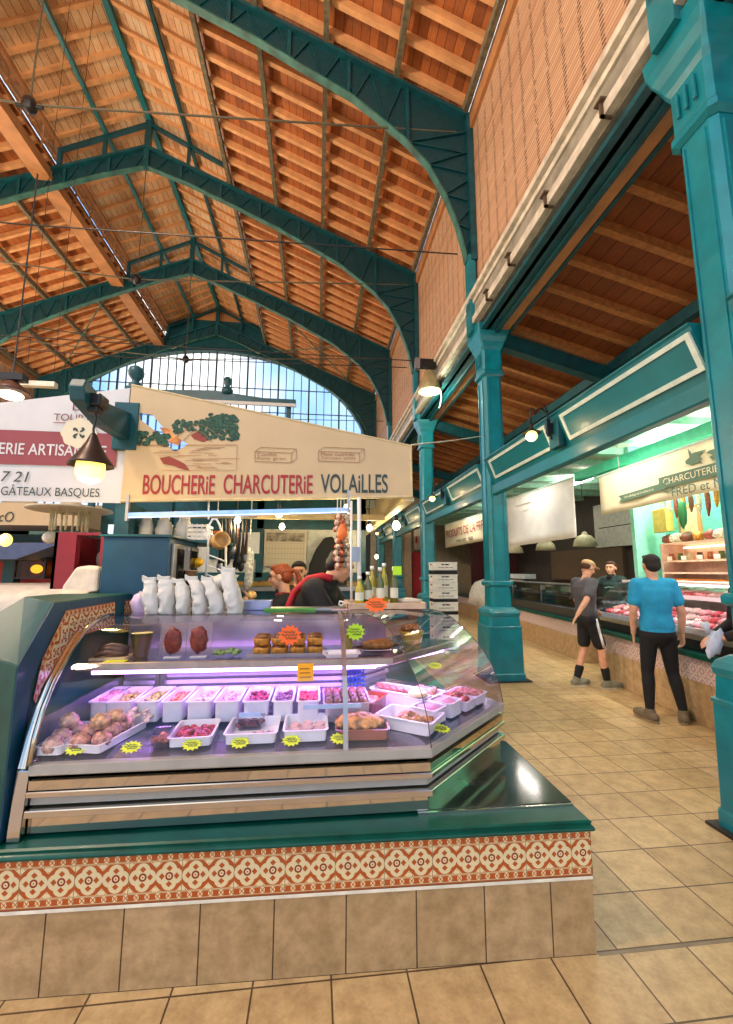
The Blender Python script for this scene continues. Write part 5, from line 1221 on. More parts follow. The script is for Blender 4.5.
for (xa,xb,za,zb,n) in ((-1.47,-1.17,2.545,2.65,60),(-1.12,-.88,2.66,2.75,30),(-.90,-.64,2.60,2.80,110),(-.86,-.72,2.70,2.81,40)):
    for i in range(n):
        x, z = random.uniform(xa,xb), random.uniform(za,zb); r = random.uniform(.012,.03); b.prism([(r*math.cos(k*PI/3.5+i)*random.uniform(.7,1.2), r*math.sin(k*PI/3.5+i)*.8) for k in range(7)], bxyz(x,z,.0085+.0002*(i%5)), (1,0,0), (0,0,1), (0,.002,0))
b.build('printed_trees', TGREEN, BTc, world=True)
b = MB()
def curve(P, r=.0022): b.tube([bxyz(x,z,.009) for x, z in P], r, 4)
curve([(-1.17,2.56)]+[(-1.10+.32*k/12, 2.62+.10*math.sin(PI*k/12)) for k in range(13)]); curve([(-1.14,2.56)]+[(-1.06+.22*k/12, 2.58+.09*math.sin(PI*k/12)) for k in range(13)])
for k in range(22):
    x = random.uniform(-1.3,-.75); z = 2.37+.008*k; curve([(x,z),(x+random.uniform(.05,.22),z+.003)], .0015)
curve([(-1.47,2.535),(-.64,2.565)]); curve([(-.64,2.565),(-.64,2.36)], .0012); curve([(-1.2,2.345),(-.65,2.36)], .0012)
b.build('printed_bridge_lines', BROWN, BTc, world=True)
b = MB(); b.prism([(-1.22,2.44),(-1.15,2.455),(-1.08,2.425),(-1.03,2.40),(-.99,2.345),(-1.05,2.36),(-1.12,2.385),(-1.19,2.395)], (0,by(-1.1)-.011,0), (1,0,0), (0,0,1), (0,.003,0)); b.build('printed_red_bird', mat('brick_red_print','#8c3a2e',.6,var=0), BTc, world=True); b = MB(); b.prism([(-1.0,2.63),(-.95,2.665),(-.88,2.65),(-.86,2.60),(-.90,2.58),(-.97,2.6)], (0,by(-1.1)-.011,0), (1,0,0), (0,0,1), (0,.003,0)); b.build('printed_red_house', mat('brick_red_print','#8c3a2e',.6,var=0), BTc, world=True)
# side canopy of the butcher stall running back
t = thing('side_canopy', 'cream side valance of the butcher stall running back from its big banner', 'canopy', (.76,5,2.2))
b = MB(); rows = []
for i in range(20):
    y = 3.38+i*.24; rows.append([(.765+.004*math.sin(i*2),y,2.17+.012*i/4),(.765,y,2.60-.0*i)])
b.strip(rows); b.build('cloth', TAN, t, world=True, solid=.006); b = MB(); b.box(.70,.78,3.38,7.9,2.14,2.17); b.build('edge_rail', mat('cream_tube','#c9b68a',.5), t, world=True)
# left banner
LB = thing('bakery_banner', 'white banner with a maroon band reading BOULANGERIE ARTISANALE, left of the tan banner', 'banner', (-2.3,3.45,2.1))
b = MB(); rows = []
pts = [(-1.50,2.09,3.02),(-2.55,2.09,2.83),(-3.3,2.09,2.68)]
for i in range(len(pts)): rows.append([(pts[i][0],3.46,pts[i][1]+(pts[i][2]-pts[i][1])*k/6) for k in range(7)])
b.strip(rows); LBc = b.build('cloth', WHB, LB, world=True, solid=.008)
y = 3.45
b = MB(); b.box(-3.3,-1.555,y-.004,y,2.37,2.635); b.build('maroon_band', MAR, LBc, world=True)
lettering('BOULANGERIE ARTISANALE', WHB, LBc, (-2.86,y-.007,2.445), (1,0,0), U_, 1.23, .09, bold=.01)
lettering('7 21', DINK, LBc, (-2.355,y-.005,2.235), (1,0,0), U_, .19, .08, shear=.2)
lettering('GÂTEAUX BASQUES', DINK, LBc, (-2.345,y-.005,2.12), (1,0,0), U_, .69, .095)
lettering('LUR', mat('maroon_lettering','#6e3a40',.6,var=0), LBc, (-1.905,y-.005,2.81), (1,0,0), U_, .20, .055)
lettering('TOURTIERE', mat('maroon_lettering','#6e3a40',.6,var=0), LBc, (-2.035,y-.005,2.725), (1,0,0), U_, .42, .055)
b = MB(); b.box(-2.035,-1.6,y-.004,y-.002,2.705,2.71); b.build('underline', MAR, LBc, world=True)
b = MB(); P = []
for k in range(36):
    a = 2*PI*k/36; r = .128+.006*math.cos(a*8); P.append((r*math.cos(a), r*math.sin(a)*.92))
b.prism(P, (-1.84,y-.010,2.63), (1,0,0), (0,0,1), (0,.004,0)); b.build('cream_roundel', mat('cream_roundel_print','#d6d0b8',.5,var=0), LBc, world=True)
b = MB()
for k in range(4):
    a0 = PI/2*k; P = [(.006,.004),(.03,.012),(.042,.03),(.03,.045),(.014,.04),(.022,.028),(.012,.018)]
    b.prism([(x*math.cos(a0)-z*math.sin(a0), x*math.sin(a0)+z*math.cos(a0)) for x, z in P], (-1.84,y-.014,2.63), (1,0,0), (0,0,1), (0,.003,0))
b.build('four_comma_emblem', DINK, LBc, world=True)
# bracket arm with lamp
t = thing('bracket_arm', 'dark teal bracket arm reaching out above the left banner and carrying the lit bell lamp', 'bracket', (-1.5,3.42,2.7))
b = MB(); b.prism([(.0,-.10),(.0,.12),(-.50,.02),(-.76,.06),(-.79,.0),(-.76,-.08),(-.45,-.13)], (-1.545,3.44,2.68), (-.05,1,0), (0,0,1), (.09,0,0)); b.build('arm', DTEAL, t, world=True, bevel=.008)
b = MB(); b.box(-1.58,-1.40,3.40,3.46,2.50,2.88); b.build('plate', DTEAL, t, world=True, bevel=.005)
b = MB(); b.box(-1.47,-1.36,2.74,2.86,2.60,2.68); b.box(-1.45,-1.38,2.76,2.84,2.56,2.62); b.build('junction_box', BLACK, t, world=True, bevel=.01)
GLOW = glow('yellow_lamp_glow', '#ffd24e', 1.7)
def bell_lamp(name, loc, label, s_=1.0, group=None, pw=8, m=GLOW):
    t = thing(name, label, 'lamp', loc, 0, group)
    b = MB(); b.tube([(0,0,.30*s_),(.004,0,.22*s_),(-.004,0,.14*s_),(0,0,.1*s_)], .008*s_, 8); b.build('rod', BLACK, t)
    b = MB(); b.lathe([(.012*s_,.11*s_),(.025*s_,.09*s_),(.04*s_,.05*s_),(.065*s_,.0),(.1*s_,-.06*s_),(.135*s_,-.105*s_),(.142*s_,-.125*s_),(.13*s_,-.12*s_),(.09*s_,-.08*s_),(.05*s_,-.02*s_)], n=28, cap=False); b.build('bell_shade', mat('brown_black_shade','#3b302c',.4,.5), t, smooth=True)
    b = MB(); b.lathe([(.085*s_,-.10*s_),(.09*s_,-.14*s_),(.088*s_,-.19*s_),(.07*s_,-.225*s_),(.03*s_,-.245*s_),(0,-.25*s_)], n=24); b.build('glass_globe', m, t, smooth=True)
    plight('lamp_light', (0,0,-.30*s_), pw, '#ffcf80', .06, t); return t
bell_lamp('bell_lamp', (-1.41,2.80,2.335), 'lit yellow bell lamp hanging in front of the left banner', .90, pw=7)

# things behind the case
t = thing('petrol_blue_cabinet', 'petrol blue cabinet with a steel and glass oven door on its right side', 'cabinet', (-1.2,3.0,1.0))
b = MB(); b.box(-1.40,-.985,3.02,3.72,1.32,1.80); b.build('body', BLUET, t, world=True, bevel=.006)
b = MB(); b.box(-1.33,-1.22,2.98,3.02,.9,1.33); b.box(-1.42,-1.33,2.99,3.05,.9,1.33); b.build('lower_stiles', BLUET, t, world=True)
b = MB(); b.box(-.985,-.965,3.08,3.70,1.46,1.76); df = b.build('steel_door_frame', SATIN, t, world=True, bevel=.004)
b = MB(); b.box(-.966,-.960,3.14,3.64,1.50,1.73); b.build('door_glass', mat('dark_oven_glass','#141619',.08), df, world=True)
b = MB(); b.box(-.96,-.94,3.36,3.39,1.48,1.75); b.build('handle', CHROME, df, world=True)
b = MB(); b.box(-1.42,-.96,3.0,3.74,1.80,1.815); b.build('top', DTEAL, t, world=True)
t = thing('high_shelf', 'shelf above the petrol blue cabinet holding white bags', 'shelf', (-1.1,3.8,1.82)); b = MB(); b.box(-1.5,-.75,3.6,4.2,1.80,1.825); b.build('board', DTEAL, t, world=True); b = MB(); b.box(-1.5,-1.47,3.6,4.2,1.825,2.1); b.build('side_board', DTEAL, t, world=True)
for i, (x, w_, lb) in enumerate(((-1.40,.12,'leftmost'),(-1.26,.13,'second from the left'),(-1.10,.14,'third from the left'))):
    t = thing('flour_bag', 'white bag on the high shelf over the petrol blue cabinet, '+lb, 'bag', (x,3.72,1.826), 0, 'white bags on the high shelf'); b = MB(); b.ell((0,0,.09),(w_/2,.06,.10),n=16,m=10,nz_=.25,nf=3,seed=i+40); b.build('bag_body', PAPER, t, smooth=True); b = MB(); b.box(-w_*.3,w_*.3,-.01,.01,.16,.21); b.build('folded_top', PAPER, t, bevel=.004)
t = thing('white_crate', 'white slatted plastic basket at the right end of the high shelf', 'basket', (-.97,3.72,1.826)); b = MB()
for k in range(4): b.box(-.08,.08,-.1,-.095,.035*k+.0,.035*k+.02); b.box(.075,.08,-.1,.1,.035*k,.035*k+.02)
for k in range(5): b.box(-.08+.038*k,-.075+.038*k,-.1,-.09,0,.13)
b.build('slats', WHITEP, t)
for x, m, lb in ((-.90,WHITEP,'white'),(-.80,mat('orange_plastic','#e0672a',.4),'orange')):
    b = MB(); b.lathe([(.03,0),(.042,.005),(.046,.075),(.04,.075),(.036,.01)], n=18); o = b.build('plastic_pot', m, smooth=True); o.location = (x,3.66,1.826); tag(o, lb+' plastic pot on the high shelf beside the slatted basket', 'pot')
b = MB(); b.ell((0,0,0),(.05,.03,.035),n=12,m=8,nz_=.5,seed=1); o = b.build('yellow_bag', mat('yellow_plastic','#f2b61c',.4), smooth=True); o.location = (-.95,3.6,1.64); tag(o, 'small bright yellow bag hanging right of the petrol blue cabinet', 'bag')
t = thing('paper_cup', 'tapered brown paper cup beside the white bags', 'cup', (-.91,3.3,1.50)); b = MB(); b.lathe([(.026,0),(.04,.075),(.043,.075),(.04,.08),(.036,.075)], n=18); b.build('cup', mat('brown_paper_cup','#c79a78',.6), t, smooth=True); b = MB(); b.cone((0,0,-.2),(0,0,0),.03,.03); b.build('stand', DARK, t)
# ladder frame in white wire
t = thing('wire_ladder_rack', 'white wire ladder rack with a round wooden sieve hooked on it', 'rack', (-.76,3.4,1.4)); b = MB()
b.tube([(-.83,3.4,1.35),(-.82,3.4,1.93),(-.80,3.4,1.97),(-.77,3.4,1.97),(-.75,3.42,1.93),(-.70,3.44,1.75),(-.68,3.44,1.4)], .009, 6)
b.tube([(-.83,3.4,1.97),(-.86,3.5,2.15)], .008, 6)
for z in (1.55,1.62,1.70,1.86): b.tube([(-.825,3.4,z),(-.70,3.43,z-.05)], .006, 6)
b.build('wire_frame', WHITEP, t, world=True, smooth=True)
t = thing('wooden_sieve', 'round tan wooden sieve hanging on the wire rack', 'sieve', (-.72,3.33,1.80)); b = MB(); b.lathe([(.06,-.04),(.062,.04),(.056,.04),(.054,-.03),(0,-.03)], n=26); o = b.build('rim', mat('tan_wood_rim','#c59a5a',.5), t, smooth=True); o.rotation_euler = (1.3,0,.6)
random.seed(6)
for i in range(9):
    x = -.86+.026*i; t = thing('hanging_utensil', 'dark kitchen tool hanging behind the wooden sieve, %s from the left' % ORD[i], 'utensil', (x,4.0+.03*(i%3),2.05), 0, 'tools hanging over the butcher worktop')
    L = random.uniform(.25,.45); b = MB(); b.tube([(0,0,0),(.01,0,-L*.5),(0,0,-L)], [.008,.012,.02], 6); b.build('handle', [BLACK,DARK,mat('red_brown_handle','#3b1c18',.5)][i%3], t); b = MB(); b.ell((0,0,-L-.03),(.03,.012,.05),n=10,m=6); b.build('head', BLACK if i % 4 else SATIN, t, smooth=True)
b = MB(); b.cone((-.95,4.02,2.07),(-.55,4.02,2.07),.01,.01,6); b.tube([(-.9,4.02,2.07),(-.9,4.02,2.5)],.006,5); b.tube([(-.6,4.02,2.07),(-.6,4.02,2.5)],.006,5); tag(b.build('tool_rail', SATIN), 'steel rail above the butcher worktop with tools hanging from it', 'rail')
b = MB(); b.tube([(0,0,.2),(.01,0,.12),(.0,0,0),(.0,0,-.12),(-.01,0,-.18)], [.01,.03,.035,.04,.02], 10); b.tube([(0,0,.2),(0,.02,.46)], .004, 5); o = b.build('net_of_garlic', mat('pale_garlic_net','#d9d0bf',.6,var=.3,scale=40), smooth=True); o.location = (-.60,4.0,1.60); tag(o, 'pale net of garlic hanging left of the red haired woman', 'garlic')
# back wall of the stall
t = thing('stall_back_wall', 'white back wall of the butcher stall with dark green frames', 'wall panel', (-.3,5.45,0))
b = MB(); b.box(-2.0,.62,5.5,5.56,.0,3.0); b.build('panel', mat('white_panel','#c9cbc4',.5), t, world=True)
b = MB(); b.box(-2.0,.62,5.44,5.5,2.1,2.55); b.box(-2.0,.62,5.44,5.5,1.46,1.56); b.box(-.74,-.66,5.44,5.5,1.5,2.5); b.box(-1.3,-.72,5.46,5.5,1.72,2.2); b.box(.52,.62,5.44,5.5,0,3.0); b.build('green_frame', DTEAL, t, world=True)
b = MB(); b.box(-2.0,.6,5.47,5.5,1.1,1.46); b.build('ochre_tiles', mat('ochre_tile','#a98238',.4,var=.2,scale=25), t, world=True)
b = MB(); b.box(-.95,-.70,5.40,5.43,1.79,2.05); o = b.build('paper_sheet', mat('white_sheet','#dfe2e6',.6,var=0)); tag(o, 'white paper sheet pinned on the dark green frame behind the stall', 'paper')
t = thing('wall_calendar', 'wall calendar with a picture and a grid of dates behind the red haired woman', 'calendar', (-.4,5.41,1.85)); b = MB(); b.box(-.64,-.13,5.415,5.43,1.64,2.07); b.build('sheet', mat('calendar_sheet','#c9bda6',.6,var=0), t, world=True)
b = MB(); b.box(-.62,-.15,5.41,5.415,1.94,2.05); b.build('picture', mat('faded_picture','#8d8272',.6,var=.4,scale=14), t, world=True)
b = MB()
for k in range(13): b.box(-.62+.038*k,-.618+.038*k,5.41,5.414,1.66,1.92)
for k in range(5): b.box(-.62,-.15,5.41,5.414,1.66+.065*k,1.663+.065*k)
b.build('date_grid', mat('grey_print','#8c8678',.6,var=0), t, world=True)
t = thing('hanging_coat', 'black coat hanging on the white back wall', 'coat', (.13,5.38,1.75)); b = MB()
b.prism([(-.26,-.6),(-.22,-.1),(-.14,.10),(-.04,.24),(.06,.26),(.2,.12),(.28,-.6)], (0,0,0), (1,0,0), (0,0,1), (0,.06,0)); b.build('coat', mat('black_cloth','#17181b',.8), t, bevel=.02)
t = thing('back_worktop', 'back worktop of the butcher stall with small steel pots', 'worktop', (-.3,5.1,0)); b = MB(); b.box(-1.9,.5,4.9,5.46,.0,1.36); b.build('cupboard', DTEAL, t, world=True); b = MB(); b.box(-1.9,.52,4.86,5.46,1.36,1.40); b.build('top', SATIN, t, world=True)
# rail of the canopy, front tube
t = thing('canopy_light_rail', 'long pale blue light rail under the tan banner', 'light rail', (-.45,3.25,2.0)); b = MB(); b.beam((-1.44,3.42,1.995),(.25,3.30,2.05),.03,.03); b.build('housing', mat('pale_blue_rail','#8db4e8',.4,emit='#6f9fe8',es=.35), t, world=True)
b = MB(); b.cone((-1.44,3.42,1.975),(.25,3.30,2.03),.005,.005,8); b.build('tube', glow('blue_white_tube','#a8c8ff',1.2), t, world=True)
b = MB(); b.box(-1.44,-1.42,3.4,3.44,1.95,2.15); b.build('hanger', SATIN, t, world=True); b = MB(); b.box(.23,.25,3.28,3.32,2.02,2.2); b.build('hanger', SATIN, t, world=True)
t = thing('rear_light_rail', 'second cream rail under the canopy behind the light rail', 'rail', (0,4.4,2.1)); b = MB(); b.box(-1.4,.7,4.38,4.44,2.10,2.16); b.build('housing', mat('cream_tube','#c9b68a',.5), t, world=True)
# roof of the stall (dark underside)
t = thing('stall_roof', 'flat dark underside of the butcher stall canopy', 'roof', (-.4,4.5,2.5)); b = MB(); b.box(-1.5,.75,3.5,7.4,2.50,2.54); b.build('board', DTEAL, t, world=True)
for k in range(5):
    b = MB(); b.box(-1.5,.75,3.9+.8*k,3.98+.8*k,2.40,2.5); b.build('batten', mat('grey_steel_batten','#9aa0a0',.4), t, world=True)
bl = [(-.30,3.42,2.02,.028,'left of the centre, on the light rail'),(.235,3.42,2.075,.028,'near the right end of the light rail'),(-.72,4.0,2.03,.03,'above the white paper sheet'),(-.36,4.5,2.03,.03,'above the wall calendar')]
SB = glow('bright_spot_bulb', '#fff0bc', 8)
def bulb(loc, r, label, up=.48, side=0):
    t = thing('spot_bulb', label, 'bulb', loc, 0, 'bare spot bulbs of the butcher stall'); b = MB(); b.lathe([(0,-r),(r*.7,-r*.7),(r,0),(r*.8,r*.6),(r*.35,r*1.3),(0,r*1.4)], n=16); b.build('bulb', SB, t, smooth=True)
    b = MB(); b.cone((0,0,r*1.2),(0,0,r*2.6),r*.45,r*.5,12); b.build('socket', BLACK, t); b = MB(); b.tube([(0,0,r*2.5),(0,0,.3),(side,0,up)] if side else [(0,0,r*2.5),(0,0,up)], .004, 5); b.build('cord', BLACK, t)
    plight('bulb_light', (0,0,-r*1.6), 5, '#ffe2a8', .03, t); return t
for x, y, z, r, lb in bl: bulb((x,y,z), r, 'glowing spot bulb '+lb)
for x, y, z, r, lb in ((.85,4.55,2.06,.045,'outside the right valance, the largest'),(.60,4.9,2.07,.035,'behind the white pole, the upper one'),(.50,5.6,2.03,.035,'behind the white pole, the lower one'),(.92,6.6,1.80,.03,'low beside the teal columns behind the oil bottles')): bulb((x,y,z), r, 'glowing spot bulb '+lb, up=2.50-z, side=min(0,.74-x))
# white pole with scroll foot
t = thing('scrolled_pole', 'white metal pole with a scrolled foot standing on the glass case', 'pole', (.235,2.95,1.34)); b = MB(); b.tube([(.24-.235,0,0),(0,0,.3),(.0,0,.72)], .008, 8); b.tube([(.06,0.02,0),(.055,0.02,.75)], .014, 8); b.build('pole', WHITEP, t, smooth=True)
b = MB(); b.tube([(.02,0,.01),(-.02,0,.012),(-.05,0,.03),(-.075,0,.035),(-.08,0,.015),(-.06,0,.006),(-.05,0,.02)], .006, 6); b.build('scroll', WHITEP, t, smooth=True)
b = MB(); b.box(.0,.06,-.005,.03,.3,.4); b.build('grey_scale_head', mat('grey_blue_plastic','#8fa0b4',.4), t)
for i in range(6):
    t = thing('garlic_string', '%s garlic string by the white pole, %s row, %s' % (('pale','red pepper','dull brown')[i%3], ('front','rear')[i//3], ('left','middle','right')[i%3]), 'garlic string', (.15+.025*(i%4),3.18+.03*(i//2),1.98), 0, 'strings hanging by the white pole'); b = MB()
    random.seed(i)
    for k in range(9): b.ell((random.uniform(-.012,.012),random.uniform(-.01,.01),-.045*k),(.02,.02,.022),n=8,m=6,nz_=.2,seed=k)
    b.build('bulbs', [mat('pale_garlic','#c9b09a',.5,var=.3,scale=40),mat('dried_red_pepper','#a85438',.5,var=.4,scale=40),mat('dull_garlic','#93806f',.5,var=.3,scale=40)][i%3], t, smooth=True); b = MB(); b.tube([(0,0,0),(0,0,.15)], .003, 4); b.build('string', mat('string','#d9cfb8',.8), t)
b = MB(); b.ell((0,0,0),(.035,.03,.06),n=12,m=8,nz_=.3,seed=2); o = b.build('orange_net', mat('orange_net','#f07a3a',.5), smooth=True); o.location = (.185,3.12,1.86); tag(o, 'bright orange net bag among the strings by the white pole', 'net bag')
# tray with bottles
t = thing('wooden_tray', 'pale wooden tray carrying the oil bottles on the glass case', 'tray', (.45,2.95,TZ)); b = MB(); b.box(-.24,.26,-.14,.2,0,.018); b.build('board', mat('pale_birch_board','#c9a98a',.5), t, bevel=.004)
b = MB(); b.box(-.25,.27,-.15,-.14,0,.04); b.box(-.25,.27,.2,.21,0,.04); b.box(-.25,-.24,-.15,.21,0,.04); b.box(.26,.27,-.15,.21,0,.04); b.build('rim', mat('pale_birch_board','#c9a98a',.5), t, bevel=.003)
OIL = mat('golden_oil_bottle', '#b9a414', .08, var=.15, scale=8, coat=.8); OIL2 = mat('dark_oil_bottle', '#5c5a10', .08, var=.15, scale=8, coat=.8)
def bottle(x, y, m, h, lb):
    t = thing('oil_bottle', 'slim bottle of oil on the wooden tray, '+lb, 'bottle', (x,y,TZ+.02), 0, 'oil bottles on the wooden tray')
    b = MB(); b.lathe([(.0,0),(.025,0),(.028,.01),(.028,h*.58),(.022,h*.68),(.011,h*.78),(.010,h*.92),(.012,h*.93)], n=18); gb = b.build('glass', m, t, smooth=True)
    b = MB(); b.lathe([(.013,h*.90),(.014,h*.90),(.014,h),(0,h)], n=14); b.build('cap', WHITEP, t, smooth=True)
    b = MB(); b.lathe([(.0287,h*.18),(.0287,h*.45)], n=18, cap=False); b.build('label', mat('cream_label','#e0dcc4',.6), gb, smooth=True); return t
for x, y, m, h, lb in ((.285,2.86,OIL,.19,'leftmost, short and yellow'),(.345,2.90,OIL2,.22,'second from the left'),(.385,2.99,OIL,.26,'at the back left, taller'),(.43,2.92,OIL2,.25,'in the middle'),(.47,3.00,OIL,.28,'at the back right, the tallest'),(.53,2.94,OIL2,.25,'rightmost')): bottle(x, y, m, h, lb)
b = MB(); b.box(-.03,.03,-.002,.002,-.03,.03); o = b.build('green_card', LG); o.location = (.545,2.90,1.58); tag(o, 'lime green card hung on the neck of the rightmost oil bottle', 'price card')
t = thing('cling_wrapped_loaf', 'pale wrapped pack lying on the right end of the wooden tray', 'pack', (.64,2.98,TZ+.02)); b = MB(); b.ell((0,0,.02),(.09,.05,.022),n=16,m=8,nz_=.25,seed=9); b.build('pack', mat('pale_pack','#cfc0ae',.4), t, smooth=True)
b = MB(); b.box(-.30,.02,-.03,.03,0,.012); o = b.build('green_mat', mat('leaf_green_strip','#4f9a3a',.5)); o.location = (-.02,2.80,TZ); tag(o, 'leaf green strip lying on the glass case in front of the butchers', 'mat')
b = MB(); b.prism([(-.08,0),(.08,0),(.095,.06),(-.095,.06)], (0,-.05,0), (1,0,0), (0,0,1), (0,.1,0)); o = b.build('steel_container', mat('blue_grey_container','#8c97c0',.25,.6), bevel=.004); o.location = (-.37,2.86,TZ); tag(o, 'small shiny container right of the tallest white bag', 'container')
b = MB(); b.box(-.03,.03,-.03,.03,0,.004); o = b.build('pink_paper', mat('pale_pink_paper','#c9a8ac',.6)); o.location = (.16,2.80,TZ); o.scale = (2,1,1); tag(o, 'pale pink paper at the foot of the scrolled pole', 'paper')
b = MB(); b.ell((0,0,.04),(.05,.05,.07),n=14,m=9,nz_=.4,nf=4,seed=8); o = b.build('lilac_plastic_bag', mat('lilac_white_plastic','#cdbbe0',.3), smooth=True); o.location = (-1.05,2.78,TZ+.0); tag(o, 'crumpled lilac plastic bag left of the white paper bags', 'bag')

# ================================================================== LEFT BACKGROUND
t = thing('red_frame_cabinet', 'dark red framed cabinet with a pale bag inside, left of the petrol blue cabinet', 'cabinet', (-1.7,3.2,1.43))
REDF = mat('dark_red_lacquer', '#7c1420', .35, var=.05)
b = MB(); b.box(-1.80,-1.66,3.2,3.26,1.42,1.84); b.box(-1.66,-1.48,3.2,3.26,1.82,1.84); b.box(-1.80,-1.78,3.2,3.8,1.42,1.84); b.box(-1.50,-1.48,3.2,3.26,1.42,1.84); b.build('frame', REDF, t, world=True); b = MB(); b.box(-1.78,-1.5,3.75,3.8,1.42,1.83); b.build('back', DARK, t, world=True)
b = MB(); b.ell((-1.60,3.5,1.66),(.06,.05,.08),n=14,m=9); b.build('grey_jar', mat('grey_jar','#77777a',.3), t, world=True, smooth=True)
t = thing('cloth_bundle', 'pale cloth covered bundle in front of the dark red cabinet', 'bundle', (-1.56,3.08,1.43)); b = MB(); b.prism([(-.11,0),(-.10,.05),(-.03,.17),(.05,.18),(.12,.17),(.12,0)], (0,0,0), (1,0,0), (0,0,1), (0,.1,0)); b.build('cloth', mat('pale_linen','#cfc6ba',.8,bump=.3), t, bevel=.02)
t = thing('dust_sheet', 'white dust sheet draped over a stall at the left edge', 'sheet', (-2.2,3.4,.6))
b = MB(); rows = []
for i in range(40):
    x = -3.4+i*.05; f = math.sin(i*1.1)*.02; 
    rows.append([(x,2.75+f,.55),(x,2.82+f*1.2,1.0),(x,2.90+f,1.38),(x,3.0,1.44+f*.2),(x,3.5,1.46),(x,4.3,1.46)])
b.strip(rows); b.build('sheet', mat('white_dust_sheet','#bdbab2',.8), t, world=True, smooth=True, solid=.01)
# red kiosk with awning and lantern
t = thing('red_kiosk', 'small red kiosk with a blue awning at the left edge', 'kiosk', (-4.2,6.8,0))
b = MB(); b.box(-4.9,-3.5,6.9,7.6,0,1.85); b.build('red_wall', mat('kiosk_red','#a82a22',.5), t, world=True); b = MB(); b.box(-4.35,-4.2,6.6,6.75,0,1.75); b.box(-3.62,-3.5,6.6,6.7,0,1.75); b.build('posts', DTEAL, t, world=True)
b = MB(); b.prism([(-5.6,1.70),(-3.75,1.72),(-3.25,1.92),(-3.4,1.93),(-5.6,1.90)], (0,5.9,0), (1,0,0), (0,0,1), (0,1.2,0)); b.build('awning', mat('slate_blue_awning','#4a5a80',.6), t, world=True)
b = MB(); b.box(-5.6,-3.1,6.0,6.9,2.16,2.45); b.build('cream_fascia', TAN, t, world=True); b = MB(); b.box(-5.6,-3.0,7.0,7.1,2.0,2.12); b.build('green_sill', DTEAL, t, world=True)
lettering('cO', DINK, t, (-4.06,5.99,2.2), (1,0,0), (0,0,1), .17, .13, shear=.15)
t = thing('square_lantern', 'lit amber lantern on the red kiosk at the left edge', 'lantern', (-3.85,6.5,1.62)); b = MB(); b.box(-.2,.2,-.16,.16,.10,.13); b.box(-.2,.2,-.16,.16,-.15,-.13)
for sx in (-1,1):
    for sy in (-1,1): b.box(sx*.19-.012,sx*.19+.012,sy*.15-.012,sy*.15+.012,-.15,.1)
b.build('frame', BLACK, t); b = MB(); b.box(-.18,.18,-.14,.14,-.13,.1); b.build('amber_panes', glassm('amber_pane','#c9a060',.8,.1), t); b = MB(); b.ell((0,0,-.02),(.07,.07,.06)); b.build('bulb', GLOW, t, smooth=True)
b = MB(); b.ell((0,0,0),(.06,.06,.07)); o = b.build('round_bulb', GLOW, smooth=True); o.location = (-3.3,5.0,1.90); tag(o, 'round lit bulb at the far left edge above the blue awning', 'bulb')
t = thing('ring_chandelier', 'white disc shaped chandelier with glass rods below the left banner', 'chandelier', (-2.68,5.0,2.2)); b = MB(); b.lathe([(.0,.13),(.08,.13),(.12,.08),(.40,.045),(.41,.03),(.38,.02),(0,.03)], n=36); b.build('disc', mat('white_disc','#b9b3a2',.5), t, smooth=True)
b = MB()
for k in range(10): a = 2*PI*k/10; b.cone((.17*math.cos(a),.17*math.sin(a),.03),(.17*math.cos(a),.17*math.sin(a),-.2),.012,.012,8)
b.build('glass_rods', mat('cream_glass_rod','#cfcaa8',.1,coat=.6), t, smooth=True); b = MB(); b.ell((-.18,0,-.27),(.075,.075,.065)); b.build('white_globe', mat('opal_globe','#d8d4c8',.2), t, smooth=True); b = MB(); b.tube([(0,0,.12),(0,0,1.0)], .01, 6); b.build('stem', SATIN, t)
t = thing('teal_kiosk_box', 'teal kiosk with a long pale light box behind the left banner post', 'kiosk', (-2.0,5.6,0)); b = MB(); b.box(-2.55,-1.75,5.4,6.2,1.7,2.5); b.build('fascia', DTEAL, t, world=True); b = MB(); b.box(-2.45,-1.8,5.37,5.4,2.0,2.12); b.build('light_box', mat('pale_light_box','#c9d6dc',.4,emit='#dfeaf0',es=.6), t, world=True); b = MB(); b.box(-2.55,-2.45,5.5,5.6,0,1.7); b.build('leg', DTEAL, t, world=True)
t = thing('dome_lamp', 'brown dome lamp at the upper left edge above the left banner', 'pendant lamp', (-3.08,4.5,3.34)); b = MB(); b.lathe([(.03,.14),(.05,.12),(.12,.06),(.17,.0),(.16,.0),(.1,.06)], n=26, cap=False); b.build('shade', mat('brown_enamel','#54372c',.4), t, smooth=True)
b = MB(); b.ell((0,0,-.02),(.11,.11,.04)); b.build('diffuser', glow('lamp_white','#fff0d0',3), t, smooth=True); b = MB(); b.box(-.1,.12,-.05,.05,.13,.2); b.tube([(0,0,.2),(0,0,2.5)], .008, 5); b.build('ballast', BLACK, t)
t = thing('strip_light', 'pale strip light hanging above the left banner', 'light', (-4.4,7.0,4.48)); b = MB(); b.box(-.25,.25,-.05,.05,-.03,.05); b.build('housing', mat('white_housing','#d8d6cc',.5), t); b = MB(); b.tube([(-.2,0,.05),(-.2,0,8.3)], .004, 4); b.tube([(.2,0,.05),(.2,0,8.3)], .004, 4); b.build('wires', BLACK, t)
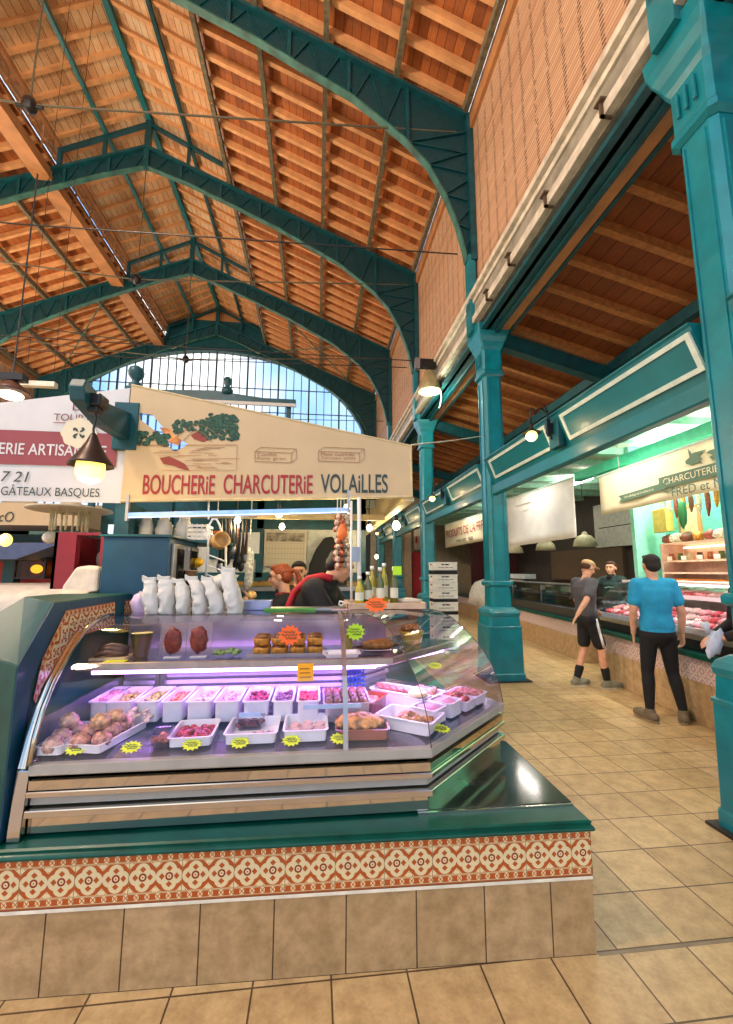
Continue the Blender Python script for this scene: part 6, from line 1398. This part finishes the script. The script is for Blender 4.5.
# kiosk ridge with finial seen under the end arch
t = thing('kiosk_ridge', 'dark teal kiosk ridge with a small finial seen against the end window', 'kiosk roof', (-2.0,9.0,5.1))
b = MB(); b.box(-4.6,-.5,8.9,9.1,5.12,5.22); b.prism([(-4.2,5.22),(-1.0,5.22),(-1.7,5.30),(-2.2,5.36),(-3.9,5.30)], (0,8.95,0), (1,0,0), (0,0,1), (0,.1,0)); b.build('ridge', DTEAL, t, world=True)
b = MB(); b.lathe([(.12,5.3),(.12,5.4),(.06,5.45),(.05,5.5),(.09,5.55),(.09,5.62),(.05,5.68),(0,5.7)], (-1.95,9.0,0), 18); b.build('finial', DTEAL, t, world=True, smooth=True)
b = MB(); b.box(-4.6,-.5,8.88,8.9,5.05,5.12); b.build('pale_edge', GREYW, t, world=True); b = MB(); b.box(-4.5,-4.4,8.95,9.05,0,5.1); b.box(-.7,-.6,8.95,9.05,0,5.1); b.build('posts', DTEAL, t, world=True)
b = MB(); b.ell((0,0,0),(.1,.1,.1)); b.cone((0,0,-4.15),(0,0,-.05),.04,.04,8); o = b.build('small_ball_finial', DTEAL, smooth=True); o.location = (-.05,8.0,4.15); tag(o, 'small round finial just above the right part of the tan banner', 'finial')
# kiosk fronts behind the stall towards the back of the hall
b = MB(); b.box(-8,1.6,13.0,13.3,0,3.2); o = b.build('far_kiosk_front', mat('dark_green_kiosk','#1f4a44',.6), loc=(-3,13,0)); tag(o, 'long dark green kiosk front at the back of the hall', 'kiosk')
b = MB(); b.box(.9,1.5,12.0,12.2,0,2.9); o = b.build('chalk_board_wall', DARK, loc=(1,12,0)); tag(o, 'dark chalkboard wall behind the oil bottles', 'board')
# hanging industrial lamp
t = thing('high_bay_lamp', 'glowing industrial bell lamp on a black bracket in front of the clerestory wall', 'lamp', (2.36,8.6,5.55))
b = MB(); b.lathe([(.06,.34),(.09,.32),(.12,.24),(.17,.14),(.235,.0),(.25,-.10),(.245,-.14),(.22,-.1),(.14,.1)], n=28, cap=False); b.build('reflector', mat('worn_cream_reflector','#b3a77a',.35,.4), t, smooth=True)
b = MB(); b.ell((0,0,-.08),(.22,.22,.10)); b.build('lamp_glow', glow('hot_lamp','#f2f7b4',4), t, smooth=True); b = MB(); b.box(-.22,.14,-.08,.08,.40,.58); b.cone((0,0,.34),(0,0,.42),.05,.05); b.build('ballast_box', BLACK, t, bevel=.01)
b = MB(); b.box(-.32,-.22,-.06,.06,.36,.6); b.build('grey_hub', SATIN, t); b = MB(); b.tube([(.24,0,-.1),(.26,0,-.25),(.22,0,-.45),(.2,.0,-.5)], .012, 6); b.build('loose_cable', WHITEP, t, smooth=True)
plight('lamp_light', (0,0,-.3), 60, '#f6ffdc', .15, t)
b = MB(); b.tube([(-9,8.6,6.15),(-3,8.6,6.1),(2.0,8.6,6.1),(2.5,8.6,6.12)], .01, 6); tag(b.build('span_cable', BLACK), 'black span cable stretched across the nave to the industrial lamp', 'cable')
b = MB(); b.tube([(.76,3.38,2.61),(1.6,4.75,3.11),(2.6,6.36,3.72)], .007, 6); tag(b.build('guy_wire', mat('white_wire','#cfcabc',.5)), 'pale wire from the corner of the tan banner to the free standing column', 'wire')
# more of the hall's high bay lamps, hung nearer the entrance
hb = t
for i, (x, y, z) in enumerate(((-1.5,1.2,7.0),(-6.5,1.2,7.0),(-6.5,7.5,7.2))):
    pass

# ================================================================== PEOPLE
def cap(b, p0, p1, r0, r1, n=14):
    p0, p1 = Vector(p0), Vector(p1)
    if (p1-p0).length > 1e-4: b.cone(p0, p1, r0, r1, n)
    b.ell(p0, (r0,r0,r0), n=n, m=8); b.ell(p1, (r1,r1,r1), n=n, m=8)
def remesh(b, name, m, parent, voxel=.008, smooth=3):
    me = b.mesh(name, m); o = bpy.data.objects.new(name, me); COL.objects.link(o)
    r = o.modifiers.new('r','REMESH'); r.mode = 'VOXEL'; r.voxel_size = voxel
    s = o.modifiers.new('s','SMOOTH'); s.iterations = smooth; s.factor = .5
    bpy.context.view_layer.update(); dg = bpy.context.evaluated_depsgraph_get()
    nm = bpy.data.meshes.new_from_object(o.evaluated_get(dg)); bpy.data.objects.remove(o)
    nm.name = name; nm.materials.clear(); nm.materials.append(m); nm.polygons.foreach_set('use_smooth', [True]*len(nm.polygons))
    o = bpy.data.objects.new(name, nm); COL.objects.link(o); o.parent = parent; return o
SKIN = mat('light_skin', '#d9a283', .5, var=.06, scale=20, sss=.08)
def hand(b, w_, d, side, palm_n, curl=.35, s=1.0):
    # w_ wrist point, d forearm direction, side = thumb side vector, palm_n = palm normal (fingers curl to it)
    w_, d, side, pn = Vector(w_), Vector(d).normalized(), Vector(side).normalized(), Vector(palm_n).normalized()
    c = w_+d*.05*s
    for k, off in enumerate((-.028,-.010,.009,.027)):
        cap(b, w_+d*.012*s+side*off*.6*s, w_+d*.088*s+side*off*s, .014*s, .0115*s, 8)
    Ls = (.058,.072,.076,.068)
    for k, off in enumerate((-.030,-.010,.010,.029)):
        p = w_+d*.09*s+side*off*s; L = Ls[k]*s; a = curl; q = p+(d*math.cos(a)+pn*math.sin(a))*L*.45; a2 = curl*2.2; q2 = q+(d*math.cos(a2)+pn*math.sin(a2))*L*.33; a3 = curl*3; q3 = q2+(d*math.cos(a3)+pn*math.sin(a3))*L*.25
        cap(b, p, q, .0098*s, .009*s, 8); cap(b, q, q2, .009*s, .0082*s, 8); cap(b, q2, q3, .0082*s, .0072*s, 8)
    t0 = w_+d*.025*s+side*.022*s; t1 = t0+(side*.8+d*.7+pn*.25).normalized()*.042*s; t2 = t1+(side*.35+d*.95+pn*.35).normalized()*.034*s
    cap(b, t0, t1, .014*s, .011*s, 8); cap(b, t1, t2, .011*s, .0085*s, 8)
def headrot(yaw, pitch, roll=0):
    return Matrix.Rotation(yaw,3,'Z') @ Matrix.Rotation(pitch,3,'X') @ Matrix.Rotation(roll,3,'Y')
def head(b, c, R, s=1.0):
    c = Vector(c); f = lambda x, y, z: c+R @ Vector((x*s,y*s,z*s))
    rr = lambda *a: tuple(x*s for x in a)
    b.ell(f(0,-.012,.025), rr(.076,.094,.088), R, 20, 14); b.ell(f(0,.022,-.035), rr(.058,.068,.07), R, 18, 12); b.ell(f(0,.052,-.085), rr(.032,.03,.024), R, 12, 8)
    cap(b, f(0,.082,.02), f(0,.108,-.022), .010*s, .015*s, 8); b.ell(f(0,.078,-.058), rr(.024,.016,.012), R, 10, 8)
    b.ell(f(0,.072,.042), rr(.052,.022,.018), R, 12, 8)
    for sx in (-1,1): b.ell(f(.077*sx,-.008,-.005), rr(.012,.02,.032), R, 10, 8); b.ell(f(.04*sx,.055,-.02), rr(.022,.022,.022), R, 10, 8)
def face_parts(t, c, R, s=1.0):
    c = Vector(c); f = lambda x, y, z: c+R @ Vector((x*s,y*s,z*s))
    for sx in (-1,1):
        b = MB(); b.ell(f(.030*sx,.082,.014), (.0105*s,.006*s,.0075*s), R, 10, 8); b.build('eye', mat('dark_eye','#1d1512',.2), t, smooth=True)
        b = MB(); cap(b, f(.016*sx,.092,.034), f(.046*sx,.082,.036), .0045*s, .0035*s, 6); b.build('eyebrow', mat('dark_brow','#3a2a20',.8), t, smooth=True)
    b = MB(); cap(b, f(-.02,.088,-.056), f(.02,.088,-.056), .005*s, .005*s, 6); b.build('mouth', mat('lips','#a85a50',.5), t, smooth=True)
def hair(b, c, R, s=1.0, long=0, back=.0):
    c = Vector(c); f = lambda x, y, z: c+R @ Vector((x*s,y*s,z*s)); rr = lambda *a: tuple(x*s for x in a)
    b.ell(f(0,-.028,.042), rr(.086,.092,.082), R, 20, 12); b.ell(f(0,-.055,-.005), rr(.080,.062,.075), R, 18, 12); b.ell(f(0,.035,.092), rr(.066,.045,.028), R, 14, 8)
def torso(b, hip, chest, neck, sl, sr, g=0.0, s=1.0, waist=.115):
    hip, chest, neck, sl, sr = map(Vector, (hip,chest,neck,sl,sr)); sh = (sl+sr)/2; ax = (sr-sl).normalized()
    hw = (sr-sl).length/2
    pts = [hip+Vector((0,0,-.06)), hip+Vector((0,0,.02)), hip.lerp(chest,.45), chest, chest.lerp(sh,.55), sh+Vector((0,0,.0)), sh.lerp(neck,.4)+Vector((0,0,.02)), neck+Vector((0,0,.02))]
    W = [.150*s,.168*s,.146*s,.168*s,.178*s,hw*.93,hw*.52,.056*s]; D = [.10*s,.118*s,.105*s,.122*s,.118*s,.088*s,.075*s,.056*s]
    rows = []; n = 24; P = []
    for i in range(len(pts)-1):
        for k in range(4):
            f = k/4; f2 = f*f*(3-2*f); P.append((pts[i].lerp(pts[i+1],f), W[i]+(W[i+1]-W[i])*f2, D[i]+(D[i+1]-D[i])*f2))
    P.append((pts[-1],W[-1],D[-1]))
    for c, w_, d_ in P:
        row = []
        for k in range(n):
            t_ = 2*PI*k/n; ca, sa = math.cos(t_), math.sin(t_)
            row.append(c+ax*(math.copysign(abs(ca)**.85,ca)*(w_+g))+ax.cross(Vector((0,0,1)))*(-math.copysign(abs(sa)**.9,sa)*(d_+g)))
        rows.append(row)
    b.strip(rows, True); m = len(b.v); b.f.append(tuple(range(m-n*len(rows)+n-1, m-n*len(rows)-1, -1))); b.f.append(tuple(range(m-n, m)))
    cap(b, sl.lerp(sr,.06), sl.lerp(sr,.3), .060*s+g, .07*s+g); cap(b, sl.lerp(sr,.94), sl.lerp(sr,.7), .060*s+g, .07*s+g)
def arm(b, S, E_, W_, g=0.0, s=1.0, upto=1.0):
    S, E_, W_ = map(Vector, (S,E_,W_))
    if upto < 1: cap(b, S, S.lerp(E_,upto), .060*s+g, .052*s+g); return
    cap(b, S, E_, .056*s+g, .041*s+g); cap(b, E_, E_.lerp(W_,.35), .041*s+g, .040*s+g); cap(b, E_.lerp(W_,.35), W_, .040*s+g, .026*s+g)
def leg(b, H_, K, A_, g=0.0, s=1.0, a=0, z=1):
    H_, K, A_ = map(Vector, (H_,K,A_))
    cap(b, H_, K, .092*s+g, .058*s+g); C = K.lerp(A_,.3)+Vector((0,-.012,0)); cap(b, K, C, .056*s+g, .058*s+g); cap(b, C, A_, .058*s+g, .038*s+g)
def foot(b, A_, d, g=0.0, s=1.0):
    A_ = Vector(A_); d = Vector((d[0],d[1],0)).normalized(); z0 = A_.z
    heel = Vector((A_.x,A_.y,0))-d*.045*s+Vector((0,0,.036+g)); ball = heel+d*.17*s; toe = heel+d*.225*s+Vector((0,0,-.006))
    cap(b, heel, ball, .036*s+g, .040*s+g); cap(b, ball, toe, .038*s+g, .028*s+g); cap(b, Vector(A_), heel+d*.03, .038*s+g, .036*s+g); cap(b, Vector(A_), heel.lerp(ball,.55), .034*s+g, .034*s+g)
def shoes(t, feet, m, sole, s=1.0):
    for A_, d in feet:
        A_ = Vector(A_); b = MB(); foot(b, Vector((A_.x,A_.y,.10)), d, .012, s); o = remesh(b, 'shoe', m, t, .008)
        dd = Vector((d[0],d[1],0)).normalized(); h = Vector((A_.x,A_.y,0))-dd*.05*s; sd = Vector((-dd.y,dd.x,0)); b = MB()
        P = []
        for k in range(16):
            a = 2*PI*k/16; P.append((math.cos(a)*.155*s+.105*s, math.sin(a)*.052*s))
        b.prism(P, h+Vector((0,0,-.005)), dd, sd, (0,0,.028)); b.build('sole', sole, o)
ZERO = Vector((0,0,0))

# --- man in the blue T-shirt, seen from behind
t = thing('person', 'person in a bright blue T-shirt and black trousers, back turned to the viewer', 'person', (3.70,4.42,0), -.35, 'people in the aisle'); t.scale = (1.0,1.0,1.01)
s = 1.0; hip = (0,0,.93); chest = (0,-.005,1.27); neck = (0,.0,1.47); SL, SR = (-.165,0,1.42), (.165,0,1.42)
EL, WL = (-.225,-.02,1.14), (-.215,.06,.89); ER, WR = (.245,-.01,1.15), (.255,.05,.90)
KL, AL = (-.115,.04,.50), (-.135,.0,.09); KR, AR = (.13,.05,.50), (.19,.03,.09)
hc = (0,.025,1.635); HRm = headrot(.15,-.06)
b = MB(); torso(b, hip, chest, neck, SL, SR, 0, .90); cap(b, neck, (0,.015,1.56), .056, .056); head(b, hc, HRm); arm(b, SL, EL, WL); arm(b, SR, ER, WR)
hand(b, WL, (.0,.12,-1), (.2,1,0), (1,0,.0)); hand(b, WR, (.02,.1,-1), (-.2,1,0), (-1,0,0))
leg(b, (-.085,0,.88), KL, AL, 0, .88); leg(b, (.085,0,.88), KR, AR, 0, .88); foot(b, AL, (-.35,1)); foot(b, AR, (.45,1)); BODY = remesh(b, 'body', SKIN, t); face_parts(BODY, hc, HRm)
b = MB(); torso(b, (0,0,.97), chest, (0,0,1.455), SL, SR, .020, .90); arm(b, SL, EL, WL, .018, upto=.62); arm(b, SR, ER, WR, .018, upto=.62); b.ell((0,0,.93),(.172,.13,.09)); remesh(b, 'tshirt', mat('bright_blue_cotton','#2199c9',.8,var=.06,bump=.2), t, .009)
b = MB(); b.ell((0,0,.90),(.178,.132,.13)); leg(b, (-.085,0,.88), KL, (AL[0],AL[1],.12), .008, .95); leg(b, (.085,0,.88), KR, (AR[0],AR[1],.12), .008, .95); remesh(b, 'trousers', mat('black_denim','#15161a',.8), t, .009)
shoes(t, ((AL,(-.35,1)),(AR,(.45,1))), mat('brown_trainer','#6d5f49',.7), mat('grey_brown_sole','#8a7a60',.7), 1.1)
b = MB(); hair(b, hc, HRm); remesh(b, 'hair', mat('dark_brown_hair','#1d1412',.7,var=.3,scale=60), t, .008)

# --- man in a cap and shorts
t = thing('person', 'person in a beige cap, grey T-shirt and black shorts with white side stripes', 'person', (3.80,5.80,0), -PI/2+.12, 'people in the aisle'); t.scale = (.96,.96,.96)
s = 1.04; hip = (0,-.01,.98); chest = (0,-.02,1.33); neck = (0,.01,1.53); SL, SR = (-.17,-.01,1.48), (.17,-.02,1.48)
EL, WL = (-.26,.04,1.22), (-.20,.26,1.08); ER, WR = (.27,-.22,1.25), (.31,-.42,1.05)
KL, AL = (-.10,.0,.53), (-.12,-.15,.09); KR, AR = (.10,.12,.53), (.11,.17,.09)
hc = (0,.075,1.70); HRm = headrot(0,-.42)
b = MB(); torso(b, hip, chest, neck, SL, SR, 0, .93); cap(b, neck, (0,.05,1.62), .058, .056); head(b, hc, HRm, 1.03); arm(b, SL, EL, WL); arm(b, SR, ER, WR)
hand(b, WL, (.2,.8,-.4), (.7,-.1,.5), (.3,-.3,-.8), .3); hand(b, WR, (.05,-.7,-.8), (-.5,.4,.2), (0,.7,-.7), .15)
leg(b, (-.08,0,.92), KL, AL, 0, .90); leg(b, (.08,0,.92), KR, AR, 0, .90); foot(b, AL, (-.1,1)); foot(b, AR, (.1,1)); BODY = remesh(b, 'body', SKIN, t); face_parts(BODY, hc, HRm)
b = MB(); torso(b, (0,-.01,1.04), chest, (0,.0,1.51), SL, SR, .020, .93); arm(b, SL, EL, WL, .022, upto=.7); arm(b, SR, ER, WR, .022, upto=.7); remesh(b, 'tshirt', mat('charcoal_grey_cotton','#55535a',.85,var=.08,bump=.2), t, .009)
b = MB(); b.ell((0,0,.96),(.19,.15,.15)); cap(b, (-.08,0,.92), (-.10,.0,.62), .095, .088); cap(b, (.08,0,.92), (.10,.09,.62), .095, .088); remesh(b, 'shorts', mat('black_sports_cloth','#14151a',.7), t, .009)
b = MB(); b.tube([(.172,.0,.98),(.180,.02,.86),(.186,.05,.72),(.190,.085,.58)], .018, 8); o = b.build('side_stripe', mat('white_stripe','#e2e2e0',.6), t, smooth=True)
for A_, K in ((AL,KL),(AR,KR)):
    b = MB(); a = Vector(A_); k = Vector(K); cap(b, a.lerp(k,.0), a.lerp(k,.38), .046, .060); remesh(b, 'sock', mat('black_sock','#121214',.8), t, .009)
shoes(t, ((AL,(-.1,1)),(AR,(.1,1))), mat('grey_green_trainer','#7f7d69',.7), mat('pale_sole','#b9b3a0',.6), 1.08)
c = Vector(hc); b = MB(); b.ell(c+HRm @ Vector((0,-.015,.058)),(.090,.105,.062),HRm,20,12); b.ell(c+HRm @ Vector((0,.11,.055)),(.062,.07,.010),HRm,18,8); remesh(b, 'cap', mat('beige_cap','#c9a67c',.8), t, .007)
b = MB(); b.ell(c+HRm @ Vector((0,-.045,.01)),(.084,.068,.06),HRm,18,12); remesh(b, 'hair', mat('brown_hair','#4b2f1f',.7), t, .008)

# --- shop woman in the dark green apron, facing left
t = thing('person', 'person in a dark green work coat, hair tied back, behind the meat counter', 'person', (5.02,6.88,0), PI/2+.35, 'people in the aisle'); t.scale = (1.04,1.04,1.04)
hip = (0,0,.92); chest = (0,.0,1.23); neck = (0,.01,1.42); SL, SR = (-.17,0,1.37), (.17,0,1.37)
EL, WL = (-.24,-.02,1.12), (-.20,.18,.98); ER, WR = (.24,.20,1.30), (.15,.42,1.36)
KL, AL = (-.09,.03,.49), (-.10,.0,.09); KR, AR = (.09,.05,.49), (.11,.06,.09)
hc = (0,.03,1.575); HRm = headrot(.25,-.05)
b = MB(); torso(b, hip, chest, neck, SL, SR, 0, .95); cap(b, neck, (0,.015,1.50), .05, .05); head(b, hc, HRm, .97); arm(b, SL, EL, WL, 0, .92); arm(b, SR, ER, WR, 0, .92)
hand(b, WL, (.2,.8,-.4), (.7,-.1,.5), (.3,-.3,-.8), .25, .95); hand(b, WR, (-.4,.9,.1), (-.4,0,.9), (0,0,-1), .2, .95)
leg(b, (-.085,0,.88), KL, AL, 0, .95); leg(b, (.085,0,.88), KR, AR, 0, .95); foot(b, AL, (0,1), 0, .93); foot(b, AR, (.1,1), 0, .93); BODY = remesh(b, 'body', SKIN, t); face_parts(BODY, hc, HRm, .97)
GC = mat('dark_bottle_green_coat','#12312f',.7,var=.12,bump=.15)
b = MB(); torso(b, (0,0,.92), chest, (0,.01,1.43), SL, SR, .026, .95); arm(b, SL, EL, Vector(EL).lerp(Vector(WL),.8), .016, .95); arm(b, SR, ER, Vector(ER).lerp(Vector(WR),.8), .016, .95); b.ell((0,.0,.80),(.19,.15,.26)); remesh(b, 'work_coat', GC, t, .009)
b = MB(); cap(b, (0,.06,1.43), (0,.03,1.46), .06, .055); remesh(b, 'collar', mat('black_fleece','#101114',.9), t, .009)
b = MB(); b.tube([(-.09,.135,1.27),(-.02,.15,1.275),(.05,.145,1.26)], .006, 6); b.build('embroidered_mark', mat('pale_green_thread','#9fc0b4',.7), t)
b = MB(); leg(b, (-.085,0,.84), KL, (AL[0],AL[1],.12), .014, .95); leg(b, (.085,0,.84), KR, (AR[0],AR[1],.12), .014, .95); remesh(b, 'jeans', mat('indigo_jeans','#2a3146',.8), t, .009)
shoes(t, ((AL,(0,1)),(AR,(.1,1))), mat('grey_shoe','#6f6c66',.7), mat('pale_sole','#b9b3a0',.6), .93)
b = MB(); hair(b, hc, HRm, .96); c = Vector(hc); b.ell(c+HRm @ Vector((0,-.12,.03)),(.03,.05,.03),HRm); remesh(b, 'hair', mat('auburn_brown_hair','#4a2a1c',.6,var=.25,scale=60), t, .008)

# --- dark figure deep in the shop
t = thing('person', 'person in dark clothes deep inside the dark shop', 'person', (5.9,8.9,0), PI/2)
hc = (0,.02,1.60); HRm = headrot(0,-.3); SL, SR = (-.17,0,1.38), (.17,0,1.38)
b = MB(); torso(b, (0,0,.92), (0,0,1.24), (0,.01,1.44), SL, SR); cap(b, (0,.01,1.44), (0,.01,1.52), .05, .05); head(b, hc, HRm); arm(b, SL, (-.24,.02,1.12), (-.18,.22,1.05)); arm(b, SR, (.24,.02,1.12), (.18,.22,1.05)); leg(b, (-.09,0,.9), (-.09,.03,.5), (-.1,0,.09)); leg(b, (.09,0,.9), (.09,.03,.5), (.1,0,.09)); foot(b, (-.1,0,.09), (0,1)); foot(b, (.1,0,.09), (0,1)); hand(b,(-.18,.22,1.05),(.2,.9,-.2),(1,0,0),(0,0,-1)); hand(b,(.18,.22,1.05),(-.2,.9,-.2),(-1,0,0),(0,0,-1)); remesh(b, 'body', SKIN, t, .01)
b = MB(); torso(b, (0,0,.92), (0,0,1.24), (0,.01,1.44), SL, SR, .022); arm(b, SL, (-.24,.02,1.12), (-.2,.15,1.07), .014); arm(b, SR, (.24,.02,1.12), (.2,.15,1.07), .014); leg(b, (-.09,0,.9), (-.09,.03,.5), (-.1,0,.12), .014); leg(b, (.09,0,.9), (.09,.03,.5), (.1,0,.12), .014); remesh(b, 'dark_clothes', mat('dark_clothes','#1b2030',.8), t, .011)
b = MB(); hair(b, hc, HRm); remesh(b, 'hair', mat('dark_brown_hair','#1d1412',.7), t, .009)

# --- red haired butcher woman in profile, facing left
BLK = mat('black_work_shirt', '#121216', .8, var=.15, bump=.15); REDC = mat('red_collar_cloth', '#b01a24', .7)
def stander(t, hc, HRm, hip, chest, neck, SL, SR, EL, WL, ER, WR, s, lowz=0.0):
    b = MB(); torso(b, hip, chest, neck, SL, SR, 0, s); cap(b, neck, Vector(hc)+HRm @ Vector((0,-.02,-.05)), .052, .052); head(b, hc, HRm, s)
    arm(b, SL, EL, WL, 0, s); arm(b, SR, ER, WR, 0, s)
    for sx in (-1,1): leg(b, (.09*sx,0,.86), (.095*sx,.03,.48), (.11*sx,0,.09), 0, s); foot(b, (.11*sx,0,.09), (0,1), 0, s)
    dL = (Vector(WL)-Vector(EL)).normalized(); dR = (Vector(WR)-Vector(ER)).normalized()
    hand(b, WL, dL, Vector((1,0,0))-dL*dL.x, (0,0,-1), .3, s); hand(b, WR, dR, Vector((-1,0,0))+dR*dR.x, (0,0,-1), .3, s)
    BODY = remesh(b, 'body', SKIN, t); face_parts(BODY, hc, HRm, s)
    b = MB(); b.ell((0,0,.84),(.17*s,.13*s,.13))
    for sx in (-1,1): leg(b, (.09*sx,0,.84), (.095*sx,.03,.48), (.11*sx,0,.12), .014, s)
    remesh(b, 'trousers', mat('black_denim','#15161a',.8), t, .011); shoes(t, (((-.11,0,.09),(0,1)),((.11,0,.09),(0,1))), BLACK, BLACK, s)
t = thing('person', 'person with red hair in a ponytail, glasses and red collar, in profile', 'person', (-.245,3.98,0), PI/2-.1, 'butchers behind the case')
hip = (0,0,.90); chest = (0,.02,1.18); neck = (0,.03,1.36); SL, SR = (-.165,.02,1.30), (.165,.02,1.30)
EL, WL = (-.22,.14,1.12), (-.12,.30,1.32); ER, WR = (.22,.12,1.12), (.10,.32,1.28)
hc = (0,.08,1.525); HRm = headrot(0,-.16)
stander(t, hc, HRm, hip, chest, neck, SL, SR, EL, WL, ER, WR, .95)
b = MB(); torso(b, hip, chest, (0,.02,1.36), SL, SR, .022, .95); arm(b, SL, EL, WL, .018, .95, .9); arm(b, SR, ER, WR, .018, .95, .9); remesh(b, 'shirt', BLK, t, .009)
b = MB(); b.tube([(-.06,-.03,1.37),(-.07,.05,1.375),(0,.10,1.36),(.07,.05,1.375),(.06,-.03,1.37),(0,-.06,1.38),(-.06,-.03,1.37)], .018, 8); b.build('red_collar', REDC, t, smooth=True)
b = MB(); hair(b, hc, HRm, .97); c = Vector(hc); b.tube([c+Vector((0,-.09,.06)),c+Vector((0,-.15,.05)),c+Vector((0,-.18,-.03)),c+Vector((0,-.17,-.13)),c+Vector((0,-.15,-.2))], [.018,.026,.028,.024,.01], 10); remesh(b, 'hair', mat('copper_red_hair','#8f3f1c',.55,var=.35,scale=60), t, .008)
b = MB()
for sx in (-1,1):
    ctr = c+HRm @ Vector((.032*sx,.098,.012)); b.tube([ctr+HRm @ Vector((.022*math.cos(a*PI/6),0,.017*math.sin(a*PI/6))) for a in range(13)], .002, 5); b.tube([c+HRm @ Vector((.054*sx,.096,.016)), c+HRm @ Vector((.082*sx,-.005,.012))], .002, 5)
b.tube([c+HRm @ Vector((-.01,.1,.014)), c+HRm @ Vector((.01,.1,.014))], .002, 5); b.build('glasses', BLACK, t)
b = MB(); b.lathe([(.03,0),(.045,.012),(.04,.03),(0,.032)], n=16); o = b.build('round_cheese_bun', mat('golden_bun','#d9a964',.5), smooth=True); o.location = (-.55,3.84,1.36); o.rotation_euler = (.6,.3,0); tag(o, 'round golden bun held in the hands of the red haired woman', 'bun')
# --- boy behind
t = thing('person', 'person with short dark hair behind the red haired woman, facing the viewer', 'person', (-.185,4.62,0), PI+.15, 'butchers behind the case')
hip = (0,0,.92); chest = (0,.0,1.22); neck = (0,.01,1.41); SL, SR = (-.165,0,1.35), (.165,0,1.35); hc = (0,.03,1.565); HRm = headrot(-.1,-.12)
stander(t, hc, HRm, hip, chest, neck, SL, SR, (-.22,.04,1.1), (-.14,.25,1.08), (.22,.04,1.1), (.14,.25,1.08), .95)
b = MB(); torso(b, hip, chest, (0,.01,1.40), SL, SR, .022, .95); arm(b, SL, (-.22,.04,1.1), (0,0,0), .018, .95, .9); arm(b, SR, (.22,.04,1.1), (0,0,0), .018, .95, .9); remesh(b, 'shirt', BLK, t, .009)
b = MB(); hair(b, hc, HRm, .96); remesh(b, 'hair', mat('dark_brown_hair','#1d1412',.7), t, .008)
# --- man leaning forward to the right, red apron strap over the shoulder
t = thing('person', 'person in a black jacket with a red apron strap leaning to the right', 'person', (-.12,3.46,0), -PI/2-.30, 'butchers behind the case')
hip = (0,0,.98); chest = (0,.10,1.26); neck = (0,.22,1.49); SL, SR = (-.20,.16,1.43), (.20,.16,1.43); hc = (0,.32,1.615); HRm = headrot(.1,-.5)
stander(t, hc, HRm, hip, chest, neck, SL, SR, (-.26,.34,1.18), (-.16,.52,1.24), (.25,.36,1.15), (.14,.55,1.22), 1.04)
b = MB(); torso(b, hip, chest, neck, SL, SR, .03, 1.06); arm(b, SL, (-.26,.34,1.18), (0,0,0), .024, 1.04, .95); arm(b, SR, (.25,.36,1.15), (0,0,0), .024, 1.04, .95); cap(b, (-.26,.34,1.18), (-.18,.48,1.23), .06, .045); cap(b, (.25,.36,1.15), (.16,.50,1.21), .06, .045); remesh(b, 'jacket', BLK, t, .009)
b = MB()
pts = [(.09,.28,1.52),(.10,.20,1.54),(.115,.10,1.52),(.135,.0,1.42),(.16,-.04,1.30),(.175,-.06,1.15),(.18,-.08,1.0)]
b.tube(pts, .026, 8); b.build('red_strap', REDC, t, smooth=True)
b = MB(); hair(b, hc, HRm, 1.02); remesh(b, 'hair', mat('black_hair','#0f0c0c',.6,var=.3,scale=60), t, .008)
# --- shopper at the right edge, mostly behind the near column
t = thing('person', 'person in a dark jacket mostly hidden by the column at the right edge', 'person', (3.62,3.25,0), PI/2-.35, 'people in the aisle')
hip = (0,0,.95); chest = (0,.0,1.27); neck = (0,.01,1.47); SL, SR = (-.18,0,1.41), (.18,0,1.41); hc = (0,.03,1.63); HRm = headrot(0,-.3)
EL, WL = (-.22,.03,1.15), (-.10,.30,1.04); ER, WR = (.22,.03,1.15), (.14,.24,1.04)
stander(t, hc, HRm, hip, chest, neck, SL, SR, EL, WL, ER, WR, 1.0)
b = MB(); torso(b, hip, chest, (0,.01,1.46), SL, SR, .026); arm(b, SL, EL, (0,0,0), .02, 1, .95); arm(b, SR, ER, (0,0,0), .02, 1, .95); cap(b, EL, Vector(EL).lerp(Vector(WL),.85), .056, .042); cap(b, ER, Vector(ER).lerp(Vector(WR),.85), .056, .042); remesh(b, 'jacket', BLK, t, .009)
b = MB(); hair(b, hc, HRm); remesh(b, 'hair', mat('dark_brown_hair','#1d1412',.7), t, .008)

HP = Matrix.Translation((3.62,3.25,0)) @ Matrix.Rotation(PI/2-.35,4,'Z')
p = HP @ Vector((-.10,.36,1.0)); b = MB(); b.ell((0,0,0),(.06,.045,.11),Matrix.Rotation(.5,3,'Y'),n=18,m=12,nz_=.45,nf=3.5,seed=6); b.cone((-.05,0,.08),(-.075,0,.16),.02,.035,10)
o = b.build('plastic_bag', mat('blue_white_film','#c3cbe0',.25,var=.1), smooth=True); o.location = p; tag(o, 'crumpled blue-white plastic bag held in the hand at the right edge', 'bag')
